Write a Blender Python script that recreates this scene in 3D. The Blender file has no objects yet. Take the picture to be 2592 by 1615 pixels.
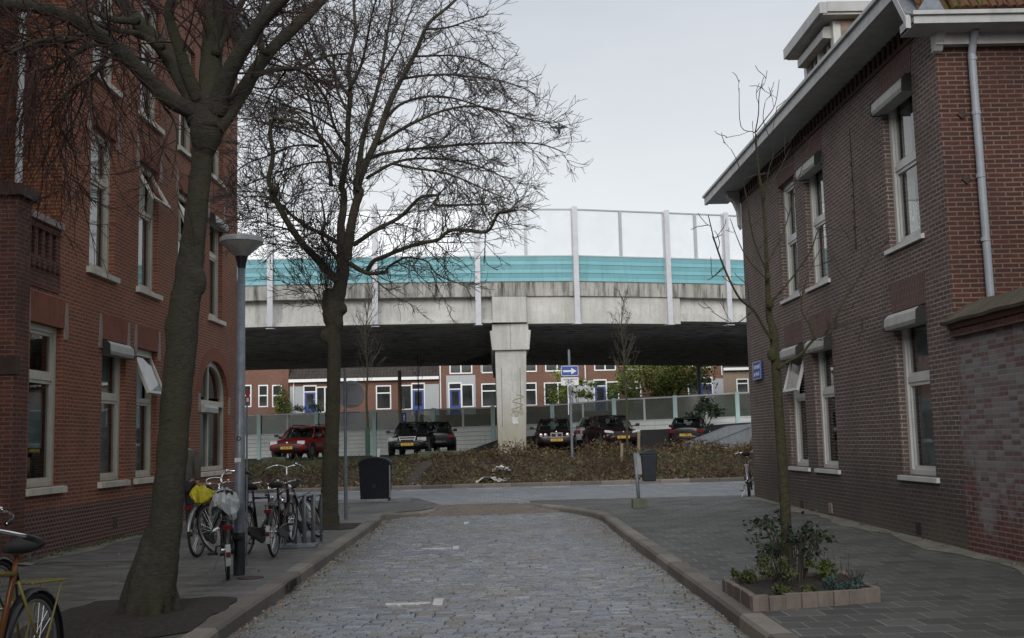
import bpy, math, random
import numpy as np
from mathutils import Vector, Matrix, Euler
R = math.radians
PI = math.pi
rnd = random.Random(7)
sc = bpy.context.scene
COL = sc.collection

# ------------------------------------------------------------------ camera
F = 2800.0; CX, CY = 1296.0, 807.5; EYE = 1.6
cd = Vector(((1255 - CX) / F, (1120 - CY) / F, 1.0)).normalized()
cu = Vector((-0.022, -1.0, 0.0)); cu = (cu - cd * cu.dot(cd)).normalized()
cr = cd.cross(cu)
def ray(px, py):
    c = Vector(((px - CX) / F, (py - CY) / F, 1.0))
    return Vector((c.dot(cr), c.dot(cd), c.dot(cu)))
def at(px, py, Y):
    """point of the street at distance Y seen at photo pixel px, py"""
    w = ray(px, py); t = Y / w.y
    return Vector((w.x * t, Y, EYE + w.z * t))
cam_d = bpy.data.cameras.new('camera'); cam = bpy.data.objects.new('camera', cam_d); COL.objects.link(cam)
cam_d.sensor_width = 36.0; cam_d.lens = 36.0 * F / 2592.0
cam_d.clip_start = 0.1; cam_d.clip_end = 3000
# world axes expressed through camera axes: rows of (cr,cd,cu) give world X,Y,Z
m3 = Matrix((cr, cd, cu))          # camera(x right,y down,z fwd) -> world
cam.matrix_world = (m3 @ Matrix(((1, 0, 0), (0, -1, 0), (0, 0, -1)))).to_4x4()
cam.location = (0, 0, EYE)
sc.camera = cam

# ------------------------------------------------------------------ materials
def new_mat(name):
    m = bpy.data.materials.new(name); m.use_nodes = True
    nt = m.node_tree; nt.nodes.clear()
    out = nt.nodes.new('ShaderNodeOutputMaterial'); b = nt.nodes.new('ShaderNodeBsdfPrincipled')
    nt.links.new(b.outputs[0], out.inputs[0])
    return m, nt, b, out
def N(nt, t, **kw):
    n = nt.nodes.new(t)
    for k, v in kw.items():
        if k in n.inputs: n.inputs[k].default_value = v
        else: setattr(n, k, v)
    return n
def mixc(nt, fac, a, b, mode='MIX'):
    n = nt.nodes.new('ShaderNodeMix'); n.data_type = 'RGBA'; n.blend_type = mode
    for sock, v in ((n.inputs[0], fac), (n.inputs[6], a), (n.inputs[7], b)):
        if hasattr(v, 'is_output') or isinstance(v, bpy.types.NodeSocket): nt.links.new(v, sock)
        elif isinstance(v, (int, float)): sock.default_value = v
        else: sock.default_value = (v[0], v[1], v[2], 1)
    return n.outputs[2]
def ramp(nt, src, stops):
    n = nt.nodes.new('ShaderNodeValToRGB'); cr_ = n.color_ramp
    while len(cr_.elements) < len(stops): cr_.elements.new(0.5)
    for e, (p, c) in zip(cr_.elements, stops):
        e.position = p; e.color = (c[0], c[1], c[2], 1) if not isinstance(c, (int, float)) else (c, c, c, 1)
    nt.links.new(src, n.inputs[0]); return n.outputs[0]
def noise(nt, vec, scale, detail=4, rough=.6, dim='3D'):
    n = N(nt, 'ShaderNodeTexNoise'); n.inputs['Scale'].default_value = scale; n.inputs['Detail'].default_value = detail
    n.inputs['Roughness'].default_value = rough
    if vec is not None: nt.links.new(vec, n.inputs['Vector'])
    return n.outputs['Fac']
def bump(nt, h, b, strength=.4, dist=.01):
    n = N(nt, 'ShaderNodeBump'); n.inputs['Strength'].default_value = strength; n.inputs['Distance'].default_value = dist
    nt.links.new(h, n.inputs['Height']); nt.links.new(n.outputs[0], b.inputs['Normal'])
def obj_vec(nt, scale=None):
    t = N(nt, 'ShaderNodeTexCoord')
    if scale is None: return t.outputs['Object']
    mp = N(nt, 'ShaderNodeMapping'); mp.inputs['Scale'].default_value = scale
    nt.links.new(t.outputs['Object'], mp.inputs[0]); return mp.outputs[0]

def plain(name, col, rough=.6, metal=0., var=.18, vscale=6., spec=.5, dirt=None, bumps=0.):
    m, nt, b, out = new_mat(name)
    v = obj_vec(nt)
    nz = noise(nt, v, vscale, 5)
    lo = [max(0, c * (1 - var)) for c in col]; hi = [min(1, c * (1 + var)) for c in col]
    c = ramp(nt, nz, [(.3, lo), (.7, hi)])
    if dirt:
        d = noise(nt, obj_vec(nt, (1, 1, .35)), dirt[1], 6, .7)
        f = ramp(nt, d, [(.45, 0.), (.7, dirt[2])])
        c = mixc(nt, f, c, dirt[0])
    nt.links.new(c, b.inputs['Base Color'])
    b.inputs['Roughness'].default_value = rough; b.inputs['Metallic'].default_value = metal
    b.inputs['Specular IOR Level'].default_value = spec
    if bumps: bump(nt, noise(nt, v, vscale * 5, 4), b, bumps, .01)
    return m

def brick(name, c1, c2, mortar, bw=.21, bh=.06, ms=.009, rot=False, stain=None, off=.5, dark=.35, mortar_var=.5, bump_s=.35, rough=.85, spec=.25, extra=None):
    m, nt, b, out = new_mat(name)
    t = N(nt, 'ShaderNodeTexCoord'); mp = N(nt, 'ShaderNodeMapping')
    if rot: mp.inputs['Rotation'].default_value = (0, 0, PI / 2)
    nt.links.new(t.outputs['UV'], mp.inputs[0])
    # slight wobble so courses are not ruler straight
    nw = N(nt, 'ShaderNodeTexNoise'); nw.inputs['Scale'].default_value = 3.0; nt.links.new(mp.outputs[0], nw.inputs['Vector'])
    sub = N(nt, 'ShaderNodeVectorMath', operation='MULTIPLY_ADD'); nt.links.new(nw.outputs['Color'], sub.inputs[0])
    sub.inputs[1].default_value = (.012, .012, 0); nt.links.new(mp.outputs[0], sub.inputs[2])
    br = N(nt, 'ShaderNodeTexBrick'); br.offset = off
    br.inputs['Scale'].default_value = 1.0; br.inputs['Brick Width'].default_value = bw; br.inputs['Row Height'].default_value = bh
    br.inputs['Mortar Size'].default_value = ms; br.inputs['Mortar Smooth'].default_value = .25; br.inputs['Bias'].default_value = -.1
    br.inputs['Color1'].default_value = (*c1, 1); br.inputs['Color2'].default_value = (*c2, 1)
    nt.links.new(sub.outputs[0], br.inputs['Vector'])
    big = noise(nt, mp.outputs[0], .55, 6, .65); med = noise(nt, mp.outputs[0], 3.2, 5, .65); fine = noise(nt, mp.outputs[0], 40, 4, .7)
    mo = mixc(nt, ramp(nt, med, [(.35, 0.), (.7, mortar_var)]), mortar, [a * .35 for a in c1])
    nt.links.new(mo, br.inputs['Mortar'])
    c = br.outputs['Color']
    c = mixc(nt, ramp(nt, big, [(.35, 0.), (.72, dark)]), c, [a * .3 for a in c1])
    f2 = ramp(nt, med, [(.3, .75), (.7, 1.2)])
    c = mixc(nt, .8, c, f2, 'MULTIPLY')
    c = mixc(nt, .5, c, ramp(nt, fine, [(.3, .65), (.7, 1.3)]), 'MULTIPLY')
    if stain:
        sn = noise(nt, obj_vec(nt, (1, 1, .55)), stain[1], 7, .72)
        c = mixc(nt, ramp(nt, sn, [(stain[2], 0.), (stain[3], stain[4])]), c, stain[0])
    if extra: c = extra(nt, c, t)
    nt.links.new(c, b.inputs['Base Color'])
    b.inputs['Roughness'].default_value = rough; b.inputs['Specular IOR Level'].default_value = spec
    inv = N(nt, 'ShaderNodeMath', operation='MULTIPLY_ADD'); nt.links.new(br.outputs['Fac'], inv.inputs[0]); inv.inputs[1].default_value = -1.0
    nt.links.new(fine, inv.inputs[2])
    bump(nt, inv.outputs[0], b, bump_s, .008)
    return m

def glass_mat(name, tint=(.8, .85, .85), rough=.02, trans=.75, diff=(.3, .33, .33), dfac=0.0, f0=.11):
    m, nt, b, out = new_mat(name)
    nt.nodes.remove(b)
    ge = N(nt, 'ShaderNodeNewGeometry'); dt = N(nt, 'ShaderNodeVectorMath', operation='DOT_PRODUCT'); nt.links.new(ge.outputs['Normal'], dt.inputs[0]); nt.links.new(ge.outputs['Incoming'], dt.inputs[1])
    ab = N(nt, 'ShaderNodeMath', operation='ABSOLUTE'); nt.links.new(dt.outputs['Value'], ab.inputs[0])
    om = N(nt, 'ShaderNodeMath', operation='SUBTRACT'); om.inputs[0].default_value = 1.0; nt.links.new(ab.outputs[0], om.inputs[1])
    pw = N(nt, 'ShaderNodeMath', operation='POWER'); nt.links.new(om.outputs[0], pw.inputs[0]); pw.inputs[1].default_value = 4.0
    fr = N(nt, 'ShaderNodeMath', operation='MULTIPLY_ADD'); nt.links.new(pw.outputs[0], fr.inputs[0]); fr.inputs[1].default_value = 1 - f0; fr.inputs[2].default_value = f0
    tr = N(nt, 'ShaderNodeBsdfTransparent'); tr.inputs[0].default_value = (*[t * trans for t in tint], 1)
    gl = N(nt, 'ShaderNodeBsdfGlossy'); gl.inputs['Roughness'].default_value = rough
    base = tr.outputs[0]
    if dfac > 0:
        df = N(nt, 'ShaderNodeBsdfDiffuse'); 
        nz = noise(nt, obj_vec(nt), 2.2, 5)
        nt.links.new(ramp(nt, nz, [(.3, [d * .8 for d in diff]), (.7, [d * 1.15 for d in diff])]), df.inputs[0])
        mx = N(nt, 'ShaderNodeMixShader'); mx.inputs[0].default_value = dfac
        nt.links.new(tr.outputs[0], mx.inputs[1]); nt.links.new(df.outputs[0], mx.inputs[2]); base = mx.outputs[0]
    ms = N(nt, 'ShaderNodeMixShader'); nt.links.new(fr.outputs[0], ms.inputs[0]); nt.links.new(base, ms.inputs[1]); nt.links.new(gl.outputs[0], ms.inputs[2])
    nt.links.new(ms.outputs[0], out.inputs[0])
    return m

def leaf_mat(name, stops, rough=.6, nscale=.5, nmix=.5, spec=.3):
    """colour varies leaf by leaf and clump by clump"""
    m, nt, b, out = new_mat(name)
    g = N(nt, 'ShaderNodeNewGeometry')
    nz = noise(nt, obj_vec(nt), nscale, 3)
    a = N(nt, 'ShaderNodeMath', operation='MULTIPLY'); nt.links.new(g.outputs['Random Per Island'], a.inputs[0]); a.inputs[1].default_value = 1 - nmix
    r_ = N(nt, 'ShaderNodeMapRange'); nt.links.new(nz, r_.inputs[0]); r_.inputs[1].default_value = .3; r_.inputs[2].default_value = .7; r_.inputs[4].default_value = nmix
    s = N(nt, 'ShaderNodeMath', operation='ADD'); nt.links.new(a.outputs[0], s.inputs[0]); nt.links.new(r_.outputs[0], s.inputs[1])
    nt.links.new(ramp(nt, s.outputs[0], stops), b.inputs['Base Color'])
    b.inputs['Roughness'].default_value = rough; b.inputs['Specular IOR Level'].default_value = spec
    return m

M = {}
def whitewash(nt, c, t):
    # old limewash left in a patch on the garden wall and the building corner
    v = N(nt, 'ShaderNodeNewGeometry').outputs['Position']
    sp = N(nt, 'ShaderNodeSeparateXYZ'); nt.links.new(v, sp.inputs[0])
    nz = noise(nt, obj_vec(nt, (1, 1, .6)), 1.3, 7, .7); nf = noise(nt, v, 9, 6, .75)
    a = N(nt, 'ShaderNodeMapRange'); nt.links.new(sp.outputs['Y'], a.inputs[0]); a.inputs[1].default_value = 13.75; a.inputs[2].default_value = 12.9
    a2 = N(nt, 'ShaderNodeMapRange'); nt.links.new(sp.outputs['Y'], a2.inputs[0]); a2.inputs[1].default_value = 11.0; a2.inputs[2].default_value = 12.2
    mz = N(nt, 'ShaderNodeMapRange'); nt.links.new(sp.outputs['Z'], mz.inputs[0]); mz.inputs[1].default_value = .2; mz.inputs[2].default_value = 1.6
    m1 = N(nt, 'ShaderNodeMath', operation='MULTIPLY'); nt.links.new(a.outputs[0], m1.inputs[0]); nt.links.new(a2.outputs[0], m1.inputs[1])
    m1b = N(nt, 'ShaderNodeMath', operation='MULTIPLY_ADD'); nt.links.new(m1.outputs[0], m1b.inputs[0]); nt.links.new(mz.outputs[0], m1b.inputs[1]); m1b.inputs[2].default_value = .0
    m2 = N(nt, 'ShaderNodeMath', operation='MULTIPLY_ADD'); nt.links.new(m1b.outputs[0], m2.inputs[0]); m2.inputs[1].default_value = .42; nt.links.new(nz, m2.inputs[2])
    m3_ = N(nt, 'ShaderNodeMath', operation='MULTIPLY_ADD'); nt.links.new(nf, m3_.inputs[0]); m3_.inputs[1].default_value = .55; nt.links.new(m2.outputs[0], m3_.inputs[2])
    mk = ramp(nt, m3_.outputs[0], [(.84, 0.), (1.10, 1.)])
    uvm = N(nt, 'ShaderNodeMapping'); uvm.inputs['Scale'].default_value = (4.8, 16.7, 1); nt.links.new(t.outputs['UV'], uvm.inputs[0])
    fl = N(nt, 'ShaderNodeVectorMath', operation='FLOOR'); nt.links.new(uvm.outputs[0], fl.inputs[0])
    wn = N(nt, 'ShaderNodeTexWhiteNoise', noise_dimensions='2D'); nt.links.new(fl.outputs[0], wn.inputs['Vector'])
    mm = N(nt, 'ShaderNodeMath', operation='MULTIPLY'); nt.links.new(mk, mm.inputs[0]); nt.links.new(ramp(nt, wn.outputs['Value'], [(.1, .18), (.9, .68)]), mm.inputs[1])
    return mixc(nt, mm.outputs[0], c, (.27, .28, .28))

def damp(nt, c, t):
    # soot and damp darkening the lowest courses, algae at the very foot
    pos = N(nt, 'ShaderNodeNewGeometry').outputs['Position']; sp = N(nt, 'ShaderNodeSeparateXYZ'); nt.links.new(pos, sp.inputs[0])
    mp = N(nt, 'ShaderNodeMapping'); mp.inputs['Scale'].default_value = (1, 1, .45); nt.links.new(pos, mp.inputs[0]); nz = noise(nt, mp.outputs[0], 1.1, 6, .7)
    a = N(nt, 'ShaderNodeMath', operation='MULTIPLY_ADD'); nt.links.new(nz, a.inputs[0]); a.inputs[1].default_value = -1.6; nt.links.new(sp.outputs['Z'], a.inputs[2])
    r1_ = N(nt, 'ShaderNodeMapRange'); nt.links.new(a.outputs[0], r1_.inputs[0]); r1_.inputs[1].default_value = .75; r1_.inputs[2].default_value = -.1; r1_.inputs[4].default_value = .62
    c = mixc(nt, r1_.outputs[0], c, (.055, .047, .042))
    r2_ = N(nt, 'ShaderNodeMapRange'); nt.links.new(a.outputs[0], r2_.inputs[0]); r2_.inputs[1].default_value = -.25; r2_.inputs[2].default_value = -.6; r2_.inputs[4].default_value = .5
    return mixc(nt, r2_.outputs[0], c, (.12, .115, .09))
M['brick_left'] = brick('brick_left', (.25, .083, .049), (.17, .060, .042), (.38, .26, .18), dark=.3, stain=((.10, .06, .06), .5, .5, .8, .55))
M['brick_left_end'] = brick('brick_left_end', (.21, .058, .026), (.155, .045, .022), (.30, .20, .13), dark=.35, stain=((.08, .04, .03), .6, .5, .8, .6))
M['soldier_left'] = brick('soldier_left', (.27, .085, .05), (.20, .065, .045), (.20, .12, .09), rot=True, dark=.25)
M['plinth_left'] = brick('plinth_left', (.105, .045, .04), (.07, .03, .03), (.26, .20, .17), bw=.11, ms=.010, dark=.3, mortar_var=.35, stain=((.10, .095, .075), .9, .52, .75, .5))
M['brick_pier'] = brick('brick_pier', (.16, .055, .04), (.10, .04, .035), (.22, .17, .14), dark=.5, stain=((.03, .028, .025), .9, .45, .7, .8))
M['brick_right'] = brick('brick_right', (.158, .108, .096), (.106, .080, .072), (.46, .41, .37), dark=.35, mortar_var=.75, ms=.008, extra=damp, stain=((.07, .062, .055), .45, .5, .75, .7))
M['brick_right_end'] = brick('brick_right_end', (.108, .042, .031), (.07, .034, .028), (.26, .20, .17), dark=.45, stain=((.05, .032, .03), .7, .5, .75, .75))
M['soldier_right'] = brick('soldier_right', (.15, .085, .075), (.11, .065, .058), (.22, .18, .16), rot=True, dark=.3)
M['frieze'] = brick('frieze', (.10, .05, .045), (.075, .04, .036), (.12, .09, .08), rot=True, dark=.4)
M['brick_garden'] = brick('brick_garden', (.17, .06, .05), (.10, .05, .045), (.26, .24, .22), dark=.45, mortar_var=.45, extra=whitewash)
M['brick_house'] = brick('brick_house', (.22, .092, .062), (.15, .068, .05), (.28, .22, .18), dark=.25, bump_s=.1)
M['frame_cream'] = plain('frame_cream', (.50, .48, .41), .45, var=.08, dirt=((.25, .23, .19), 4, .35))
M['eaves_paint'] = plain('eaves_paint', (.44, .45, .45), .5, var=.1, dirt=((.2, .2, .19), 3, .5))
M['frame_white'] = plain('frame_white', (.56, .57, .55), .4, var=.06, dirt=((.33, .33, .3), 3, .35))
M['pvc_white'] = plain('pvc_white', (.82, .83, .83), .4, var=.04)
M['sill'] = plain('sill', (.52, .50, .43), .6, var=.12, dirt=((.16, .15, .11), 5, .5))
M['blind_box'] = plain('blind_box', (.38, .38, .36), .5, var=.1, dirt=((.18, .18, .16), 6, .4))
M['stone_grey'] = plain('stone_grey', (.25, .21, .19), .8, var=.2, bumps=.3)
M['glass'] = glass_mat('window_glass', trans=.7)
M['glass_dark'] = glass_mat('dark_glass', trans=.35)
M['curtain'] = plain('curtain', (.72, .72, .64), .9, var=.15, vscale=14)
M['curtain_blue'] = plain('curtain_blue', (.42, .50, .52), .9, var=.12, vscale=3)
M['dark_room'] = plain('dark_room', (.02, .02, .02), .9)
M['zinc'] = plain('zinc', (.26, .30, .34), .45, .5, var=.12)
M['pipe_grey'] = plain('pipe_grey', (.30, .33, .37), .5, 0, var=.12)
M['pipe_white'] = plain('pipe_white', (.50, .52, .54), .5, var=.1)
M['iron'] = plain('iron', (.055, .035, .03), .7, .3, var=.3)
M['black_paint'] = plain('black_paint', (.012, .012, .014), .4, var=.3)
M['tyre'] = plain('tyre', (.012, .012, .012), .85)
M['chrome'] = plain('chrome', (.72, .72, .72), .18, 1., var=.1)
M['chrome_trim'] = plain('chrome_trim', (.74, .75, .76), .3, .25, var=.05)
M['galv'] = plain('galvanised', (.19, .22, .25), .5, .35, var=.2, vscale=14)
M['lamp_shade'] = plain('lamp_shade', (.36, .36, .34), .35, var=.15, dirt=((.12, .12, .1), 8, .5))
M['roof_tile'] = brick('roof_tile', (.14, .06, .03), (.09, .055, .035), (.03, .02, .02), bw=.24, bh=.33, ms=.015, off=0, dark=.4, stain=((.10, .105, .02), 2.5, .48, .62, .8))
M['roof_dark'] = brick('roof_dark', (.075, .062, .055), (.055, .05, .047), (.02, .02, .02), bw=.25, bh=.32, ms=.02, off=0, dark=.3)
M['lead'] = plain('lead', (.20, .22, .25), .5, .3, var=.3, vscale=8)
M['render_panel'] = plain('render_panel', (.42, .44, .46), .8, var=.06)
M['stucco'] = plain('stucco', (.28, .22, .17), .9, var=.25, vscale=14, bumps=.4)
M['blue_door'] = plain('blue_door', (.025, .06, .30), .4, var=.1)
M['sign_blue'] = plain('sign_blue', (.012, .055, .33), .4, var=.06)
M['sign_white'] = plain('sign_white', (.72, .73, .74), .4, var=.04)
M['sign_back'] = plain('sign_back', (.17, .18, .20), .45, .3, var=.12)
M['ink'] = plain('ink', (.01, .01, .01), .6)
M['plate_yellow'] = plain('plate_yellow', (.62, .40, .04), .5, var=.08)
M['red_lens'] = plain('red_lens', (.13, .008, .010), .2, var=.1)
M['lens'] = plain('lamp_lens', (.55, .57, .58), .12, .3, var=.25, vscale=30)
M['white_paint'] = plain('road_paint', (.62, .62, .60), .7, var=.15, vscale=20, dirt=((.2, .2, .2), 12, .6))
M['plastic_bag'] = plain('plastic_bag', (.36, .39, .40), .35, var=.12)
M['yellow_bag'] = plain('yellow_bag', (.42, .36, .015), .4, var=.2)
M['container'] = plain('container_blue', (.008, .010, .020), .55, var=.2, vscale=12, spec=.2, dirt=((.02, .022, .026), 5, .5))
M['bin_grey'] = plain('bin_grey', (.020, .025, .033), .55, var=.2, spec=.3)
M['steel'] = plain('steel', (.24, .24, .25), .4, .7, var=.15)
M['wood_stake'] = plain('wood_stake', (.25, .20, .13), .85, var=.25, vscale=14)
M['soil'] = plain('soil', (.020, .016, .012), .95, var=.6, vscale=14, bumps=1.0, dirt=((.075, .062, .042), 26, .6))
M['paper'] = plain('paper', (.62, .63, .62), .7, var=.15)

# ---- ground materials
def setts(name, c1, c2, joint, bw, bh, ms, patches, rough=(.4, .7), bs=.6, rot=False, wear=None, wob=.02, shift=False):
    m, nt, b, out = new_mat(name)
    t = N(nt, 'ShaderNodeTexCoord'); mp = N(nt, 'ShaderNodeMapping')
    if rot: mp.inputs['Rotation'].default_value = (0, 0, PI / 2)
    nt.links.new(t.outputs['UV'], mp.inputs[0])
    nw = N(nt, 'ShaderNodeTexNoise'); nw.inputs['Scale'].default_value = 2.2; nw.inputs['Detail'].default_value = 3; nt.links.new(mp.outputs[0], nw.inputs['Vector'])
    sub = N(nt, 'ShaderNodeVectorMath', operation='MULTIPLY_ADD'); nt.links.new(nw.outputs['Color'], sub.inputs[0])
    sub.inputs[1].default_value = (wob * 2, wob * 2, 0); nt.links.new(mp.outputs[0], sub.inputs[2])
    if shift:
        sp_ = N(nt, 'ShaderNodeSeparateXYZ'); nt.links.new(sub.outputs[0], sp_.inputs[0])
        dv_ = N(nt, 'ShaderNodeMath', operation='DIVIDE'); nt.links.new(sp_.outputs['Y'], dv_.inputs[0]); dv_.inputs[1].default_value = bh
        fl_ = N(nt, 'ShaderNodeMath', operation='FLOOR'); nt.links.new(dv_.outputs[0], fl_.inputs[0])
        wn_ = N(nt, 'ShaderNodeTexWhiteNoise', noise_dimensions='1D'); nt.links.new(fl_.outputs[0], wn_.inputs['W'])
        sh_ = N(nt, 'ShaderNodeMath', operation='MULTIPLY'); nt.links.new(wn_.outputs['Value'], sh_.inputs[0]); sh_.inputs[1].default_value = bw
        cb_ = N(nt, 'ShaderNodeCombineXYZ'); nt.links.new(sh_.outputs[0], cb_.inputs[0])
        sub2 = N(nt, 'ShaderNodeVectorMath', operation='ADD'); nt.links.new(sub.outputs[0], sub2.inputs[0]); nt.links.new(cb_.outputs[0], sub2.inputs[1]); sub = sub2
    br = N(nt, 'ShaderNodeTexBrick'); br.offset = 0.0 if shift else .5
    br.inputs['Scale'].default_value = 1.0; br.inputs['Brick Width'].default_value = bw; br.inputs['Row Height'].default_value = bh
    br.inputs['Mortar Size'].default_value = ms; br.inputs['Mortar Smooth'].default_value = .6; br.inputs['Bias'].default_value = 0
    br.inputs['Color1'].default_value = (*c1, 1); br.inputs['Color2'].default_value = (*c2, 1); br.inputs['Mortar'].default_value = (*joint, 1)
    nt.links.new(sub.outputs[0], br.inputs['Vector'])
    # a second, differently seeded brick grid gives every stone its own tone
    br2 = N(nt, 'ShaderNodeTexBrick'); br2.offset = 0.0 if shift else .5
    for k, v in (('Scale', 1.0), ('Brick Width', bw), ('Row Height', bh), ('Mortar Size', 0.0), ('Bias', .0)): br2.inputs[k].default_value = v
    br2.inputs['Color1'].default_value = (.55, .55, .55, 1); br2.inputs['Color2'].default_value = (1.35, 1.35, 1.4, 1)
    ofs = N(nt, 'ShaderNodeVectorMath', operation='ADD'); nt.links.new(sub.outputs[0], ofs.inputs[0]); ofs.inputs[1].default_value = (bw * 62, bh * 34, 0)
    nt.links.new(ofs.outputs[0], br2.inputs['Vector'])
    c = mixc(nt, .75, br.outputs['Color'], br2.outputs['Color'], 'MULTIPLY')
    med = noise(nt, mp.outputs[0], 1.1, 5, .65); big = noise(nt, mp.outputs[0], .28, 4, .6); fine = noise(nt, mp.outputs[0], 55, 4, .7)
    for col, src, lo, hi, am in patches:
        c = mixc(nt, ramp(nt, {'m': med, 'b': big}[src], [(lo, 0.), (hi, am)]), c, col)
    c = mixc(nt, .55, c, ramp(nt, fine, [(.3, .6), (.7, 1.35)]), 'MULTIPLY')
    if wear: c = wear(nt, c)
    nt.links.new(c, b.inputs['Base Color'])
    rr = ramp(nt, med, [(.3, rough[0]), (.7, rough[1])]); nt.links.new(rr, b.inputs['Roughness'])
    h = N(nt, 'ShaderNodeMath', operation='MULTIPLY_ADD'); nt.links.new(br.outputs['Fac'], h.inputs[0]); h.inputs[1].default_value = -1.0
    h2 = N(nt, 'ShaderNodeMath', operation='MULTIPLY_ADD'); nt.links.new(br2.outputs['Color'], h2.inputs[0]); h2.inputs[1].default_value = .35
    f3 = noise(nt, mp.outputs[0], 16, 3, .6)
    f4 = N(nt, 'ShaderNodeMath', operation='MULTIPLY'); nt.links.new(f3, f4.inputs[0]); f4.inputs[1].default_value = 1.1
    nt.links.new(f4.outputs[0], h2.inputs[2]); nt.links.new(h2.outputs[0], h.inputs[2])
    bump(nt, h.outputs[0], b, bs, .02)
    return m
def road_wear(nt, c):
    # mossy dirt gathered along the two gutters
    sp = N(nt, 'ShaderNodeSeparateXYZ'); nt.links.new(obj_vec(nt), sp.inputs[0])
    ax = N(nt, 'ShaderNodeMath', operation='ADD'); nt.links.new(sp.outputs['X'], ax.inputs[0]); ax.inputs[1].default_value = .16
    ab = N(nt, 'ShaderNodeMath', operation='ABSOLUTE'); nt.links.new(ax.outputs[0], ab.inputs[0])
    nz = noise(nt, obj_vec(nt, (1, .5, 1)), 1.6, 6, .7)
    ad = N(nt, 'ShaderNodeMath', operation='MULTIPLY_ADD'); nt.links.new(nz, ad.inputs[0]); ad.inputs[1].default_value = 1.1; nt.links.new(ab.outputs[0], ad.inputs[2])
    return mixc(nt, ramp(nt, N01(nt, ad.outputs[0], 1.9, 2.9), [(0, 0.), (1, .75)]), c, (.085, .075, .05))
def N01(nt, src, lo, hi):
    r_ = N(nt, 'ShaderNodeMapRange'); nt.links.new(src, r_.inputs[0]); r_.inputs[1].default_value = lo; r_.inputs[2].default_value = hi
    return r_.outputs[0]
M['road'] = setts('road', (.245, .272, .315), (.14, .15, .165), (.058, .055, .05), .19, .095, .009,
    [((.16, .135, .10), 'b', .50, .72, .5), ((.15, .175, .26), 'm', .50, .72, .55), ((.17, .16, .125), 'm', .40, .26, .3)], rough=(.2, .45), bs=1.0, wear=road_wear, shift=True)
def cobble():
    m, nt, b, out = new_mat('cobble')
    g = N(nt, 'ShaderNodeNewGeometry'); v = obj_vec(nt)
    c = ramp(nt, g.outputs['Random Per Island'], [(.0, (.105, .112, .12)), (.2, (.165, .182, .212)), (.42, (.225, .248, .275)), (.6, (.155, .168, .215)), (.78, (.21, .213, .21)), (.9, (.165, .15, .125)), (1., (.30, .318, .335))])
    med = noise(nt, v, 1.1, 5, .65); big = noise(nt, v, .30, 4, .6); fine = noise(nt, v, 60, 5, .75)
    c = mixc(nt, ramp(nt, big, [(.48, 0.), (.70, .5)]), c, (.12, .102, .075))
    c = mixc(nt, ramp(nt, med, [(.52, 0.), (.74, .45)]), c, (.095, .112, .18))
    c = mixc(nt, .6, c, ramp(nt, fine, [(.3, .6), (.7, 1.35)]), 'MULTIPLY')
    c = road_wear(nt, c); nt.links.new(c, b.inputs['Base Color'])
    nt.links.new(ramp(nt, noise(nt, v, 9, 4), [(.3, .16), (.7, .42)]), b.inputs['Roughness'])
    bump(nt, noise(nt, v, 34, 4, .7), b, .4, .01); return m
M['cobble'] = cobble()
M['joint_sand'] = plain('joint_sand', (.062, .058, .05), .95, var=.3, vscale=6, dirt=((.10, .09, .06), 1.2, .6))
M['ramp_brick'] = setts('ramp_brick', (.20, .14, .10), (.13, .10, .085), (.05, .04, .03), .2, .1, .012, [((.24, .20, .13), 'm', .45, .7, .6)], rough=(.5, .8), shift=True)
M['pavement'] = setts('pavement', (.092, .091, .086), (.064, .064, .063), (.22, .21, .18), .30, .30, .009,
    [((.055, .06, .045), 'b', .42, .66, .7), ((.16, .155, .14), 'm', .55, .8, .45)], rough=(.55, .85), bs=.25, wob=.006)
M['pavement_small'] = setts('pavement_small', (.130, .126, .117), (.082, .082, .080), (.19, .18, .16), .30, .15, .008,
    [((.055, .06, .045), 'b', .45, .68, .6), ((.19, .185, .17), 'm', .55, .8, .5)], rough=(.42, .75), bs=.25, wob=.008)
M['cross_street'] = setts('cross_street', (.29, .305, .33), (.21, .222, .24), (.09, .09, .085), .21, .105, .010,
    [((.11, .11, .105), 'b', .50, .7, .5), ((.28, .28, .27), 'm', .5, .75, .5)], rough=(.42, .7), bs=.25)
M['kerb'] = setts('kerb', (.21, .185, .155), (.17, .15, .125), (.05, .045, .04), 1.0, 5.0, .012,
    [((.09, .085, .06), 'm', .5, .72, .6), ((.25, .21, .17), 'm', .45, .2, .0)], rough=(.6, .9), bs=.3, wob=.002)
M['dust_strip'] = plain('dust_strip', (.165, .155, .13), .95, var=.3, vscale=5, dirt=((.06, .065, .04), 1.2, .7), bumps=.3)
M['asphalt'] = plain('asphalt', (.06, .06, .06), .85, var=.25, vscale=8, bumps=.3)
M['earth'] = plain('earth', (.065, .052, .036), .95, var=.35, vscale=5, dirt=((.05, .06, .022), 1.2, .7), bumps=.6)
M['path_dirt'] = plain('path_dirt', (.062, .055, .045), .95, var=.25, vscale=8)
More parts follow.
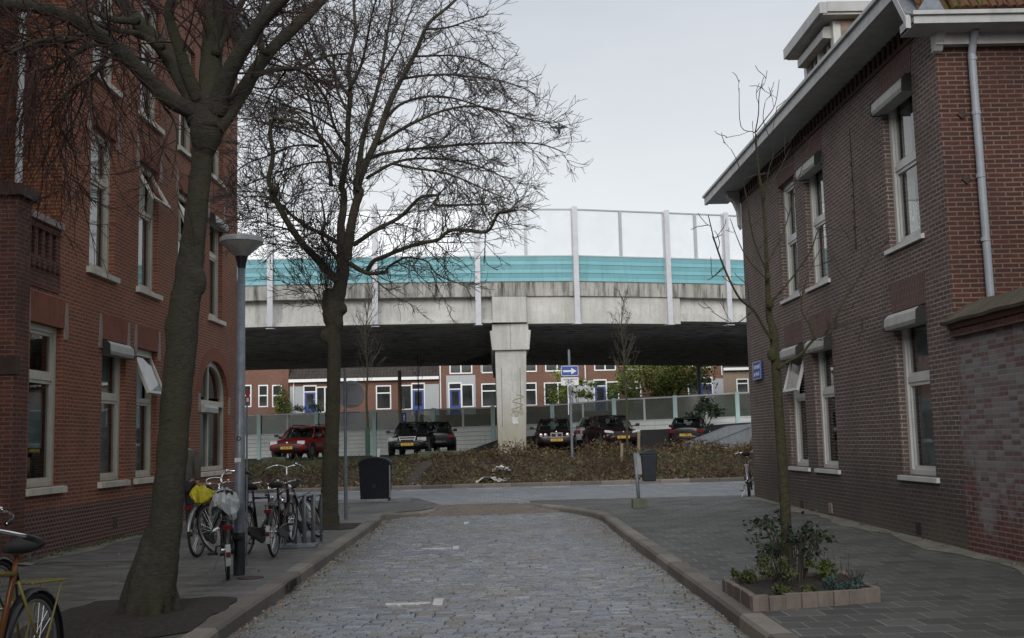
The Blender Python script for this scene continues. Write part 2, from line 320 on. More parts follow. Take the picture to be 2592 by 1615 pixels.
def concrete(name, col, streak, am=.75, base_dirty=None):
    m, nt, b, out = new_mat(name)
    v = obj_vec(nt)
    c = ramp(nt, noise(nt, v, 1.2, 6, .7), [(.3, [x * .82 for x in col]), (.7, [min(1, x * 1.12) for x in col])])
    s = noise(nt, obj_vec(nt, (1.6, 1.6, .16)), 2.2, 7, .75)
    c = mixc(nt, ramp(nt, s, [(.46, 0.), (.66, am)]), c, streak)
    c = mixc(nt, .4, c, ramp(nt, noise(nt, v, 18, 4, .7), [(.3, .75), (.7, 1.2)]), 'MULTIPLY')
    if base_dirty:
        sp = N(nt, 'ShaderNodeSeparateXYZ'); nt.links.new(v, sp.inputs[0])
        nz = noise(nt, v, 1.5, 5, .7); a = N(nt, 'ShaderNodeMath', operation='MULTIPLY_ADD'); nt.links.new(nz, a.inputs[0]); a.inputs[1].default_value = base_dirty[1]; nt.links.new(sp.outputs['Z'], a.inputs[2])
        c = mixc(nt, ramp(nt, N01(nt, a.outputs[0], base_dirty[2], base_dirty[3]), [(0, .75), (1, 0.)]), c, base_dirty[0])
    nt.links.new(c, b.inputs['Base Color']); b.inputs['Roughness'].default_value = .85; b.inputs['Specular IOR Level'].default_value = .25
    bump(nt, noise(nt, v, 14, 5), b, .25, .02)
    return m
M['concrete'] = concrete('concrete', (.58, .58, .555), (.20, .195, .18), .5)
M['concrete_streaked'] = concrete('concrete_streaked', (.44, .43, .40), (.05, .05, .045), .95)
M['concrete_pier'] = concrete('concrete_pier', (.57, .57, .545), (.27, .25, .20), .4, ((.34, .31, .22), 1.6, 2.4, 4.2))
M['concrete_dark'] = concrete('concrete_dark', (.040, .042, .045), (.02, .02, .02), .6)
M['concrete_ramp'] = concrete('concrete_ramp', (.23, .25, .27), (.10, .11, .11), .5)
M['concrete_moss'] = concrete('concrete_moss', (.15, .16, .12), (.06, .075, .04), .7)
M['coping_brown'] = concrete('coping_brown', (.105, .088, .065), (.05, .055, .03), .7)
M['soffit'] = plain('soffit', (.42, .42, .42), .9, var=.35, vscale=2, dirt=((.05, .05, .05), 1.5, .7))
def ribbed(name, col):
    m, nt, b, out = new_mat(name)
    v = obj_vec(nt)
    c = ramp(nt, noise(nt, v, .8, 4), [(.3, [x * .9 for x in col]), (.7, [min(1, x * 1.08) for x in col])])
    c = mixc(nt, ramp(nt, noise(nt, obj_vec(nt, (2, 2, .3)), 2.5, 6, .75), [(.52, 0.), (.75, .45)]), c, [x * .45 for x in col])
    nt.links.new(c, b.inputs['Base Color']); b.inputs['Roughness'].default_value = .5
    return m
M['teal_panel'] = ribbed('teal_panel', (.215, .47, .52))
M['barrier_white'] = ribbed('barrier_white', (.78, .83, .82))
M['post_white'] = plain('post_white', (.58, .60, .64), .45, var=.07, dirt=((.3, .3, .3), 3, .3))
M['post_teal'] = ribbed('post_teal', (.50, .70, .70))
M['rail_grey'] = plain('rail_grey', (.42, .45, .47), .45, .2, var=.1)
M['clear_panel'] = glass_mat('clear_panel', (.98, .99, 1.0), .05, .99, (.9, .92, .93), .13, f0=.03)
M['smoked_panel'] = glass_mat('smoked_panel', (.80, .86, .82), .06, .72, (.24, .27, .24), .42, f0=.05)

def bark(name, col, moss, ms=(.5, .7, .6)):
    m, nt, b, out = new_mat(name)
    v = obj_vec(nt, (1, 1, 1.9)); v2 = obj_vec(nt)
    c = ramp(nt, noise(nt, v, 16, 8, .78), [(.3, [x * .5 for x in col]), (.7, [x * 1.4 for x in col])])
    c = mixc(nt, ramp(nt, noise(nt, v2, 1.6, 6, .7), [(ms[0], 0.), (ms[1], ms[2])]), c, moss)
    nt.links.new(c, b.inputs['Base Color']); b.inputs['Roughness'].default_value = .9; b.inputs['Specular IOR Level'].default_value = .2
    bump(nt, noise(nt, v, 26, 7, .75), b, 1.0, .05)
    return m
M['bark_big'] = bark('bark_big', (.082, .077, .064), (.085, .090, .042), (.42, .64, .6))
M['bark_mid'] = bark('bark_mid', (.080, .073, .057), (.10, .098, .048), (.44, .64, .6))
M['bark_young'] = bark('bark_young', (.085, .080, .045), (.09, .10, .03))
M['twig'] = plain('twig', (.050, .041, .037), .8, var=.3, vscale=1.5)
M['twig_red'] = plain('twig_red', (.045, .024, .020), .8, var=.35, vscale=1.5)
M['twig_pale'] = plain('twig_pale', (.075, .065, .048), .8, var=.3, vscale=3)

# ------------------------------------------------------------------ mesh builder
ORG = {}
class MB:
    def __init__(s): s.v = []; s.f = []
    def poly(s, pts):
        n = len(s.v); s.v += [tuple(p) for p in pts]; s.f.append(tuple(range(n, n + len(pts)))); return s
    def boxf(s, fn, a, b):
        """box between corners a,b expressed in a local frame mapped by fn"""
        n = len(s.v)
        for z in (a[2], b[2]):
            for x, y in ((a[0], a[1]), (b[0], a[1]), (b[0], b[1]), (a[0], b[1])): s.v.append(tuple(fn(x, y, z)))
        for q in ((0, 3, 2, 1), (4, 5, 6, 7), (0, 1, 5, 4), (1, 2, 6, 5), (2, 3, 7, 6), (3, 0, 4, 7)): s.f.append(tuple(n + i for i in q))
        return s
    def box(s, a, b): return s.boxf(lambda x, y, z: (x, y, z), a, b)
    def prism(s, prof, fn, t0, t1):
        """extrude a closed 2D profile between parameters t0 and t1; fn(u,v,t)->point"""
        n = len(s.v); k = len(prof)
        for t in (t0, t1):
            for u, v in prof: s.v.append(tuple(fn(u, v, t)))
        for i in range(k):
            j = (i + 1) % k; s.f.append((n + i, n + j, n + k + j, n + k + i))
        s.f.append(tuple(n + i for i in reversed(range(k)))); s.f.append(tuple(n + k + i for i in range(k)))
        return s
    def tube(s, pts, rad, sides=8, cap=True):
        pts = [Vector(p) for p in pts]; k = len(pts)
        if not hasattr(rad, '__len__'): rad = [rad] * k
        n = len(s.v); ref = None
        for i, p in enumerate(pts):
            d = (pts[min(i + 1, k - 1)] - pts[max(i - 1, 0)])
            if d.length < 1e-9: d = Vector((0, 0, 1))
            d.normalize()
            if ref is None: ref = Vector((1, 0, 0)) if abs(d.x) < .8 else Vector((0, 1, 0))
            a = d.cross(ref).normalized(); b = d.cross(a); ref = -b if False else a.cross(d)
            for q in range(sides):
                an = 2 * PI * q / sides
                s.v.append(tuple(p + (a * math.cos(an) + b * math.sin(an)) * rad[i]))
        for i in range(k - 1):
            for q in range(sides):
                q2 = (q + 1) % sides
                s.f.append((n + i * sides + q, n + i * sides + q2, n + (i + 1) * sides + q2, n + (i + 1) * sides + q))
        if cap and sides > 3:
            s.f.append(tuple(n + q for q in reversed(range(sides)))); s.f.append(tuple(n + (k - 1) * sides + q for q in range(sides)))
        return s
    def lathe(s, prof, c=(0, 0, 0), ax='z', sides=24, caps=False):
        n = len(s.v); k = len(prof)
        for r, h in prof:
            for q in range(sides):
                an = 2 * PI * q / sides; x, y = r * math.cos(an), r * math.sin(an)
                p = {'z': (x, y, h), 'y': (x, h, y), 'x': (h, x, y)}[ax]
                s.v.append((c[0] + p[0], c[1] + p[1], c[2] + p[2]))
        for i in range(k - 1):
            for q in range(sides):
                q2 = (q + 1) % sides; s.f.append((n + i * sides + q, n + i * sides + q2, n + (i + 1) * sides + q2, n + (i + 1) * sides + q))
        if caps:
            s.f.append(tuple(n + q for q in reversed(range(sides)))); s.f.append(tuple(n + (k - 1) * sides + q for q in range(sides)))
        return s
    def torus(s, c, R_, r, ax='y', n1=28, n2=8, sq=1.0):
        n = len(s.v)
        for i in range(n1):
            a = 2 * PI * i / n1
            for j in range(n2):
                b = 2 * PI * j / n2; rr = R_ + r * math.cos(b); h = r * sq * math.sin(b)
                x, y = rr * math.cos(a), rr * math.sin(a)
                p = {'z': (x, y, h), 'y': (x, h, y), 'x': (h, x, y)}[ax]
                s.v.append((c[0] + p[0], c[1] + p[1], c[2] + p[2]))
        for i in range(n1):
            for j in range(n2):
                i2 = (i + 1) % n1; j2 = (j + 1) % n2
                s.f.append((n + i * n2 + j, n + i2 * n2 + j, n + i2 * n2 + j2, n + i * n2 + j2))
        return s
    def build(s, name, mat, parent=None, smooth=False, uv=True, bevel=0, subsurf=0):
        o = ORG.get(parent, Vector((0, 0, 0)))
        arr = np.array(s.v, dtype=np.float32).reshape(-1, 3)
        uvs = None
        me = bpy.data.meshes.new(name)
        me.from_pydata((arr - np.array(o, dtype=np.float32)).tolist(), [], s.f)
        if uv and len(s.f) < 60000:
            ul = me.uv_layers.new(name='UVMap'); data = np.zeros(len(me.loops) * 2, dtype=np.float32)
            for p in me.polygons:
                nx, ny, nz = p.normal
                if abs(nz) > .75: fu = lambda q: (q[0], q[1])
                else:
                    l = math.hypot(nx, ny) or 1; tx, ty = -ny / l, nx / l
                    if abs(tx) >= abs(ty): tx, ty = (tx, ty) if tx > 0 else (-tx, -ty)
                    else: tx, ty = (tx, ty) if ty > 0 else (-tx, -ty)
                    k = 1 / max(.3, math.sqrt(max(0, 1 - nz * nz)))
                    fu = lambda q: (q[0] * tx + q[1] * ty, q[2] * k)
                for li in p.loop_indices:
                    q = arr[me.loops[li].vertex_index]; u, v = fu(q); data[li * 2] = u; data[li * 2 + 1] = v
            ul.data.foreach_set('uv', data)
        if smooth: me.polygons.foreach_set('use_smooth', [True] * len(me.polygons))
        me.materials.append(M[mat] if isinstance(mat, str) else mat)
        ob = bpy.data.objects.new(name, me); COL.objects.link(ob)
        if parent: ob.parent = parent
        ORG[ob] = o
        if bevel:
            bm_ = ob.modifiers.new('bevel', 'BEVEL'); bm_.width = bevel; bm_.segments = 2; bm_.limit_method = 'ANGLE'
        if subsurf:
            ss = ob.modifiers.new('sub', 'SUBSURF'); ss.levels = subsurf; ss.render_levels = subsurf
        return ob
def tag(o, label, cat, group=None):
    o['label'] = label; o['category'] = cat
    if group: o['group'] = group
    return o
def thing(name, label, cat, loc=(0, 0, 0), rotz=0, group=None, world=True):
    """Empty at the thing's base; world=True: parts are given in world coordinates"""
    o = bpy.data.objects.new(name, None); COL.objects.link(o); o.empty_display_size = .2
    o.location = loc; o.rotation_euler = (0, 0, rotz)
    if world: ORG[o] = Vector(loc)
    return tag(o, label, cat, group)
def struct(name, mb, mat, **kw):
    o = mb.build(name, mat, **kw); o['kind'] = 'structure'; return o
def lay(o, loc):
    """move a single-mesh thing's origin to loc without moving the mesh"""
    loc = Vector(loc); o.data.transform(Matrix.Translation(-loc)); o.location = loc; return o
def dup(root, loc, rot, label, group=None):
    r = root.copy(); COL.objects.link(r); r.location = loc; r.rotation_euler = rot; r['label'] = label
    if group: r['group'] = group
    for ch in list(root.children):
        c = ch.copy(); COL.objects.link(c); c.parent = r
        for g in ch.children:
            d = g.copy(); COL.objects.link(d); d.parent = c
    return r

# ------------------------------------------------------------------ ground
def smooth(a, b, x):
    t = max(0, min(1, (x - a) / (b - a))); return t * t * (3 - 2 * t)
def grid(mb, xs, ys, fz):
    n = len(mb.v)
    for y in ys:
        for x in xs: mb.v.append((x, y, fz(x, y)))
    k = len(xs)
    for j in range(len(ys) - 1):
        for i in range(k - 1): mb.f.append((n + j * k + i, n + j * k + i + 1, n + (j + 1) * k + i + 1, n + (j + 1) * k + i))
    return mb
def lin(a, b, n): return [a + (b - a) * i / (n - 1) for i in range(n)]
def bank_z(x, y):
    """height of the verge, the car park, the raised street beyond"""
    rt = smooth(-6.5, -1.5, x)
    z_car = 1.02 + .006 * (x + 10)
    top = .78 + .27 * rt
    z = .14 + (top - .14) * smooth(37.5, 40.3 + 1.6 * rt, y)
    z = z + (z_car - top) * smooth(42.6, 43.6, y)
    z = z + (3.55 - z_car) * smooth(61, 76, y)
    return z + (.03 * math.sin(x * 2.1 + y * 1.3) + .02 * math.sin(x * 5.3 - y * 3.1)) * smooth(37.6, 38.4, y) * (1 - smooth(42.4, 43.4, y))
struct('ground', grid(MB(), lin(-900, 900, 3), lin(-300, 2500, 3), lambda x, y: -.06), 'earth')
struct('road', grid(MB(), lin(-2.62, 2.32, 2), (-20, 5.5), lambda x, y: 0.0), 'road')
def camber(x, y): return .010 * math.sin(y * .55 + x * .8) + .006 * math.sin(y * 1.7 - x * 1.9) - .004
struct('road_bed', grid(MB(), lin(-2.62, 2.32, 24), lin(5.5, 25.1, 80), lambda x, y: camber(x, y) - .014), 'joint_sand')
rc = np.random.default_rng(4); cv = []; cf = []
y = 5.5
while y < 25.0:
    d = .088 + rc.normal(0, .003); x = -2.45 - rc.random() * .19
    while x < 2.16:
        w = .185 + rc.normal(0, .012); a = rc.normal(0, .018); bt = rc.normal(0, .035); h = rc.normal(0, .0028); n = len(cv); yo = rc.normal(0, .0015); q = .010; e = .016
        cx, cy = x + w / 2, y + d / 2 + yo; z = camber(cx, cy) + h
        for (u, v_) in ((-1, -1), (1, -1), (1, 1), (-1, 1)): cv.append((cx + u * (w / 2 - .005), cy + v_ * (d / 2 - .005), z - .028))
        for (u, v_) in ((-1, -1), (1, -1), (1, 1), (-1, 1)): cv.append((cx + u * (w / 2 - .007), cy + v_ * (d / 2 - .007), z - .007 + u * a * w / 2 + v_ * bt * d / 2))
        for (u, v_) in ((-1, -1), (1, -1), (1, 1), (-1, 1)): cv.append((cx + u * (w / 2 - .007 - e), cy + v_ * (d / 2 - .007 - e * .8), z + u * a * w / 2 + v_ * bt * d / 2))
        for r0 in (0, 4):
            for i in range(4): i2 = (i + 1) % 4; cf.append((n + r0 + i, n + r0 + i2, n + r0 + 4 + i2, n + r0 + 4 + i))
        cf.append((n + 8, n + 9, n + 10, n + 11)); x += w
    y += d
cmb = MB(); cmb.v = cv; cmb.f = cf; co = struct('road_setts', cmb, 'cobble', uv=False)
struct('ramp', grid(MB(), lin(-2.62, 2.3, 2), (25.0, 26.0, 27.15), lambda x, y: .112 * smooth(25.0, 27.1, y) + .002), 'ramp_brick')
struct('cross_street', grid(MB(), lin(-70, 70, 2), lin(27.1, 37.4, 2), lambda x, y: .115), 'cross_street')
mb = MB()
for i in range(-12, 14): mb.box((-2.02 + i * 2.14 - 1.07, 36.25 + .012 * i, .116), (-2.02 + i * 2.14, 36.37 + .012 * i, .120))
struct('lane_line', mb, 'white_paint')
# kerbs: swept stones
def sweep_kerb(name, path, side, w=.20):
    """path: list of (x,y,ztop); road lies on the far side of `side` (+1 = pavement to the right)"""
    mb = MB(); n = len(path); rows = []
    for i, (x, y, z) in enumerate(path):
        x0, y0, _ = path[max(0, i - 1)]; x1, y1, _ = path[min(n - 1, i + 1)]
        d = Vector((x1 - x0, y1 - y0, 0)).normalized(); nn = Vector((d.y, -d.x, 0)) * side
        p = Vector((x, y, 0))
        rows.append([p + nn * 0 + Vector((0, 0, -.05)), p + nn * .012 + Vector((0, 0, z - .03)), p + nn * .035 + Vector((0, 0, z)), p + nn * w + Vector((0, 0, max(z, .119) + .002)), p + nn * w + Vector((0, 0, -.05))])
    me_v = [tuple(q) for r_ in rows for q in r_]; k = 5
    mb.v = me_v
    for i in range(n - 1):
        for j in range(k - 1):
            q = (i * k + j, i * k + j + 1, (i + 1) * k + j + 1, (i + 1) * k + j); mb.f.append(q if side < 0 else tuple(reversed(q)))
    o = struct(name, mb, 'kerb', uv=False)
    ul = o.data.uv_layers.new(name='UVMap'); L_ = [0]
    for i in range(1, n): L_.append(L_[-1] + math.dist(path[i][:2], path[i - 1][:2]))
    for p in o.data.polygons:
        for li in p.loop_indices:
            vi = o.data.loops[li].vertex_index; ul.data[li].uv = (L_[vi // k], (vi % k) * .07)
    return o
lk = [(-2.345 - .004 * i, -20 + i * 1.0, .122 + .004 * math.sin(i * 1.7)) for i in range(44)] + [(-2.50, 24.2, .12), (-2.44, 24.55, .115), (-2.1, 24.8, .085), (-1.7, 25.2, .07), (-1.45, 25.8, .09), (-1.36, 26.6, .118), (-1.2, 27.0, .124), (-.4, 27.12, .126), (.5, 27.1, .126)]
lk = [(-2.33 - max(0, (y - 8) * .004) if y < 24 else x, y, z) for x, y, z in lk]
sweep_kerb('kerb', lk, -1)
rk = [(2.0 + max(0, (y - 9) * .0045), y, .122 + .004 * math.sin(y * 1.3)) for y in lin(-20, 21.5, 43)] + [(2.06, 22.3, .12), (2.0, 23.1, .12), (1.86, 23.9, .118), (1.62, 24.8, .105), (1.3, 25.7, .105), (.95, 26.5, .12), (.6, 27.02, .126)]
sweep_kerb('kerb', rk, 1)
fk = [(x, 37.28 + .0105 * (x + 3) , .24) for x in lin(-60, 60, 60)]
mb_k = sweep_kerb('kerb', fk, -1, w=.16)
# pavements
def left_x(y): return -6.5 + .0184 * (y - 17)
mb = MB()
for ya, yb in zip(lin(-20, 24.4, 45), lin(-20, 24.4, 45)[1:]):
    xa, xb = -2.53 - max(0, (ya - 8) * .004), -2.53 - max(0, (yb - 8) * .004)
    mb.poly([(left_x(ya) - .1 - (.0 if ya > 14.9 else 8), ya, .125), (xa, ya, .118), (xb, yb, .118), (left_x(yb) - .1 - (.0 if ya > 14.9 else 8), yb, .125)])
struct('pavement', mb, 'pavement_small')
mb = MB().poly([(-9.5, 27.1, .119), (-6.5, 24.4, .119), (-2.60, 24.4, .119), (-2.48, 24.70, .119), (-2.14, 24.93, .119), (-1.80, 25.3, .119), (-1.56, 25.85, .119), (-1.46, 26.6, .119), (-1.3, 27.1, .119)])
mb.poly([(-9.5, 27.1, .119), (-1.3, 27.1, .119), (-2.2, 31.0, .119), (-9.5, 31.4, .119)])
struct('pavement', mb, 'pavement')
def right_wall_z(y): return .135 + .0125 * max(0, min(12.5, y - 11.5)) if y < 24 else .291 - (.291 - .119) * smooth(24.2, 28.5, y)
def right_k(y): return float(np.interp(y, [q[1] for q in rk], [q[0] for q in rk])) + .12 + (.10 if y > 24.2 else 0)
def right_z(x, y):
    t = (x - right_k(y)) / (5.8 - right_k(y)); return .119 + (right_wall_z(y) - .119) * max(0, min(1.15, t)) ** 1.3
mb = MB(); ys = lin(-20, 16, 37) + lin(16.3, 28.4, 38)
for ya, yb in zip(ys, ys[1:]):
    for i in range(5):
        def P(y, i): x = right_k(y) + (5.75 - right_k(y)) * i / 5; return (x, y, right_z(x, y))
        mb.poly([P(ya, i), P(ya, i + 1), P(yb, i + 1), P(yb, i)])
    if yb > 24.3: mb.poly([(5.75, ya, right_z(5.75, ya)), (9.5, ya, right_z(5.75, ya)), (9.5, yb, right_z(5.75, yb)), (5.75, yb, right_z(5.75, yb))])
struct('pavement', mb, 'pavement')
# dusty strip of sand and moss where the paving meets the two walls
mb = MB(); rr = random.Random(3)
for ya, yb in zip(lin(-5, 24.2, 60), lin(-5, 24.2, 60)[1:]):
    w0 = .30 + .10 * math.sin(ya * 1.9) + .05 * math.sin(ya * 5.1); w1 = .30 + .10 * math.sin(yb * 1.9) + .05 * math.sin(yb * 5.1)
    mb.poly([(5.7 - w0, ya, right_z(5.7 - w0, ya) + .006), (5.74, ya, right_wall_z(ya) + .03), (5.74, yb, right_wall_z(yb) + .03), (5.7 - w1, yb, right_z(5.7 - w1, yb) + .006)])
for ya, yb in zip(lin(15, 26.9, 30), lin(15, 26.9, 30)[1:]):
    w0 = .26 + .10 * math.sin(ya * 2.3); w1 = .26 + .10 * math.sin(yb * 2.3)
    mb.poly([(left_x(ya) - .02, ya, .17), (left_x(ya) + .08 + w0, ya, .129), (left_x(yb) + .08 + w1, yb, .129), (left_x(yb) - .02, yb, .17)])
struct('sand_strip', mb, 'dust_strip')
# white marking stones in the road: T shaped parking marks
for y, bx_ in ((11.45, -.65), (17.3, -.68), (22.6, -.66)):
    mb = MB(); mb.box((bx_ - .02, y - .1, -.02), (bx_ + .08, y + .26, camber(bx_, y) + .014))
    if y < 22: mb.box((bx_ - .50, y - .02, -.02), (bx_ - .04, y + .04, camber(bx_, y) + .012))
    struct('road_marking', mb, 'white_paint')
# tree pits
def blob(cx, cy, rx, ry, z, seed, n=26, square=2.0):
    r_ = random.Random(seed); pts = []
    for i in range(n):
        a = 2 * PI * i / n; c, s_ = math.cos(a), math.sin(a)
        k = (abs(c) ** square + abs(s_) ** square) ** (-1 / square) * r_.uniform(.93, 1.05)
        pts.append((cx + rx * c * k, cy + ry * s_ * k, z))
    return pts
def pit(cx, cy, rx, ry, seed):
    mb = MB(); p = blob(cx, cy, rx, ry, .127, seed, n=40, square=9)
    c = (cx, cy, .17)
    for i in range(len(p)): mb.poly([p[i], p[(i + 1) % len(p)], c])
    struct('soil', mb, 'soil')
pit(-3.3, 10.2, .76, 1.2, 1); pit(-3.15, 20.85, .55, .8, 2)
# verge, car park and the raised street beyond
ys_ = lin(37.4, 44, 34) + lin(44.5, 60, 10) + lin(61, 76, 12) + [95, 140]
struct('verge', grid(MB(), lin(-50, 50, 101), [y for y in ys_ if y <= 44], bank_z), 'earth', smooth=True)
struct('car_park', grid(MB(), lin(-50, 50, 21), [y for y in ys_ if 44 <= y <= 60], lambda x, y: bank_z(x, y)), 'asphalt')
struct('terrain', grid(MB(), lin(-80, 80, 21), [60] + [y for y in ys_ if y > 60], bank_z), 'earth', smooth=True)
mb = MB()
for y in lin(37.5, 41.6, 12)[:-1]:
    y2 = y + 4.1 / 11; c0 = -2.62 + .25 * math.sin(y * 1.1); c1 = -2.62 + .25 * math.sin(y2 * 1.1)
    mb.poly([(c0 - .16, y, bank_z(c0, y) + .02), (c0 + .17, y, bank_z(c0, y) + .02), (c1 + .17, y2, bank_z(c1, y2) + .02), (c1 - .16, y2, bank_z(c1, y2) + .02)])
struct('path', mb, 'path_dirt')

# ------------------------------------------------------------------ the two street houses
def frame_fn(p, s_ref, d):
    n = (d[1], -d[0])
    def fn(s, nn, z): return Vector((p[0] + (s - s_ref) * d[0] + nn * n[0], p[1] + (s - s_ref) * d[1] + nn * n[1], z))
    return fn
LF = frame_fn((-6.44, 17.0), 17.0, (.01845, .99983))
_R = frame_fn((5.66, 13.0), 13.0, (-.006385, .99998))
RF = lambda s, n, z: _R(s, -n, z)
def wall_holes(fn, s0, s1, z0, z1, holes, rev):
    """wall sheet with rectangular openings and their brick reveals"""
    mb = MB()
    S = sorted({s0, s1, *[h[0] for h in holes], *[h[1] for h in holes]}); Z = sorted({z0, z1, *[h[2] for h in holes], *[h[3] for h in holes]})
    S = [s for s in S if s0 <= s <= s1]; Z = [z for z in Z if z0 <= z <= z1]
    for a, b in zip(S, S[1:]):
        for c, d in zip(Z, Z[1:]):
            ms, mz = (a + b) / 2, (c + d) / 2
            if any(h[0] < ms < h[1] and h[2] < mz < h[3] for h in holes): continue
            mb.poly([fn(a, 0, c), fn(b, 0, c), fn(b, 0, d), fn(a, 0, d)])
    for a, b, c, d in holes:
        mb.poly([fn(a, 0, c), fn(a, -rev, c), fn(a, -rev, d), fn(a, 0, d)]); mb.poly([fn(b, 0, c), fn(b, -rev, c), fn(b, -rev, d), fn(b, 0, d)])
        mb.poly([fn(a, 0, d), fn(b, 0, d), fn(b, -rev, d), fn(a, -rev, d)]); mb.poly([fn(a, 0, c), fn(b, 0, c), fn(b, -rev, c), fn(a, -rev, c)])
    return mb
def curtain_mb(fn, s0, s1, z0, z1, n, amp=.03, per=.16):
    mb = MB(); k = max(6, int((s1 - s0) / per * 6)); b = len(mb.v)
    for i in range(k + 1):
        s = s0 + (s1 - s0) * i / k; a = amp * math.sin(2 * PI * (s - s0) / per) + amp * .5 * math.sin(2 * PI * s / (per * 2.7))
        mb.v += [tuple(fn(s, n + a, z0)), tuple(fn(s, n + a, z1))]
    for i in range(k): mb.f.append((b + 2 * i, b + 2 * i + 2, b + 2 * i + 3, b + 2 * i + 1))
    return mb
def window(bld, fn, s0, s1, z0, z1, zt, rec=.10, mat='frame_white', jw=.085, open_top=0, blind=False, curtain=None, sill=True, sash=.05, sill_mat='sill', wide=.11):
    """sash window: frame > pane, sill, curtain, sun_blind, hopper"""
    f0, f1 = -rec - .10, -rec
    mb = MB()
    B = lambda a, b, c, d, n0=f0, n1=f1: mb.boxf(lambda x, y, z: fn(x, y, z), (a, n0, c), (b, n1, d))
    B(s0, s0 + jw, z0, z1); B(s1 - jw, s1, z0, z1); B(s0 + jw, s1 - jw, z1 - jw, z1); B(s0 + jw, s1 - jw, z0, z0 + jw * .8)
    B(s0 + jw, s1 - jw, zt - .04, zt + .04, f0, f1 - .012)
    g0, g1 = f0 + .02, f1 - .03
    a, b = s0 + jw, s1 - jw
    rows = [(z0 + jw * .8, zt - .04)] + ([] if open_top else [(zt + .04, z1 - jw)])
    for c, d in rows:
        B(a, a + sash, c, d, g0, g1); B(b - sash, b, c, d, g0, g1); B(a + sash, b - sash, c, c + sash, g0, g1); B(a + sash, b - sash, d - sash, d, g0, g1)
    w = mb.build('window', mat, bld)
    pm = MB(); gp = (g0 + g1) / 2
    for c, d in rows: pm.poly([fn(a + sash, gp, c + sash), fn(b - sash, gp, c + sash), fn(b - sash, gp, d - sash), fn(a + sash, gp, d - sash)])
    pm.build('pane', 'glass', w)
    if open_top:
        piv = z1 - jw; ca, sa = math.cos(open_top), math.sin(open_top)
        def tilt(s, n, z): dz = z - piv; return fn(s, f1 - .02 + n * ca - dz * sa, piv + dz * ca + n * sa)
        hm = MB(); c, d = zt + .05, z1 - jw
        for q in ((a, a + sash, c, d), (b - sash, b, c, d), (a + sash, b - sash, c, c + sash), (a + sash, b - sash, d - sash, d)): hm.boxf(tilt, (q[0], -.025, q[2]), (q[1], .025, q[3]))
        h = hm.build('hopper_sash', mat, w)
        MB().poly([tilt(a + sash, 0, c + sash), tilt(b - sash, 0, c + sash), tilt(b - sash, 0, d - sash), tilt(a + sash, 0, d - sash)]).build('hopper_pane', 'glass', w)
    if sill:
        th, pj = (.08, .045) if sill_mat == 'frame_white' else (.11, .07)
        MB().prism([(-rec, z0), (pj, z0 - .02), (pj, z0 - th), (-rec, z0 - th)], lambda u, v, t: fn(t, u, v), s0 - wide, s1 + wide).build('sill', sill_mat, w)
    if blind:
        bz0, bz1 = z1 - .25, z1 - .04
        MB().prism([(-rec + .005, bz1), (.06, bz1 + .01), (.12, bz1 - .05), (.13, bz0 + .05), (.11, bz0), (-rec + .005, bz0)], lambda u, v, t: fn(t, u, v), s0 + .01, s1 + .05).build('sun_blind', 'blind_box', w)
        for t in ((s0 - .012, s0 + .006), (s1 + .054, s1 + .07)): MB().prism([(-rec + .005, bz1 + .01), (.07, bz1 + .015), (.13, bz1 - .04), (.14, bz0 - .01), (-rec + .005, bz0 - .01)], lambda u, v, t_: fn(t_, u, v), *t).build('blind_bracket', 'ink', w)
    cm = None
    if curtain:
        nn = f0 - .055
        if curtain == 'sides':
            cm = curtain_mb(fn, a, a + (b - a) * .24, z0, z1, nn); c2 = curtain_mb(fn, b - (b - a) * .30, b, z0, z1, nn)
            k = len(cm.v); cm.v += c2.v; cm.f += [tuple(i + k for i in q) for q in c2.f]; cm.build('curtain', 'curtain', w)
        elif curtain == 'full': curtain_mb(fn, a, b, z0, z1, nn, .015, .22).build('curtain', 'curtain', w)
        elif curtain == 'blue': curtain_mb(fn, a, b, z0, z1 - .2, nn, .008, .3).build('curtain', 'curtain_blue', w)
        elif curtain == 'half':
            curtain_mb(fn, a, b, z0 + .55, z0 + 1.35, nn, .006, .3).build('curtain', 'curtain_blue', w)
        elif curtain == 'slats':
            sm = MB()
            z = z0 + .06
            while z < z1 - .1: sm.boxf(lambda x, y, zz: fn(x, y, zz), (a, nn - .02, z), (b, nn + .02, z + .006)); z += .05
            sm.build('slat_blind', 'curtain', w)
    return w

# ---- left apartment house
lb = thing('apartment_house', 'tall red brick apartment house with open hopper windows behind the big bare tree', 'house', LF(21, -4.5, 0))
holesG = [(15.48, 16.60, 1.13, 3.45), (18.18, 19.30, 1.13, 3.45), (19.86, 20.98, 1.13, 3.45)]
holesF = [(17.55, 18.66, 4.55, 6.9), (19.85, 20.96, 4.55, 6.9), (22.2, 23.3, 4.55, 6.9), (24.5, 25.6, 4.55, 6.9)]
holesS = [(a, b, 7.79, 10.12) for a, b, _, _ in holesF]
AS0, AS1, AZ, AR = 23.88, 26.14, 2.75, .82
arch_hole = (AS0, AS1, 1.13, AZ + AR)
REV = .2


mb = wall_holes(LF, 14.98, 26.95, -.1, 3.95, holesG + [arch_hole], REV)
mc, mw = (AS0 + AS1) / 2, (AS1 - AS0) / 2
arc = [(mc - mw * math.cos(PI * i / 24), AZ + AR * math.sin(PI * i / 24)) for i in range(25)]
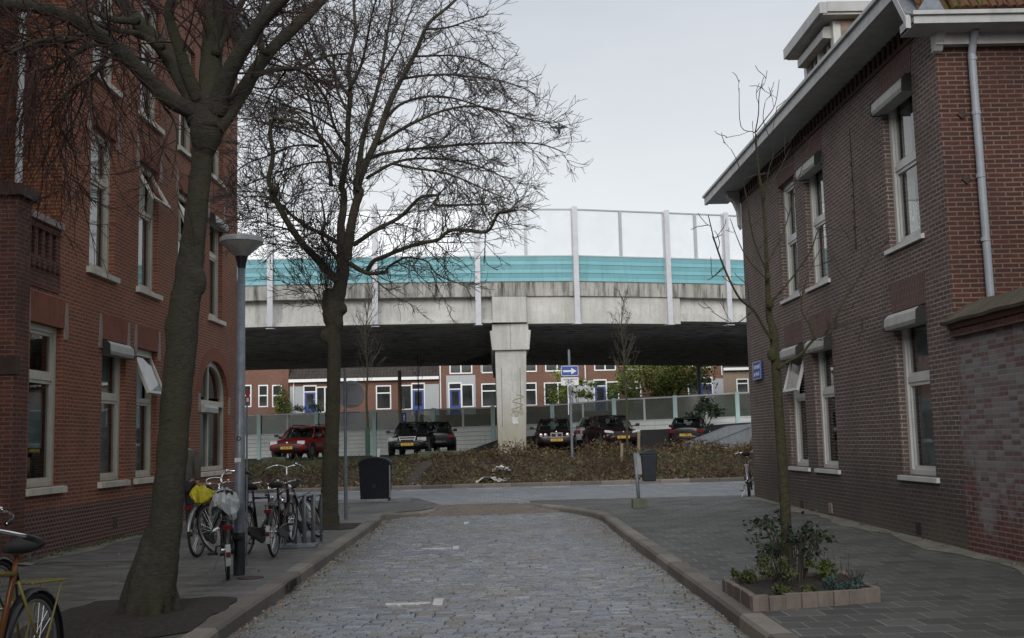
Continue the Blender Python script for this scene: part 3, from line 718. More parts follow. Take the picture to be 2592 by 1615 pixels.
# keep only side reveals of the rectangular hole below the spring: fill above it with brick
for i in range(24):
    (a0, z0_), (a1, z1_) = arc[i], arc[i + 1]
    mb.poly([LF(a0, 0, z0_), LF(a1, 0, z1_), LF(a1, 0, AZ + AR), LF(a0, 0, AZ + AR)])
    mb.poly([LF(a0, 0, z0_), LF(a1, 0, z1_), LF(a1, -REV, z1_), LF(a0, -REV, z0_)])
up = wall_holes(LF, 16.42, 26.95, 3.95, 11.7, holesF + holesS, REV)
k = len(mb.v); mb.v += up.v; mb.f += [tuple(i + k for i in q) for q in up.f]
mb.build('wall', 'brick_left', lb)
em = MB()
em.poly([LF(16.42, 0, 3.95), LF(16.42, -9, 3.95), LF(16.42, -9, 11.7), LF(16.42, 0, 11.7)])
em.poly([LF(14.98, 0, -.1), LF(14.98, -9, -.1), LF(14.98, -9, 3.95), LF(14.98, 0, 3.95)])
em.poly([LF(26.95, 0, -.1), LF(26.95, -9, -.1), LF(26.95, -9, 11.7), LF(26.95, 0, 11.7)])
em.poly([LF(14.98, -9, -.1), LF(26.95, -9, -.1), LF(26.95, -9, 11.7), LF(14.98, -9, 11.7)])
em.build('end_wall', 'brick_left_end', lb)
rm = MB().boxf(LF, (16.25, -9.2, 11.7), (27.1, .45, 11.82)); rm.boxf(LF, (16.2, .30, 11.82), (27.15, .50, 12.0)); rm.boxf(LF, (16.25, -9.2, 11.82), (27.1, .29, 11.9))
MB().boxf(LF, (14.99, -8.9, 3.9), (16.41, -.02, 3.96)).build('terrace', 'lead', lb)
rm.build('roof', 'lead', lb)
pm = MB(); 
pm.boxf(LF, (15.0, -.05, -.1), (26.97, .018, .80)); pm.build('plinth', 'plinth_left', lb)
# parapet of the roof terrace with its balusters
pp = MB(); pp.boxf(LF, (15.32, -.22, 3.95), (16.41, .02, 4.40)); pp.boxf(LF, (15.32, -.22, 4.80), (16.41, .02, 4.90))
for s in lin(15.36, 16.34, 5): pp.boxf(LF, (s - .055, -.20, 4.40), (s + .055, .0, 4.80))
pr = pp.build('parapet', 'brick_pier', lb)
MB().boxf(LF, (15.32, -.28, 4.90), (16.41, .07, 5.0)).build('coping', 'stone_grey', pr)
pq = MB(); pq.boxf(LF, (14.90, -.48, -.1), (15.34, .045, 5.10)); 
for i, s in enumerate(lin(15.42, 16.3, 6)): pq.boxf(LF, (s - .04, .0, 4.22), (s + .04, .06, 4.34))
pi_ = pq.build('pier', 'brick_pier', lb)
MB().boxf(LF, (14.82, -.56, 5.10), (15.42, .12, 5.26)).build('cap', 'iron', pi_); MB().boxf(LF, (14.86, -.52, 2.66), (15.0, .085, 2.90)).build('ledge', 'iron', pi_)
MB().tube([LF(16.36, -.62, 5.2), LF(16.36, -.62, 11.6)], .055, 10).build('drainpipe', 'pipe_white', lb)
MB().tube([LF(27.03, .02, .2), LF(27.03, .02, 5.7)], .045, 10).boxf(LF, (26.96, -.04, 5.5), (27.06, .12, 5.62)).build('drainpipe', 'pipe_grey', lb)
# flat brick arches and grey springer stones
def lintel(fn, a, b, d, h, sp, mat, bld): MB().prism([(a - .02, d), (b + .02, d), (b + sp, d + h), (a - sp, d + h)], lambda u, v, t: fn(u, t, v), -.02, .006).build('lintel', mat, bld)
for a, b, c, d in holesG + holesF:
    h = .40; lintel(LF, a, b, d, h, .1, 'soldier_left', lb)
    for s, g in ((a, -1), (b, 1)):
        MB().prism([(s + g * .02, d - .16), (s + g * .17, d - .16), (s + g * .17, d - .05), (s + g * .13, d + h), (s + g * .06, d + h)], lambda u, v, t: LF(u, t, v), -.02, .014).build('springer_stone', 'stone_grey', lb)
lm = MB()
for i in range(24):
    (a0, z0_), (a1, z1_) = arc[i], arc[i + 1]
    lm.prism([(a0, z0_), (a1, z1_), (mc + (a1 - mc) * 1.28, AZ + (z1_ - AZ) * 1.36), (mc + (a0 - mc) * 1.28, AZ + (z0_ - AZ) * 1.36)], lambda u, v, t: LF(u, t, v), -.02, .006)
lm.build('brick_arch', 'soldier_left', lb)
for s, g in ((AS0, -1), (AS1, 1)): MB().prism([(s + g * .01, AZ - .35), (s + g * .18, AZ - .35), (s + g * .18, AZ + .05), (s + g * .02, AZ + .05)], lambda u, v, t: LF(u, t, v), -.02, .012).build('springer_stone', 'stone_grey', lb)
window(lb, LF, 15.48, 16.60, 1.13, 3.45, 2.70, mat='frame_cream', curtain='half')
window(lb, LF, 18.18, 19.30, 1.13, 3.45, 2.50, mat='frame_cream', blind=True, curtain='blue')
window(lb, LF, 19.86, 20.98, 1.13, 3.45, 2.52, mat='frame_cream', open_top=R(22), curtain='blue')
window(lb, LF, 17.55, 18.66, 4.55, 6.9, 6.1, mat='frame_cream', curtain='full')
window(lb, LF, 19.85, 20.96, 4.55, 6.9, 6.02, mat='frame_cream', open_top=R(30), curtain='sides')
window(lb, LF, 22.2, 23.3, 4.55, 6.9, 6.02, mat='frame_cream', open_top=R(20), curtain='sides')
window(lb, LF, 24.5, 25.6, 4.55, 6.9, 6.0, mat='frame_cream', blind=True, curtain='full')
for i, (a, b, c, d) in enumerate(holesS): window(lb, LF, a, b, c, d, 9.3, mat='frame_cream', curtain=('full', 'sides', 'full', 'sides')[i])
# arched window
f0, f1 = -.20, -.10; wm = MB(); fb = lambda a, b, c, d, n0=f0, n1=f1: wm.boxf(LF, (a, n0, c), (b, n1, d))
fb(AS0, AS0 + .1, 1.13, AZ); fb(AS1 - .1, AS1, 1.13, AZ); fb(AS0 + .1, AS1 - .1, 1.13, 1.22); fb(AS0 + .1, AS1 - .1, 2.56, 2.68, f0, f1 + .02)
fb(mc - .2, mc - .12, 1.22, 2.56, f0, f1 - .01); fb(mc - .2, mc - .12, 2.68, AZ + AR - .05, f0, f1 - .01)
for i in range(24):
    (a0, z0_), (a1, z1_) = arc[i], arc[i + 1]; q = .90
    wm.prism([(a0, z0_), (a1, z1_), (mc + (a1 - mc) * q, AZ + (z1_ - AZ) * .86), (mc + (a0 - mc) * q, AZ + (z0_ - AZ) * .86)], lambda u, v, t: LF(u, t, v), f0, f1)
aw = wm.build('window', 'frame_cream', lb)
gm = MB(); gm.poly([LF(AS0 + .1, -.16, 1.2), LF(AS1 - .1, -.16, 1.2), LF(AS1 - .1, -.16, 2.6), LF(AS0 + .1, -.16, 2.6)])
gm.poly([LF(a, -.16, z) for a, z in arc] ); gm.build('pane', 'glass', aw)
MB().prism([(-.1, 1.13), (.07, 1.105), (.07, 1.02), (-.1, 1.02)], lambda u, v, t: LF(t, u, v), AS0 - .1, AS1 + .1).build('sill', 'sill', aw)
MB().prism([(-.1, 2.58), (.06, 2.56), (.10, 2.5), (.1, 2.4), (-.1, 2.38)], lambda u, v, t: LF(t, u, v), AS0 + .02, mc - .05).build('sun_blind', 'blind_box', aw)
curtain_mb(LF, AS0 + .1, AS1 - .1, 1.2, 2.5, -.34, .02, .25).build('curtain', 'curtain_blue', aw)
MB().boxf(LF, (18.75, .0, .34), (18.93, .024, .52)).build('vent', 'iron', lb)

# ---- right corner house
rb = thing('corner_house', 'brown brick corner house with white eaves and a dormer on the right of the street', 'house', RF(18.8, -4.5, 0.1))
hL = [(19.98, 21.1, 1.03, 3.28), (18.27, 19.40, 1.03, 3.28), (14.28, 15.42, 1.03, 3.28)]
hU = [(19.98, 21.08, 4.20, 6.40), (18.25, 19.36, 4.20, 6.40), (14.26, 15.40, 4.20, 6.40)]
mb = wall_holes(RF, 13.43, 24.2, -.1, 6.78, hL + hU, REV); mb.build('wall', 'brick_right', rb)
em = MB(); em.poly([RF(13.43, 0, -.1), RF(13.43, -9, -.1), RF(13.43, -9, 6.9), RF(13.43, 0, 6.9)]); em.build('end_wall', 'brick_right_end', rb)
em = MB(); em.poly([RF(24.2, 0, -.1), RF(24.2, -9, -.1), RF(24.2, -9, 7.05), RF(24.2, 0, 7.05)]); em.poly([RF(13.43, -9, -.1), RF(24.2, -9, -.1), RF(24.2, -9, 7.05), RF(13.43, -9, 7.05)])
em.poly([RF(13.44, -8.9, 6.95), RF(24.2, -8.9, 6.95), RF(24.2, -.1, 6.95), RF(13.44, -.1, 6.95)]); em.build('back_wall', 'brick_right', rb)
fm = MB().boxf(RF, (13.44, -.12, 6.78), (24.19, .03, 6.84)); fm.boxf(RF, (13.44, -.12, 6.84), (24.19, -.03, 7.06))
s = 13.5
while s < 24.1: fm.boxf(RF, (s, -.1, 6.84), (s + .1, .022, 7.05)); s += .2
fm.build('frieze', 'frieze', rb)
for a, b, c, d in hL + hU: lintel(RF, a, b, d, .40, .08, 'soldier_right', rb)
kw = dict(mat='frame_white', sill_mat='frame_white')
window(rb, RF, 19.98, 21.1, 1.03, 3.28, 2.33, open_top=R(16), blind=True, curtain='slats', **kw)
window(rb, RF, 18.27, 19.40, 1.03, 3.28, 2.33, blind=True, curtain='slats', **kw)
window(rb, RF, 14.28, 15.42, 1.03, 3.28, 2.33, blind=True, curtain='blue', **kw)
window(rb, RF, 19.98, 21.08, 4.20, 6.40, 5.32, curtain='sides', **kw)
window(rb, RF, 18.25, 19.36, 4.20, 6.40, 5.32, blind=True, curtain='sides', **kw)
window(rb, RF, 14.26, 15.40, 4.20, 6.40, 5.32, blind=True, curtain='sides', **kw)
ev = MB(); ev.boxf(RF, (13.42, -.02, 7.06), (25.55, .46, 7.09)); ev.boxf(RF, (13.40, .46, 7.045), (25.60, .53, 7.22)); ev.boxf(RF, (13.38, .44, 7.22), (25.64, .57, 7.27))
ev.prism([(0, 7.05), (.30, 7.05), (.27, 6.93), (.15, 6.82), (.07, 6.62), (.05, 6.3), (0, 6.2)], lambda u, v, t: RF(t, u, v), 24.21, 24.40)
ev.prism([(0.0, 7.05), (.24, 7.05), (.10, 6.9), (.03, 6.72), (0, 6.7)], lambda u, v, t: RF(t, u, v), 13.45, 13.53)
ev.build('eaves', 'eaves_paint', rb)
ng = MB(); ng.box((5.22, 12.98, 6.56), (14.6, 13.42, 6.60)); ng.box((5.22, 12.95, 6.565), (14.6, 13.0, 6.665)); ng.box((5.20, 12.91, 6.665), (14.6, 13.0, 6.715)); ng.box((5.22, 13.0, 6.565), (5.26, 13.42, 6.70))
ng.box((5.62, 13.30, 6.42), (14.6, 13.41, 6.56)); ng.prism([(13.41, 6.56), (13.22, 6.56), (13.36, 6.36), (13.41, 6.34)], lambda u, v, t: (t, u, v), 5.60, 5.72)
ng.prism([(12.93, 6.50), (12.93, 6.64), (13.42, 7.30), (13.42, 7.14)], lambda u, v, t: (t, u, v), 5.11, 5.17)
ng.build('gutter', 'eaves_paint', rb)
ld = MB(); ld.prism([(12.95, 6.69), (13.42, 7.31), (13.42, 7.28), (12.97, 6.67)], lambda u, v, t: (t, u, v), 5.12, 5.62); ld.build('flashing', 'lead', rb)
# hipped tiled roof
z0_, zr = 7.24, 12.4; rf = MB()
E = [RF(13.0, .50, z0_), RF(25.6, .50, z0_), RF(25.6, -9.3, z0_), RF(13.0, -9.3, z0_)]; r1, r2 = RF(17.5, -4.4, zr), RF(20.8, -4.4, zr)
rf.poly([E[0], E[1], r2, r1]); rf.poly([E[2], E[3], r1, r2]); rf.poly([E[1], E[2], r2])
nE0, nE1 = Vector((5.3, 12.99, 6.70)), Vector((14.8, 12.99, 6.70)); rf.poly([nE0, nE1, r1]); rf.poly([E[0], nE0, r1]); rf.poly([nE1, E[3], r1])
rf.build('roof', 'roof_tile', rb)
# rolls of the pantiles over the near gutter
tm = MB(); n_ = (r1 - (nE0 + nE1) / 2).normalized()
for i in range(28):
    x = 5.75 + i * .235; p0 = Vector((x, 12.96, 6.74)); p1 = p0 + Vector((0, .62, .86))
    tm.tube([p0, p1], .05, 8); tm.tube([p0 + Vector((.115, .02, -.005)), p1 + Vector((.115, .02, -.005))], .075, 8)
tm.build('pantiles', 'roof_tile', rb)
dp = MB(); dp.tube([(6.08, 13.2, 6.57), (6.08, 13.30, 6.42), (6.08, 13.35, 6.3), (6.10, 13.35, 2.9)], .048, 12)
for z in (6.25, 5.55, 4.75, 3.95): dp.lathe([(.048, z - .03), (.056, z - .03), (.056, z + .02), (.048, z + .02)], (6.085, 13.35, 0), 'z', 12)
dp.build('drainpipe', 'pipe_grey', rb)
for z in (5.55, 4.72): MB().prism([(-.06, 0), (0, -.06), (.06, 0), (0, .06)], lambda u, v, t: (5.93 + u, t, z + v), 13.40, 13.43).build('wall_anchor', 'iron', rb)
am = MB()
am.tube([RF(16.75, .012, 6.32), RF(16.75, .012, 5.3), RF(16.78, .012, 4.43)], [.006, .009, .011], 6); am.tube([RF(16.68, .03, 5.98), RF(16.84, .03, 6.02)], .007, 6)
for z in (5.75, 5.5, 5.25, 5.0, 4.75, 4.45): am.tube([RF(16.75 + (5.5 - z) * .02, .03, z), RF(16.75 + (5.5 - z) * .02, .025, z + .06)], [.022, .006], 6)
am.build('wall_anchor', 'iron', rb)
for s, z in ((20.55, .32), (14.98, .31)): MB().boxf(RF, (s - .09, -.01, z - .07), (s + .09, .006, z + .09)).build('vent', 'ink', rb)
vm = MB().boxf(RF, (18.72, .0, .28), (18.9, .012, .45))
for i in range(5): vm.boxf(RF, (18.73, .012, .29 + i * .032), (18.89, .02, .305 + i * .032))
vm.build('vent_grille', 'stone_grey', rb)
MB().boxf(RF, (17.92, .0, 3.33), (18.06, .015, 3.52)).build('air_brick', 'iron', rb)
# dormer
dm = MB(); D0, D1, DZ0, DZ1 = 17.10, 18.78, 7.3, 8.24
for a, b in ((D0, D0 + .16), (D0 + .78, D0 + .90), (D1 - .16, D1)): dm.boxf(RF, (a, -.06, DZ0), (b, .06, DZ1))
dm.boxf(RF, (D0, -.06, DZ0), (D1, .05, 7.62)); dm.boxf(RF, (D0, -.06, 8.16), (D1, .05, DZ1))
dr = dm.build('dormer', 'frame_white', rb)
MB().boxf(RF, (D0 - .01, -4.2, DZ0 - .1), (D0 + .05, -.06, DZ1)).build('cheek', 'stucco', dr); MB().boxf(RF, (D1 - .05, -4.2, DZ0 - .1), (D1 + .01, -.06, DZ1)).build('cheek', 'stucco', dr)
ro = MB().boxf(RF, (D0 - .22, -4.2, DZ1), (D1 + .22, .28, DZ1 + .05)); ro.boxf(RF, (D0 - .24, .22, DZ1 + .02), (D1 + .24, .34, DZ1 + .2)); ro.boxf(RF, (D0 - .26, -4.2, DZ1 + .04), (D0 - .18, .22, DZ1 + .2)); ro.build('cornice', 'eaves_paint', dr)
MB().boxf(RF, (D0 - .18, -4.2, DZ1 + .05), (D1 + .22, .22, DZ1 + .19)).build('dormer_roof', 'lead', dr)
for a, b in ((D0 + .16, D0 + .78), (D0 + .90, D1 - .16)):
    w = MB().boxf(RF, (a, -.05, 7.62), (a + .08, .02, 8.16)).boxf(RF, (b - .08, -.05, 7.62), (b, .02, 8.16)).boxf(RF, ((a + b) / 2 - .04, -.05, 7.62), ((a + b) / 2 + .04, .02, 8.16)).build('dormer_window', 'frame_white', dr)
    MB().poly([RF(a, -.03, 7.6), RF(b, -.03, 7.6), RF(b, -.03, 8.16), RF(a, -.03, 8.16)]).build('dormer_pane', 'glass', dr)
    MB().prism([(.06, 8.18), (.17, 8.16), (.20, 8.10), (.20, 7.98), (.06, 7.97)], lambda u, v, t: RF(t, u, v), a - .05, b + .05).build('sun_blind', 'blind_box', dr)
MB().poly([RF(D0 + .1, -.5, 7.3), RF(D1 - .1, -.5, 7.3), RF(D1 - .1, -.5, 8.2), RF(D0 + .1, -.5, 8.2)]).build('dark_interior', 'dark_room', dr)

# ---- garden wall in line with the house
gw = thing('garden_wall', 'old brick garden wall with flaking whitewash and a tiled coping beside the corner house', 'wall', RF(9, -.17, .12))
MB().boxf(RF, (-12, -.34, -.1), (13.42, .012, 2.74)).build('wall', 'brick_garden', gw)
cp = MB(); cp.boxf(RF, (-12, -.40, 2.74), (13.41, .07, 2.84)); cp.boxf(RF, (-12, -.42, 2.84), (13.40, .10, 2.92))
cp.build('moulding', 'brick_pier', gw)
cp = MB()
s = -2.0
while s < 13.45:
    cp.prism([(.15, 2.90), (.16, 2.935), (-.165, 3.16), (-.49, 2.935), (-.48, 2.90)], lambda u, v, t: RF(t, u + .0, v + .006 * math.sin(s * 7)), s, s + .115); s += .12
cp.prism([(.15, 2.90), (.16, 2.93), (-.165, 3.15), (-.49, 2.93), (-.48, 2.90)], lambda u, v, t: RF(t, u, v), -12, -2.01)
cp.build('coping', 'coping_brown', gw)

# the street goes on behind the camera: unseen houses added to block sky light
def unseen_row_house(label, x0, x1, y0, y1, h, mat, face):
    t = thing('unseen_row_house', label, 'house', ((x0 + x1) / 2, (y0 + y1) / 2, 0), group='unseen houses along the street behind the viewer')
    MB().box((x0, y0, -.1), (x1, y1, h)).build('wall', mat, t)
    MB().box((x0 - .3, y0, h), (x1 + .3, y1, h + .25)).build('roof', 'lead', t)
    n = int((y1 - y0) / 2.4)
    for i in range(n):
        for z in (1.1, 4.5) + ((7.7,) if h > 9.5 else ()):
            y = y0 + .8 + i * 2.4; xf = x1 if face > 0 else x0
            w = MB()
            for a in ((y, y + .09, z, z + 2.3), (y + 1.0, y + 1.09, z, z + 2.3), (y + .09, y + 1.0, z, z + .09), (y + .09, y + 1.0, z + 2.21, z + 2.3), (y + .09, y + 1.0, z + 1.45, z + 1.53)): w.box((xf - .02, a[0], a[2]), (xf + .03, a[1], a[3])) if face > 0 else w.box((xf - .03, a[0], a[2]), (xf + .02, a[1], a[3]))
            w = w.build('window', 'frame_cream', t)
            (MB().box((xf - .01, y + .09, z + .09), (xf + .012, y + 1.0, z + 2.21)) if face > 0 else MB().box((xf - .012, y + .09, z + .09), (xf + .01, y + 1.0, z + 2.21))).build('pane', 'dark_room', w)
for i in range(4):
    unseen_row_house('unseen red brick row house number %s back along the left pavement' % ('one two three four'.split()[i]), -16, -6.75, 13.2 - (i + 1) * 11, 13.1 - i * 11, 10.6, 'brick_left', 1)
    unseen_row_house('unseen brown brick row house number %s back along the right pavement' % ('one two three four'.split()[i]), 5.95, 16, 5.0 - (i + 1) * 9, 4.9 - i * 9, 8.6, 'brick_right', -1)

# ------------------------------------------------------------------ viaduct
edge = [(-60, 49.5), (-30, 45.6), (-16, 44.4), (-8.9, 44.2), (-4.72, 44.25), (-.60, 44.5), (3.41, 44.9), (7.36, 46.0), (10.0, 46.75), (14.2, 48.2), (24, 52), (45, 62)]
def edge_pt(x):
    for (x0, y0), (x1, y1) in zip(edge, edge[1:]):
        if x0 <= x <= x1: return y0 + (y1 - y0) * (x - x0) / (x1 - x0)
    return edge[0][1] if x < edge[0][0] else edge[-1][1]
def edge_n(x):
    d = Vector((1, (edge_pt(x + .5) - edge_pt(x - .5)), 0)).normalized(); return Vector((-d.y, d.x, 0))   # pointing away from the camera
def EP(x, off, z):
    """point on the viaduct: x along it, off metres behind its front edge"""
    n = edge_n(x); return Vector((x + n.x * off, edge_pt(x) + n.y * off, z))
XS = sorted(set([e[0] for e in edge] + lin(-58, 44, 52)))
def run(mb, prof, xs):
    """closed profile (off, z) swept along the viaduct"""
    n = len(mb.v); k = len(prof)
    for x in xs:
        for o, z in prof: mb.v.append(tuple(EP(x, o, z)))
    for i in range(len(xs) - 1):
        for j in range(k):
            j2 = (j + 1) % k; mb.f.append((n + i * k + j, n + (i + 1) * k + j, n + (i + 1) * k + j2, n + i * k + j2))
    mb.f.append(tuple(n + j for j in range(k))); mb.f.append(tuple(n + (len(xs) - 1) * k + j for j in reversed(range(k))))
    return mb
def seg(a, b, step=1.5): return lin(a, b, max(2, int(abs(b - a) / step) + 1))
vd = thing('viaduct', 'concrete road viaduct crossing above the parked cars at the end of the street', 'bridge', (0, 44, 0))
ZS, ZL, ZT = 6.44, 7.50, 8.08
run(MB(), [(.02, ZL), (.0, ZT), (.5, ZT), (.5, ZL)], XS).build('deck_edge', 'concrete_streaked', vd)
run(MB(), [(.5, ZL - .05), (.5, ZT - .02), (25.3, ZT - .02), (25.3, ZL - .05)], XS).build('deck', 'concrete', vd)
gm = MB()
run(gm, [(.42, ZL - .001), (.36, ZS + .16), (.22, ZS + .14), (.2, ZS), (1.1, ZS), (1.1, ZL - .06)], seg(-60, .13))
run(gm, [(.42, ZL - .001), (.36, ZS + .42), (.20, ZS + .40), (.18, ZS + .06), (1.1, ZS + .06), (1.1, ZL - .06)], seg(7.95, 45))
gm.build('girder', 'concrete', vd)
gm = MB(); run(gm, [(.12, ZL - .001), (.12, ZS - .06), (1.1, ZS - .06), (1.1, ZL - .06)], seg(1.40, 7.94))
gm.build('girder', 'concrete_pier', vd)
gm = MB(); run(gm, [(.04, ZL - .0015), (.04, ZS + .0), (1.1, ZS + .0), (1.1, ZL - .07)], seg(-.02, 1.38)); gm.build('pier_beam', 'concrete_pier', vd)
sm = MB(); i = 0
o = 1.4
while o < 25.2:
    run(sm, [(o, ZL - .1), (o, ZS + .02), (o + .62, ZS + .02), (o + .62, ZL - .1)], XS); o += 1.0
run(sm, [(1.2, ZL - .06), (1.2, ZS + .5), (25.3, ZS + .5), (25.3, ZL - .06)], XS)
sm.build('soffit_beams', 'soffit', vd)
pm = MB(); P0 = Vector((.69, 45.05, 0)); hw = .64
fnp = lambda x, y, z: (P0.x + x, P0.y + y, z)
n = len(pm.v)
pm.prism([(-.60, -.2), (.48, -.2), (.62, 5.35), (-.66, 5.35)], lambda u, v, t: fnp(u + .02, t, v), 0, 19)
pr = pm.build('pier', 'concrete_pier', vd, bevel=.03)
pc = MB(); pc.prism([(-.75, 5.33), (.76, 5.33), (.84, 6.12), (.74, 6.14), (.74, 6.40), (-.74, 6.40), (-.74, 6.14), (-.84, 6.12)], lambda u, v, t: fnp(u, t, v), -.16, 19.2)
pc.build('pier_cap', 'concrete_pier', pr, bevel=.02)
gm2 = MB(); gm2.box((P0.x - .006, P0.y - .166, 5.36), (P0.x + .006, P0.y - .158, 6.38))
for x in (-.40, .36): gm2.box((P0.x + x - .008, P0.y - .006, 2.2 + .5 * (x > 0)), (P0.x + x + .008, P0.y + .004, 4.6))
gm2.build('joint', 'ink', pr)
# faded graffiti and a torn poster on the pier
gr = MB(); r_ = random.Random(5)
pts = [at(1308 + 14 * math.sin(i * .9) + (i % 3) * 2, 998 + i * 3.1, 45.035) for i in range(18)]
gr.tube([(p.x, 45.04, p.z) for p in pts], .022, 4)
gr.tube([(at(1294 + 34 * i / 8, 1052 - 10 * math.sin(i * 1.4) - i * 2, 45).x, 45.04, at(1294, 1052 - 10 * math.sin(i * 1.4) - i * 2, 45).z) for i in range(9)], .02, 4)
gr.build('graffiti', plain('graffiti', (.42, .40, .31), .9), pr)
q = at(1303, 1064, 45); MB().prism([(q.x + x, q.z + z) for x, z in ((-.12, -.1), (-.02, -.17), (.05, -.12), (.14, -.16), (.12, .02), (.15, .12), (.03, .14), (-.1, .13))], lambda u, v, t: (u, t, v), 45.03, 45.045).build('torn_poster', 'paper', pr)

# noise barrier on the viaduct
nb = thing('noise_barrier', 'turquoise and clear noise barrier with white posts along the edge of the viaduct', 'barrier', (0, 44, ZS))
posts = [-25.6, -21.4, -17.2, -13.05, -8.9, -4.72, -.60, 3.41, 7.36, 10.02, 13.6, 17.3, 21.0, 24.7]
zt0, zt1, zr1 = 8.09, 9.12, 11.12
for x in posts:
    pmb = MB(); n = edge_n(x); d = Vector((n.y, -n.x, 0))
    fp = lambda a, o, z: EP(x, -.02, 0) + d * a + n * o + Vector((0, 0, z))
    pmb.boxf(fp, (-.11, -.20, ZS - .10 if -1 < x < 9 else ZS - .02), (.11, -.165, zr1 + .06)); pmb.boxf(fp, (-.016, -.165, ZS), (.016, .05, zr1 + .05)); pmb.boxf(fp, (-.11, .05, zt0), (.11, .08, zr1 + .05))
    pmb.boxf(fp, (-.16, -.24, ZS - .13), (.16, .15, ZS - .105)) 
    pmb.build('post', 'post_white', nb)
for x0, x1 in zip(posts, posts[1:]):
    xm = (x0 + x1) / 2
    xs = [x0 + .115, xm, x1 - .115]
    hgt = zt1 - zt0; prof = []
    k = 6
    for i in range(k):
        za = zt0 + hgt * i / k; zb = zt0 + hgt * (i + 1) / k
        prof += [(-.035 if i % 2 else -.06, za + .012), (-.075 if i % 2 else -.06, zb - .012), (-.02, zb - .006)]
    prof = [(.06, zt0)] + [(-.02, zt0)] + prof + [(-.02, zt1), (.06, zt1)]
    run(MB(), prof, xs).build('panel', 'teal_panel', nb)
    rm = run(MB(), [(-.08, zt1), (-.08, zt1 + .05), (.06, zt1 + .05), (.06, zt1)], xs); run(rm, [(-.06, zr1 - .05), (-.06, zr1), (.05, zr1), (.05, zr1 - .05)], xs)
    n = edge_n(xm); d = Vector((n.y, -n.x, 0)); fp = lambda a, o, z: EP(xm, 0, 0) + d * a + n * o + Vector((0, 0, z))
    rm.boxf(fp, (-.055, -.07, zt1 + .05), (.055, .05, zr1 - .05)); rm.build('rail', 'rail_grey', nb)
    run(MB(), [(-.008, zt1 + .05), (-.008, zr1 - .05), (.008, zr1 - .05), (.008, zt1 + .05)], xs).build('clear_panel', 'clear_panel', nb)

# ------------------------------------------------------------------ low noise wall behind the car park
def bar_pt(px): return 58 - (px - 656) * (58 - 53.8) / (1864 - 656)
sb = thing('street_barrier', 'low noise wall of smoked panels above pale boards behind the parked cars', 'barrier', (0, 56, 1.0))
tp = [366, 511, 656, 801, 947, 1097, 1247, 1397, 1553, 1707, 1864, 2025, 2190]
def top_px(px): return 1050 + (px - 656) * -.0335 if px < 1550 else (1011 - (px - 1553) * .05 if px < 1860 else 994 - (px - 1864) * .05)
def mid_px(px): return 1102.5 - (px - 656) * .0375
def bpt(px, py): Y = bar_pt(px); return at(px, py, Y)
for px in tp:
    a = bpt(px, top_px(px - 2) - 1); x, y = a.x, a.y
    zt = max(a.z, bpt(px + 3, top_px(px + 3)).z)
    pmb = MB().box((x - .10, y - .12, .6), (x + .10, y - .07, zt + .03)); pmb.box((x - .02, y - .07, .6), (x + .02, y + .1, zt)); pmb.box((x - .1, y + .1, .6), (x + .1, y + .13, zt))
    pmb.build('post', 'post_teal', sb)
for p0, p1 in zip(tp, tp[1:]):
    a0, a1 = bpt(p0, top_px(p0 + 1)), bpt(p1, top_px(p1 - 1)); b0, b1 = bpt(p0, mid_px(p0)), bpt(p1, mid_px(p1))
    z0b, z1b = bank_z(a0.x, 56) + .05, bank_z(a1.x, 56) + .05
    def Q(t, z0, z1, o): return Vector((a0.x + (a1.x - a0.x) * t, a0.y + (a1.y - a0.y) * t + o, z0 + (z1 - z0) * t))
    # ribbed boards
    wm = MB(); k = 6
    for i in range(k):
        f0_, f1_ = i / k, (i + 1) / k
        za0, za1 = z0b + (b0.z - z0b) * f0_, z1b + (b1.z - z1b) * f0_; zb0, zb1 = z0b + (b0.z - z0b) * f1_, z1b + (b1.z - z1b) * f1_
        n = len(wm.v); ta, tb = .035, .965
        for t, za, zb in ((ta, za0 + (za1 - za0) * ta, zb0 + (zb1 - zb0) * ta), (tb, za0 + (za1 - za0) * tb, zb0 + (zb1 - zb0) * tb)):
            for o, z in ((-.03, za + .01), (-.06, zb - .015), (.0, zb - .004), (.06, zb - .004), (.06, za)): q = Q(t, z, z, o); wm.v.append(tuple(q))
        for j in range(5): j2 = (j + 1) % 5; wm.f.append((n + j, n + 5 + j, n + 5 + j2, n + j2))
    wm.build('board', 'barrier_white', sb)
    rm = MB(); 
    for z0_, z1_, h in ((b0.z, b1.z, .06), (a0.z - .06, a1.z - .06, .07)):
        n = len(rm.v)
        for t in (.035, .965):
            for o, dz in ((-.06, 0), (-.06, h), (.05, h), (.05, 0)): q = Q(t, z0_, z1_, o); rm.v.append((q.x, q.y, q.z + dz))
        for j in range(4): j2 = (j + 1) % 4; rm.f.append((n + j, n + 4 + j, n + 4 + j2, n + j2))
    q0, q1 = Q(.5, b0.z, b1.z, 0), Q(.5, a0.z, a1.z, 0); rm.box((q0.x - .05, q0.y - .05, q0.z + .03), (q0.x + .05, q0.y + .04, q1.z - .05))
    rm.build('rail', 'post_white', sb)
    gm = MB(); gm.poly([Q(.035, b0.z + .06, b1.z + .06, .0), Q(.965, b0.z + .06, b1.z + .06, .0), Q(.965, a0.z - .06, a1.z - .06, .0), Q(.035, a0.z - .06, a1.z - .06, .0)])
    gm.poly([Q(.035, b0.z + .06, b1.z + .06, .02), Q(.965, b0.z + .06, b1.z + .06, .02), Q(.965, a0.z - .06, a1.z - .06, .02), Q(.035, a0.z - .06, a1.z - .06, .02)])
    gm.build('smoked_panel', 'smoked_panel', sb)

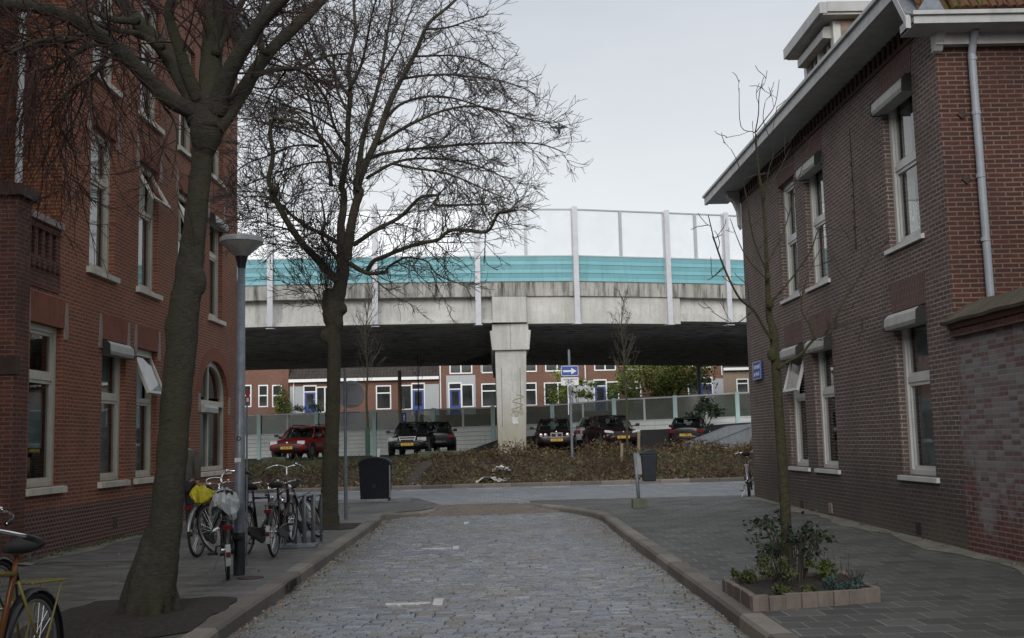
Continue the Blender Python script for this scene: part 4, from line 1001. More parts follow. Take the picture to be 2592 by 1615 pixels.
# dark sloping retaining wall and pale concrete ramp
dw = MB(); Yw = 52.5
pts = [at(1180, 1141, Yw), at(1275, 1108, Yw), at(1400, 1100, Yw), at(1700, 1085, Yw), at(1850, 1072, Yw), at(2050, 1060, Yw)]
dw.prism([(pts[0].x, .9)] + [(p.x, p.z) for p in pts] + [(pts[-1].x, .9)], lambda u, v, t: (u, t, v), Yw, Yw + .3)
lay(tag(dw.build('retaining_wall', 'concrete_dark'), 'dark low retaining wall climbing behind the pier and the parked cars', 'wall'), (3, Yw, .9))
rw = MB(); Yr = 44.0
pp = [at(1742, 1121, Yr), at(1856, 1077, Yr), at(1905, 1073, Yr), at(2100, 1040, Yr)]
rw.prism([(pp[0].x, .7), (pp[0].x, pp[0].z)] + [(p.x, p.z) for p in pp[1:]] + [(pp[-1].x, .7)], lambda u, v, t: (u, t, v), Yr, Yr + 1.2)
b_ = [at(1790, 1121, Yr - .02), at(1900, 1078, Yr - .02)]
rw.prism([(b_[0].x, b_[0].z - .04), (b_[0].x, b_[0].z + .02), (b_[1].x, b_[1].z + .02), (b_[1].x, b_[1].z - .04)], lambda u, v, t: (u, t, v), Yr - .05, Yr + .01)
lay(tag(rw.build('ramp_wall', 'concrete_ramp'), 'smooth grey concrete ramp wall sloping up behind the shrubs at the right corner', 'wall'), (pp[0].x, Yr, .7))
# low mossy concrete kerb wall in front of the cars (two lengths with a dark gap)
for i, (p0, p1, y0, y1, Y) in enumerate(((664, 722, 1158, 1172, 43.4), (1059, 1175, 1143, 1160, 43.2))):
    a, b = at(p0, y0, Y), at(p1, y0 - 4, Y); c = at(p0, y1, Y)
    o = MB().box((a.x, Y, c.z - .4), (b.x, Y + .35, a.z)).build('low_wall', 'concrete_moss', bevel=.02)
    lay(tag(o, ('short mossy concrete block wall under the bumper of the red car', 'mossy low concrete wall in front of the two black cars')[i], 'wall'), (a.x, Y, c.z - .4))

# ------------------------------------------------------------------ terrace beyond
YH = 85.0
def hp(px, py, Y=YH): return at(px, py, Y)
HZ = 3.5
def hrect(mb, x0, y0, x1, y1, d0, d1):
    a, b = hp(x0, y1), hp(x1, y0); mb.box((a.x, YH + d0, a.z), (b.x, YH + d1, b.z)); return a, b
def house(name, label, x0, x1, ztop, mat, depth=9):
    a, b = hp(x0, 1000), hp(x1, 1000)
    t = thing(name, label, 'house', ((a.x + b.x) / 2, YH + 4, HZ), group='terraced houses beyond the viaduct')
    MB().box((a.x, YH, HZ - 1.5), (b.x - .01, YH + depth, ztop)).build('wall', mat, t)
    return t, a.x, b.x
def hwin(t, x0, y0, x1, y1, mull=None, trans=None, frame='pvc_white', cur=True):
    a, b = hp(x0, y1), hp(x1, y0); fw = .09; mb = MB(); f = lambda x, y, z: (x, YH + y, z)
    bx_ = lambda p, q, r_, s_: mb.boxf(f, (p, -.06, r_), (q, .02, s_))
    bx_(a.x, a.x + fw, a.z, b.z); bx_(b.x - fw, b.x, a.z, b.z); bx_(a.x + fw, b.x - fw, a.z, a.z + fw); bx_(a.x + fw, b.x - fw, b.z - fw, b.z)
    if mull: m_ = a.x + (b.x - a.x) * mull; bx_(m_ - .05, m_ + .05, a.z + fw, b.z - fw)
    if trans: z_ = a.z + (b.z - a.z) * trans; bx_(a.x + fw, b.x - fw, z_ - .045, z_ + .045)
    w = mb.build('window', frame, t)
    MB().box((a.x + fw, YH - .03, a.z + fw), (b.x - fw, YH - .02, b.z - fw)).build('pane', M['house_pane'], w)
    return w
M['house_pane'] = plain('house_pane', (.03, .035, .035), .08, var=.5, vscale=1.3, spec=.8)
def hdoor(t, x0, y0, x1, y1):
    a, b = hp(x0, y1), hp(x1, y0); mb = MB().box((a.x, YH - .05, a.z), (b.x, YH - .02, b.z))
    d = mb.build('door', 'blue_door', t); w = b.x - a.x
    MB().box((a.x + w * .18, YH - .056, a.z + (b.z - a.z) * .38), (b.x - w * .18, YH - .05, b.z - .12)).build('door_pane', M['house_pane'], d)
    wm = MB().box((a.x - .08, YH - .08, a.z), (a.x, YH, b.z + .55)); wm.box((b.x, YH - .08, a.z), (b.x + .08, YH, b.z + .55)); wm.box((a.x, YH - .08, b.z), (b.x, YH, b.z + .08)); wm.box((a.x, YH - .08, b.z + .45), (b.x, YH, b.z + .55))
    wm.build('door_frame', 'pvc_white', t)
    MB().box((a.x, YH - .04, b.z + .08), (b.x, YH - .02, b.z + .45)).build('transom_pane', M['house_pane'], t)
    MB().box((b.x - .14, YH - .1, a.z + .95), (b.x - .06, YH - .05, a.z + 1.0)).build('door_handle', 'chrome', d)
def panel(t, x0, y0, x1, y1):
    a, b = hp(x0, y1), hp(x1, y0); MB().box((a.x, YH - .018, a.z), (b.x, YH + .01, b.z)).build('panel', 'render_panel', t)
def pipe(t, x, y0, y1):
    a, b = hp(x, y0), hp(x, y1); MB().tube([(a.x, YH - .1, a.z), (a.x, YH - .1, b.z)], .05, 8).build('drainpipe', 'pvc_white', t)
t, xa, xb = house('brick_house', 'plain brick house with narrow white windows at the left end of the terrace', 470, 731, 9.5, 'brick_house')
for x0 in (560, 612, 654, 689): hwin(t, x0, 974, x0 + 25, 1031, trans=.52)
t, xa, xb = house('low_house', 'low single storey brick house with tiled roof and white gutter behind the trees', 733, 1112, 6.75, 'brick_house')
za = hp(900, 961).z; rmb = MB(); rmb.prism([(YH - .35, 6.80), (YH + 4.5, 10.2), (YH + 9.2, 6.8), (YH + 9.2, 6.7), (YH - .35, 6.7)], lambda u, v, t_: (t_, u, v), xa, xb - .02); rmb.build('roof', 'roof_dark', t)
gmb = MB().box((xa, YH - .45, 6.52), (xb, YH - .2, 6.74)); gmb.build('gutter', 'pvc_white', t)
panel(t, 734, 978, 768, 1052); hdoor(t, 771, 993, 799, 1045); hwin(t, 800, 978, 845, 1045, mull=.5); hwin(t, 952, 975, 990, 1037, trans=.68)
panel(t, 1075, 972, 1111, 1052); hdoor(t, 1045, 987, 1073, 1052); hwin(t, 1012, 974, 1043, 1038); pipe(t, 744, 966, 1035)
t, xa, xb = house('brick_house', 'two storey brick house with grey panelled bay around a blue door left of the pier', 1112, 1300, 11, 'brick_house')
hwin(t, 1138, 905, 1195, 947, mull=.5); hwin(t, 1219, 905, 1257, 945, mull=.0001); panel(t, 1131, 949, 1203, 1052); hdoor(t, 1139, 986, 1166, 1052); hwin(t, 1168, 972, 1198, 1031); hwin(t, 1219, 970, 1259, 1031, trans=.68); pipe(t, 1114, 905, 1035)
t, xa, xb = house('brick_house', 'two storey brick house seen just right of the pier behind the arrow sign', 1300, 1482, 11, 'brick_house')
hwin(t, 1320, 900, 1358, 942); hwin(t, 1320, 968, 1358, 1028, trans=.68); hwin(t, 1380, 900, 1440, 941, mull=.5); hwin(t, 1378, 967, 1440, 1026, mull=.55); panel(t, 1444, 960, 1481, 1040); pipe(t, 1480, 905, 1025)
t, xa, xb = house('brick_house', 'two storey brick house with a blue door behind the thin bare tree and green shrub', 1482, 1660, 11, 'brick_house')
panel(t, 1484, 963, 1504, 1040); hdoor(t, 1507, 978, 1533, 1040); hwin(t, 1535, 965, 1566, 1020); hwin(t, 1504, 900, 1558, 939, mull=.5); hwin(t, 1583, 900, 1622, 937); hwin(t, 1584, 965, 1622, 1020, trans=.68)
t, xa, xb = house('brick_house', 'two storey brick house with a blue door beside the right hand corner house', 1660, 1832, 11, 'brick_house')
hwin(t, 1680, 895, 1722, 933, mull=.5); hwin(t, 1751, 895, 1797, 933, mull=.5); hwin(t, 1742, 959, 1772, 1010); hdoor(t, 1776, 972, 1801, 1035); panel(t, 1804, 958, 1830, 1035); pipe(t, 1825, 905, 950)
t, xa, xb = house('low_house', 'low house with tiled roof and olive wall right beside the corner house edge', 1832, 2100, 6.9, M['stucco'])
rmb = MB(); rmb.prism([(YH - .35, 6.95), (YH + 4.5, 10.4), (YH + 9.2, 6.95), (YH + 9.2, 6.85), (YH - .35, 6.85)], lambda u, v, t_: (t_, u, v), xa + .02, xb); rmb.build('roof', 'roof_dark', t)
MB().box((xa, YH - .45, 6.68), (xb, YH - .2, 6.88)).build('gutter', 'pvc_white', t); hwin(t, 1865, 958, 1894, 1000, trans=.7)

# ------------------------------------------------------------------ plants
def leaves_mesh(pts, size, rs, up=.3, elong=1.6, jit=.5):
    """numpy leaf cards bent along the midrib: two quads per leaf"""
    pts = np.asarray(pts, dtype=np.float32); n = len(pts)
    g = np.random.default_rng(rs)
    d = g.normal(size=(n, 3)); d[:, 2] = d[:, 2] * .7 + up; d /= np.linalg.norm(d, axis=1, keepdims=True)
    r_ = g.normal(size=(n, 3)); s = np.cross(d, r_); s /= np.linalg.norm(s, axis=1, keepdims=True) + 1e-6
    nn = np.cross(d, s); L_ = size * (1 + jit * (g.random((n, 1)) * 2 - 1)); W = L_ / elong
    a = pts - d * L_ * .5; c = pts + d * L_ * .5; m = pts + nn * L_ * .12
    v = np.stack([a, m - s * W * .5, c, m + s * W * .5], axis=1).reshape(-1, 3)
    i = np.arange(n) * 4
    f = np.concatenate([np.stack([i, i + 1, i + 2], 1), np.stack([i, i + 2, i + 3], 1)])
    return v, f
def np_mesh(name, v, f, mat, parent=None, smooth=False):
    o_ = ORG.get(parent, Vector((0, 0, 0)))
    v = np.asarray(v, dtype=np.float32) - np.array(o_, dtype=np.float32); f = np.asarray(f, dtype=np.int32)
    me = bpy.data.meshes.new(name); k = f.shape[1]
    me.vertices.add(len(v)); me.vertices.foreach_set('co', v.ravel())
    me.loops.add(f.size); me.loops.foreach_set('vertex_index', f.ravel())
    me.polygons.add(len(f)); me.polygons.foreach_set('loop_start', np.arange(len(f), dtype=np.int32) * k)
    me.update(calc_edges=True)
    if smooth: me.polygons.foreach_set('use_smooth', [True] * len(f))
    me.materials.append(M[mat] if isinstance(mat, str) else mat)
    ob = bpy.data.objects.new(name, me); COL.objects.link(ob); ORG[ob] = o_
    if parent: ob.parent = parent
    return ob
def chains_mesh(chains, sides=3):
    """many tapered twigs at once; chains: list of (pts, r0, r1)"""
    V, Fq = [], []; n = 0
    for pts, r0, r1 in chains:
        k = len(pts); P = np.array([tuple(p) for p in pts], dtype=np.float32)
        d = np.gradient(P, axis=0); d /= np.linalg.norm(d, axis=1, keepdims=True) + 1e-9
        ref = np.array([.31, .83, .46], dtype=np.float32); a = np.cross(d, ref); a /= np.linalg.norm(a, axis=1, keepdims=True) + 1e-6; b = np.cross(d, a)
        r = np.linspace(r0, r1, k)[:, None]
        ring = [P + (a * math.cos(2 * PI * q / sides) + b * math.sin(2 * PI * q / sides)) * r for q in range(sides)]
        V.append(np.stack(ring, 1).reshape(-1, 3))
        for i in range(k - 1):
            for q in range(sides):
                q2 = (q + 1) % sides; Fq.append((n + i * sides + q, n + i * sides + q2, n + (i + 1) * sides + q2, n + (i + 1) * sides + q))
        n += k * sides
    return np.concatenate(V), np.array(Fq)
def wander(p, d, L_, n, rg, wig=.25, trop=(0, 0, 0)):
    pts = [Vector(p)]; d = Vector(d).normalized(); st = L_ / n; tr = Vector(trop)
    for i in range(n):
        d = (d + Vector((rg.gauss(0, wig), rg.gauss(0, wig), rg.gauss(0, wig))) * .6 + tr * (.12 + .5 * i / n)).normalized()
        pts.append(pts[-1] + d * st)
    return pts
def along(pts, t):
    x = t * (len(pts) - 1); i = min(int(x), len(pts) - 2); f = x - i
    return Vector(pts[i]).lerp(Vector(pts[i + 1]), f), (Vector(pts[i + 1]) - Vector(pts[i])).normalized()
def side_dir(d, rg, ang):
    r_ = Vector((rg.gauss(0, 1), rg.gauss(0, 1), rg.gauss(0, 1))); s = d.cross(r_)
    if s.length < 1e-4: s = Vector((1, 0, 0))
    return (d * math.cos(ang) + s.normalized() * math.sin(ang)).normalized()
def twig_out(limbs, rg, n1=14, l1=(1.0, 2.2), n2=6, l2=(.4, .9), n3=3, l3=(.15, .32), r1=.016, rmin=.004, trop1=(0, 0, .1), trop2=(0, 0, .2), t0=.22, fork=.9):
    """branches, twigs and tips growing from the given limb lines"""
    ch = []
    for pts, ra, rb_ in limbs:
        L_ = sum((Vector(a) - Vector(b)).length for a, b in zip(pts, pts[1:]))
        for i in range(max(2, int(n1 * L_ / 3.0))):
            t = t0 + (1 - t0) * (i + rg.random()) / max(2, int(n1 * L_ / 3.0)); t = min(t, .995)
            p, d = along(pts, t); rr_ = min(r1, (ra + (rb_ - ra) * t) * .6)
            la = rg.uniform(*l1) * (1.12 - .85 * t)
            b1 = wander(p, side_dir(d, rg, rg.uniform(.5, 1.15)), la, 7, rg, .22, trop1); ch.append((b1, rr_, rmin * 1.15))
            for j in range(max(1, int(n2 * la / l1[1] + rg.random()))):
                t2 = rg.uniform(.18, 1.0); p2, d2 = along(b1, t2)
                lb_ = rg.uniform(*l2) * (1.15 - .5 * t2)
                b2 = wander(p2, side_dir(d2, rg, rg.uniform(.35, fork)), lb_, 5, rg, .25, trop2); ch.append((b2, rmin * 1.4, rmin))
                for k in range(n3):
                    t3 = rg.uniform(.25, 1.0); p3, d3 = along(b2, t3)
                    ch.append((wander(p3, side_dir(d3, rg, rg.uniform(.35, .9)), rg.uniform(*l3), 3, rg, .25, trop2), rmin * 1.05, rmin * .85))
    return ch
def smooth_line(pts, n=4):
    out = []; P = [Vector(p) for p in pts]
    for i in range(len(P) - 1):
        p0 = P[max(0, i - 1)]; p1 = P[i]; p2 = P[i + 1]; p3 = P[min(len(P) - 1, i + 2)]
        for k in range(n):
            t = k / n; out.append(.5 * ((2 * p1) + (p2 - p0) * t + (2 * p0 - 5 * p1 + 4 * p2 - p3) * t * t + (3 * p1 - p0 - 3 * p2 + p3) * t ** 3))
    out.append(P[-1]); return out
def pxline(pts, Y, dy):
    """limb traced on the photograph; its depth runs from Y to Y+dy"""
    k = len(pts); return [at(x, y, Y + dy * (i / max(1, k - 1)) ** 1.2) for i, (x, y) in enumerate(pts)]
def limb_tube(mb, pts, r0, r1, sides=10, n=4, pw=1.0, rg=None):
    sp = smooth_line(pts, n); k = len(sp)
    rad = [r0 + (r1 - r0) * (i / (k - 1)) ** pw for i in range(k)]
    if rg: rad = [r_ * rg.uniform(.93, 1.07) for r_ in rad]
    mb.tube(sp, rad, sides); return sp

def fused(stem, limbs, name, mat, parent, vox, disp):
    """stem, burls and roots melted into one skin (voxel remesh), roughened, then joined with the limbs"""
    o = stem.build('stem_tmp', mat, None, uv=False)
    m_ = o.modifiers.new('r', 'REMESH'); m_.mode = 'VOXEL'; m_.voxel_size = vox
    m_ = o.modifiers.new('s', 'SMOOTH'); m_.iterations = 9; m_.factor = .6
    for sz, st in ((.16, disp), (.035, disp * .35)):
        tx = bpy.data.textures.new('bark', 'CLOUDS'); tx.noise_scale = sz; tx.noise_depth = 2
        m_ = o.modifiers.new('d', 'DISPLACE'); m_.texture = tx; m_.strength = st; m_.mid_level = .5; m_.texture_coords = 'LOCAL'
    dg = bpy.context.evaluated_depsgraph_get(); me = bpy.data.meshes.new_from_object(o.evaluated_get(dg))
    off = np.array(ORG.get(parent), dtype=np.float32); n = len(me.vertices); co = np.zeros(n * 3, dtype=np.float32); me.vertices.foreach_get('co', co); co = co.reshape(-1, 3)
    fs = [tuple(p.vertices) for p in me.polygons] + [tuple(i + n for i in q) for q in limbs.f]
    vv = np.concatenate([co, np.array(limbs.v, dtype=np.float32).reshape(-1, 3)]) if limbs.v else co
    bpy.data.objects.remove(o); m2 = bpy.data.meshes.new(name); m2.from_pydata((vv - off).tolist(), [], fs); m2.polygons.foreach_set('use_smooth', [True] * len(fs)); m2.materials.append(M[mat])
    ob = bpy.data.objects.new(name, m2); COL.objects.link(ob); ob.parent = parent; ORG[ob] = ORG[parent]; return ob

# ---- big tree on the left
d2 = lambda L_: [(x * 1.068, y * 1.068) for x, y in L_]
zA = lambda L_: [(x / 2.4386, y / 2.4386) for x, y in L_]
zB = lambda L_: [(300 + x / 4.725, y / 4.725) for x, y in L_]
rg = random.Random(21); Y1 = 10.3
T1 = thing('bare_tree', 'big leaning bare tree with mossy burl on the left pavement, nearest the camera', 'tree', at(384, 1552, Y1))
tm = MB()
tl = pxline(d2([(352, 1470), (361, 1438), (371, 1390), (385, 1300), (397, 1200), (408, 1080), (416, 960), (428, 840), (434, 760), (446, 660), (462, 540), (475, 420), (483, 340), (488, 290)]), Y1, .1)
tw = [.24, .205, .178, .155, .143, .140, .140, .142, .148, .128, .113, .103, .104, .118]
sp = smooth_line(tl, 4); k = len(sp); rads = [np.interp(i / 4, range(len(tw)), tw) * (1 + .02 * math.sin(i * 1.9)) for i in range(k)]
tm.tube(sp, rads, 18)
# burls and knots
def knob(mb, c, r, sc_=(1, 1, 1), n=10):
    prof = [(r * math.sin(PI * i / n), -r * math.cos(PI * i / n)) for i in range(n + 1)]
    st = len(mb.v); mb.lathe(prof, (0, 0, 0), 'z', 14)
    for i in range(st, len(mb.v)):
        x, y, z = mb.v[i]; mb.v[i] = (c[0] + x * sc_[0], c[1] + y * sc_[1], c[2] + z * sc_[2])
for (x, y), r_, s_ in (((418, 772), .10, (1.1, 1, 1.6)), ((468, 668), .09, (1, 1, 1.6)), ((462, 640), .07, (1, 1.1, 1.2)), ((490, 300), .15, (1.1, 1, 1.9))): knob(tm, at(x * 1.068, y * 1.068, Y1 + .03), r_, s_)
for a_ in (2.2, 3.3, 4.3, 5.2, .4, 1.3): # root flare
    b0 = at(378, 1552, Y1); tm.tube([b0 + Vector((.02, 0, .75)), b0 + Vector((math.cos(a_) * .12, math.sin(a_) * .12, .26)), b0 + Vector((math.cos(a_) * .27, math.sin(a_) * .25, -.05))], [.07, .10, .05], 10)
stem1 = tm; tm = MB()
limbs1 = []
def L1(pts, dy, r0, r1, dens=1): p = pxline(pts, Y1, dy); s_ = limb_tube(tm, p, r0, r1, 10, rg=rg); limbs1.append((s_, r0, r1)); return s_
L1(zA([(1200, 690), (1130, 660), (1000, 575), (870, 440), (700, 280), (560, 185), (400, 95), (200, 42), (-60, 20), (-300, 60)]), -1.2, .085, .045)
L1(zA([(1215, 760), (1200, 620), (1105, 450), (1000, 290), (850, 130), (740, 0), (600, -160)]), 1.0, .105, .055)
L1(zB([(960, 1180), (900, 1060), (800, 830), (720, 560), (640, 330), (600, 150), (640, -50), (640, -300)]), -.5, .07, .035)
L1(zA([(1290, 800), (1290, 640), (1300, 480), (1310, 250), (1325, 0), (1320, -220), (1340, -420)]), .3, .125, .07)
L1(zA([(1330, 700), (1370, 560), (1420, 440), (1500, 300), (1600, 150), (1720, 20), (1850, -120)]), -.7, .095, .05)
L1(zA([(1330, 800), (1400, 715), (1500, 560), (1600, 400), (1720, 260), (1860, 130), (2000, -20), (2100, -150)]), .8, .085, .045)
L1(zA([(1330, 330), (1400, 170), (1480, 40), (1560, -120)]), 1.4, .05, .025)
L1(zA([(1655, 330), (1615, 300), (1610, 200), (1620, 60), (1650, -90)]), .3, .035, .02)
L1(zA([(1560, 470), (1700, 430), (1850, 420), (2000, 350), (2150, 330)]), 1.6, .03, .012)
L1(zA([(700, 270), (560, 280), (420, 360), (300, 420), (150, 440)]), -1.3, .03, .012)
L1(zA([(560, 180), (430, 250), (250, 250), (60, 330)]), -1.9, .03, .012)
L1(zA([(860, 430), (700, 330), (560, 480), (430, 560), (330, 700)]), -.4, .024, .01)
L1(zA([(850, 130), (700, 120), (560, 60), (400, -60)]), .8, .04, .018)
L1(zA([(1000, 290), (850, 210), (700, 180), (540, 130)]), 1.3, .04, .02)
L1(zA([(950, 520), (1000, 640), (1080, 760), (1090, 900), (1060, 1100)]), -.2, .014, .005)
L1(zA([(560, 480), (480, 700), (380, 900), (300, 1080)]), -.5, .012, .005)
fused(stem1, tm, 'trunk', 'bark_big', T1, .016, .022)
ch = twig_out(limbs1, rg, n1=24, l1=(.6, 1.6), n2=8, l2=(.3, .8), n3=4, l3=(.1, .25), r1=.012, rmin=.0032, trop1=(0, 0, -.12), trop2=(0, 0, .06), t0=.30)
# hanging switches at the far left
for i in range(70):
    l_ = rg.choice([limbs1[0], limbs1[9], limbs1[10], limbs1[11], limbs1[0], limbs1[1]]); p, d = along(l_[0], rg.uniform(.35, 1))
    b1 = wander(p, (rg.gauss(0, .4), rg.gauss(0, .4), -.8), rg.uniform(.6, 1.7), 8, rg, .2, (0, 0, -.25)); ch.append((b1, .007, .003))
    for j in range(6):
        p2, dd = along(b1, rg.uniform(.2, 1)); ch.append((wander(p2, side_dir(dd, rg, rg.uniform(.4, .9)), rg.uniform(.15, .5), 4, rg, .25, (0, 0, -.05)), .0035, .0025))
v, f = chains_mesh(ch); np_mesh('crown', v, f, 'twig_red', T1)

# ---- middle tree
z5t = lambda L_: [(600 + x / 3.15, 480 + y / 3.15) for x, y in L_]
z4t = lambda L_: [(600 + x / 2.4389, y / 2.4389) for x, y in L_]
rg = random.Random(5); Y2 = 20.9
T2 = thing('bare_tree', 'wide bare tree with a gnarled fork between the bike rack and the round sign', 'tree', at(826, 1336, Y2))
tm = MB()
tl = pxline([(824, 1352), (826, 1330), (830, 1290), (834, 1240), (838, 1150), (842, 1050), (845, 950), (846, 880), (844, 830), (843, 800), (852, 765), (862, 720), (867, 690), (868, 650), (866, 620)], Y2, .1)
tw = [.34, .26, .20, .162, .148, .137, .128, .127, .135, .15, .145, .135, .13, .125, .118]
sp = smooth_line(tl, 4); rads = [np.interp(i / 4, range(len(tw)), tw) * (1 + .025 * math.sin(i * 2.3)) for i in range(len(sp))]
tm.tube(sp, rads, 16)
for (x, y), r_, s_ in (((824, 850), .11, (1, 1, 1.3)), ((864, 782), .12, (1, 1, 1.1)), ((840, 795), .17, (1.1, 1, 1.8)), ((852, 815), .14, (1, 1, 1.3)), ((832, 760), .13, (1, 1, 1.9))): knob(tm, at(x, y, Y2 + .03), r_, s_)
stem2 = tm; tm = MB()
limbs2 = []
def L2(pts, dy, r0, r1): r0 *= .82; r1 *= .75; p = pxline(pts, Y2, dy); s_ = limb_tube(tm, p, r0, r1, 8, rg=rg); limbs2.append((s_, r0, r1)); return s_
L2(z5t([(800, 720), (720, 650), (640, 555), (520, 430), (400, 255), (330, 120), (270, 10)]) + z4t([(240, 1180), (195, 1120), (222, 960), (205, 830), (225, 740), (330, 745), (430, 770)]), -1.8, .10, .03)
L2(z5t([(830, 440), (700, 365), (560, 295), (430, 200), (380, 150), (300, 60)]), 1.6, .06, .025)
L2(z5t([(850, 650), (790, 540), (720, 450), (680, 380), (700, 250), (670, 60)]), -1.0, .05, .02)
L2(z5t([(840, 560), (835, 420), (828, 280), (848, 150), (850, 20)]) + z4t([(645, 1150), (680, 960), (685, 760), (700, 560), (690, 380), (730, 200), (720, 0), (740, -150)]), 1.2, .11, .03)
L2(z5t([(870, 560), (890, 420), (915, 260), (950, 110), (985, 10)]) + z4t([(745, 1150), (800, 1000), (870, 845), (935, 650), (1020, 480), (1100, 330), (1180, 150), (1300, 45), (1420, -70)]), -.6, .12, .03)
L2(z4t([(735, 1200), (755, 1000), (790, 800), (840, 640), (890, 450), (920, 250), (955, 50), (960, -120)]), 1.8, .075, .025)
L2(z5t([(930, 440), (1010, 385), (1100, 325), (1290, 225), (1400, 120), (1470, 60), (1600, 50)]) + z4t([(1220, 1265), (1380, 1265), (1560, 1262)]), -1.6, .06, .02)
L2(z5t([(900, 590), (980, 640), (1060, 668), (1200, 655)]), -.8, .06, .045)
L2(z5t([(1040, 645), (1090, 570), (1160, 540), (1300, 480), (1450, 430), (1600, 400), (1690, 330), (1820, 320), (1990, 335), (2055, 240), (2090, 185), (2210, 160)]), -2.6, .055, .03)
L2(z5t([(1180, 660), (1215, 610), (1300, 560), (1360, 540), (1510, 570), (1570, 650), (1640, 700), (1740, 735)]), -1.6, .032, .012)
L2(z4t([(870, 890), (950, 840), (1050, 780), (1250, 690), (1450, 655), (1650, 690), (1800, 735), (1940, 760)]), -2.0, .045, .012)
L2(z4t([(760, 1000), (900, 950), (1050, 925), (1250, 905), (1450, 890), (1700, 880), (1880, 892), (2030, 945)]), .6, .05, .012)
L2(z4t([(900, 760), (1000, 650), (1150, 600), (1300, 600), (1450, 640), (1600, 700), (1720, 800)]), 2.0, .04, .012)
L2(z4t([(1010, 490), (1130, 470), (1300, 460), (1500, 480), (1640, 500), (1750, 540)]), -1.4, .035, .012)
L2(z4t([(1090, 350), (1200, 345), (1350, 345), (1500, 380), (1600, 440)]), 1.2, .03, .012)
L2(z4t([(1170, 180), (1300, 170), (1420, 130), (1550, 90)]), -1.0, .03, .012)
L2(z4t([(960, 1010), (1100, 1040), (1250, 1060), (1400, 1110), (1550, 1180), (1680, 1230)]), -1.5, .035, .012)
L2(z4t([(800, 1100), (960, 1010), (1100, 980), (1300, 985), (1500, 1030), (1680, 1120), (1740, 1230)]), 1.8, .04, .012)
L2(z4t([(640, 1000), (590, 930), (515, 840), (430, 750), (330, 670), (240, 600), (110, 560)]), 1.8, .045, .014)
L2(z4t([(580, 1150), (570, 1000), (535, 900), (480, 790), (450, 640), (420, 480)]), -1.5, .05, .018)
L2(z4t([(670, 900), (600, 780), (560, 640), (480, 500), (380, 380), (300, 230)]), -2.0, .04, .014)
L2(z4t([(690, 700), (620, 560), (600, 400), (560, 200), (540, 0)]), 2.2, .04, .014)
L2(z4t([(690, 560), (760, 420), (800, 260), (830, 100), (880, -80)]), -2.2, .04, .014)
L2(z4t([(560, 640), (400, 600), (250, 480), (120, 420), (0, 400)]), 1.0, .03, .012)
L2(z4t([(500, 900), (350, 900), (200, 960), (60, 1010), (-40, 1090)]), 1.5, .03, .012)
L2(z4t([(900, 450), (1000, 280), (1050, 120), (1120, -40)]), 1.0, .035, .014)
L2(z4t([(300, 1320), (200, 1230), (90, 1210), (0, 1250)]), -1.0, .025, .01)
L2(z5t([(520, 430), (430, 330), (300, 290), (180, 250), (60, 300)]), -2.4, .03, .01)
L2(z4t([(640, 1010), (500, 1000), (350, 1030), (200, 1085), (60, 1140), (-40, 1180)]), 1.2, .03, .011)
L2(z4t([(600, 790), (450, 700), (300, 650), (150, 590), (20, 560)]), -1.6, .03, .011)
L2(z4t([(560, 520), (430, 330), (330, 160), (230, 0), (160, -130)]), 1.0, .035, .012)
L2(z4t([(690, 600), (560, 380), (460, 170), (380, -40)]), -1.0, .035, .012)
L2(z4t([(540, 900), (400, 820), (240, 780), (90, 740), (-30, 730)]), .4, .028, .010)
# shoots on the stem
for i in range(9):
    b0 = at(rg.uniform(815, 850), rg.uniform(730, 830), Y2 - .1); s_ = wander(b0, (rg.uniform(-.35, .12), rg.uniform(-.3, .3), 1), rg.uniform(.6, 1.5), 6, rg, .1); limbs2.append((s_, .010, .004)); tm.tube(s_, .008, 4)
fused(stem2, tm, 'trunk', 'bark_mid', T2, .025, .035)
ch = twig_out(limbs2, rg, n1=24, l1=(.55, 1.7), n2=9, l2=(.28, .7), n3=4, l3=(.12, .3), r1=.013, rmin=.0044, trop1=(0, 0, -.02), trop2=(0, 0, .22), t0=.2)
v, f = chains_mesh(ch); np_mesh('crown', v, f, 'twig', T2)

# ---- young trees
def young(name, label, base, h, hc, wid, r0, seed, mat='twig_pale', n=40, lean=0, group=None, guard=None, tr='bark_young'):
    rg = random.Random(seed); t = thing(name, label, 'tree', base, group=group); b = Vector(base)
    st = [b + Vector((lean * (i / 6) + rg.gauss(0, .012) * i, rg.gauss(0, .012) * i, h * i / 6)) for i in range(7)]
    tm = MB(); sp = limb_tube(tm, st, r0, .006, 7)
    limbs = []
    for i in range(n):
        tt = hc + (1 - hc) * (i / n) ** .9; p, d = along(sp, tt); a = rg.uniform(0, 2 * PI)
        L_ = wid * (1.15 - .75 * (tt - hc) / (1 - hc)) * rg.uniform(.6, 1.1)
        s_ = wander(p, (math.cos(a) * .6, math.sin(a) * .6, 1.0), L_, 6, rg, .12, (0, 0, .12)); limbs.append((s_, .010, .005))
    tm.build('trunk', tr, t, smooth=True, uv=False)
    ch = [(l_[0], .011, .006) for l_ in limbs] + twig_out(limbs, rg, n1=8, l1=(.3, .6), n2=3, l2=(.15, .35), n3=0, r1=.008, rmin=.005, trop1=(0, 0, .2), trop2=(0, 0, .2), t0=.15)
    v, f = chains_mesh(ch); np_mesh('crown', v, f, mat, t)
    if guard: MB().lathe([(r0 * 1.5, b.z), (r0 * 1.5, b.z + guard)], (b.x, b.y, 0), 'z', 10).build('tree_guard', M['guard_green'], t)
    return t
M['guard_green'] = plain('guard_green', (.03, .09, .06), .6)
p = at(931, 1152, 41.5); young('young_tree', 'slim bare young tree with a green trunk guard beside the round sign', p, 6.4, .36, 1.5, .06, 11, n=46, guard=1.0)
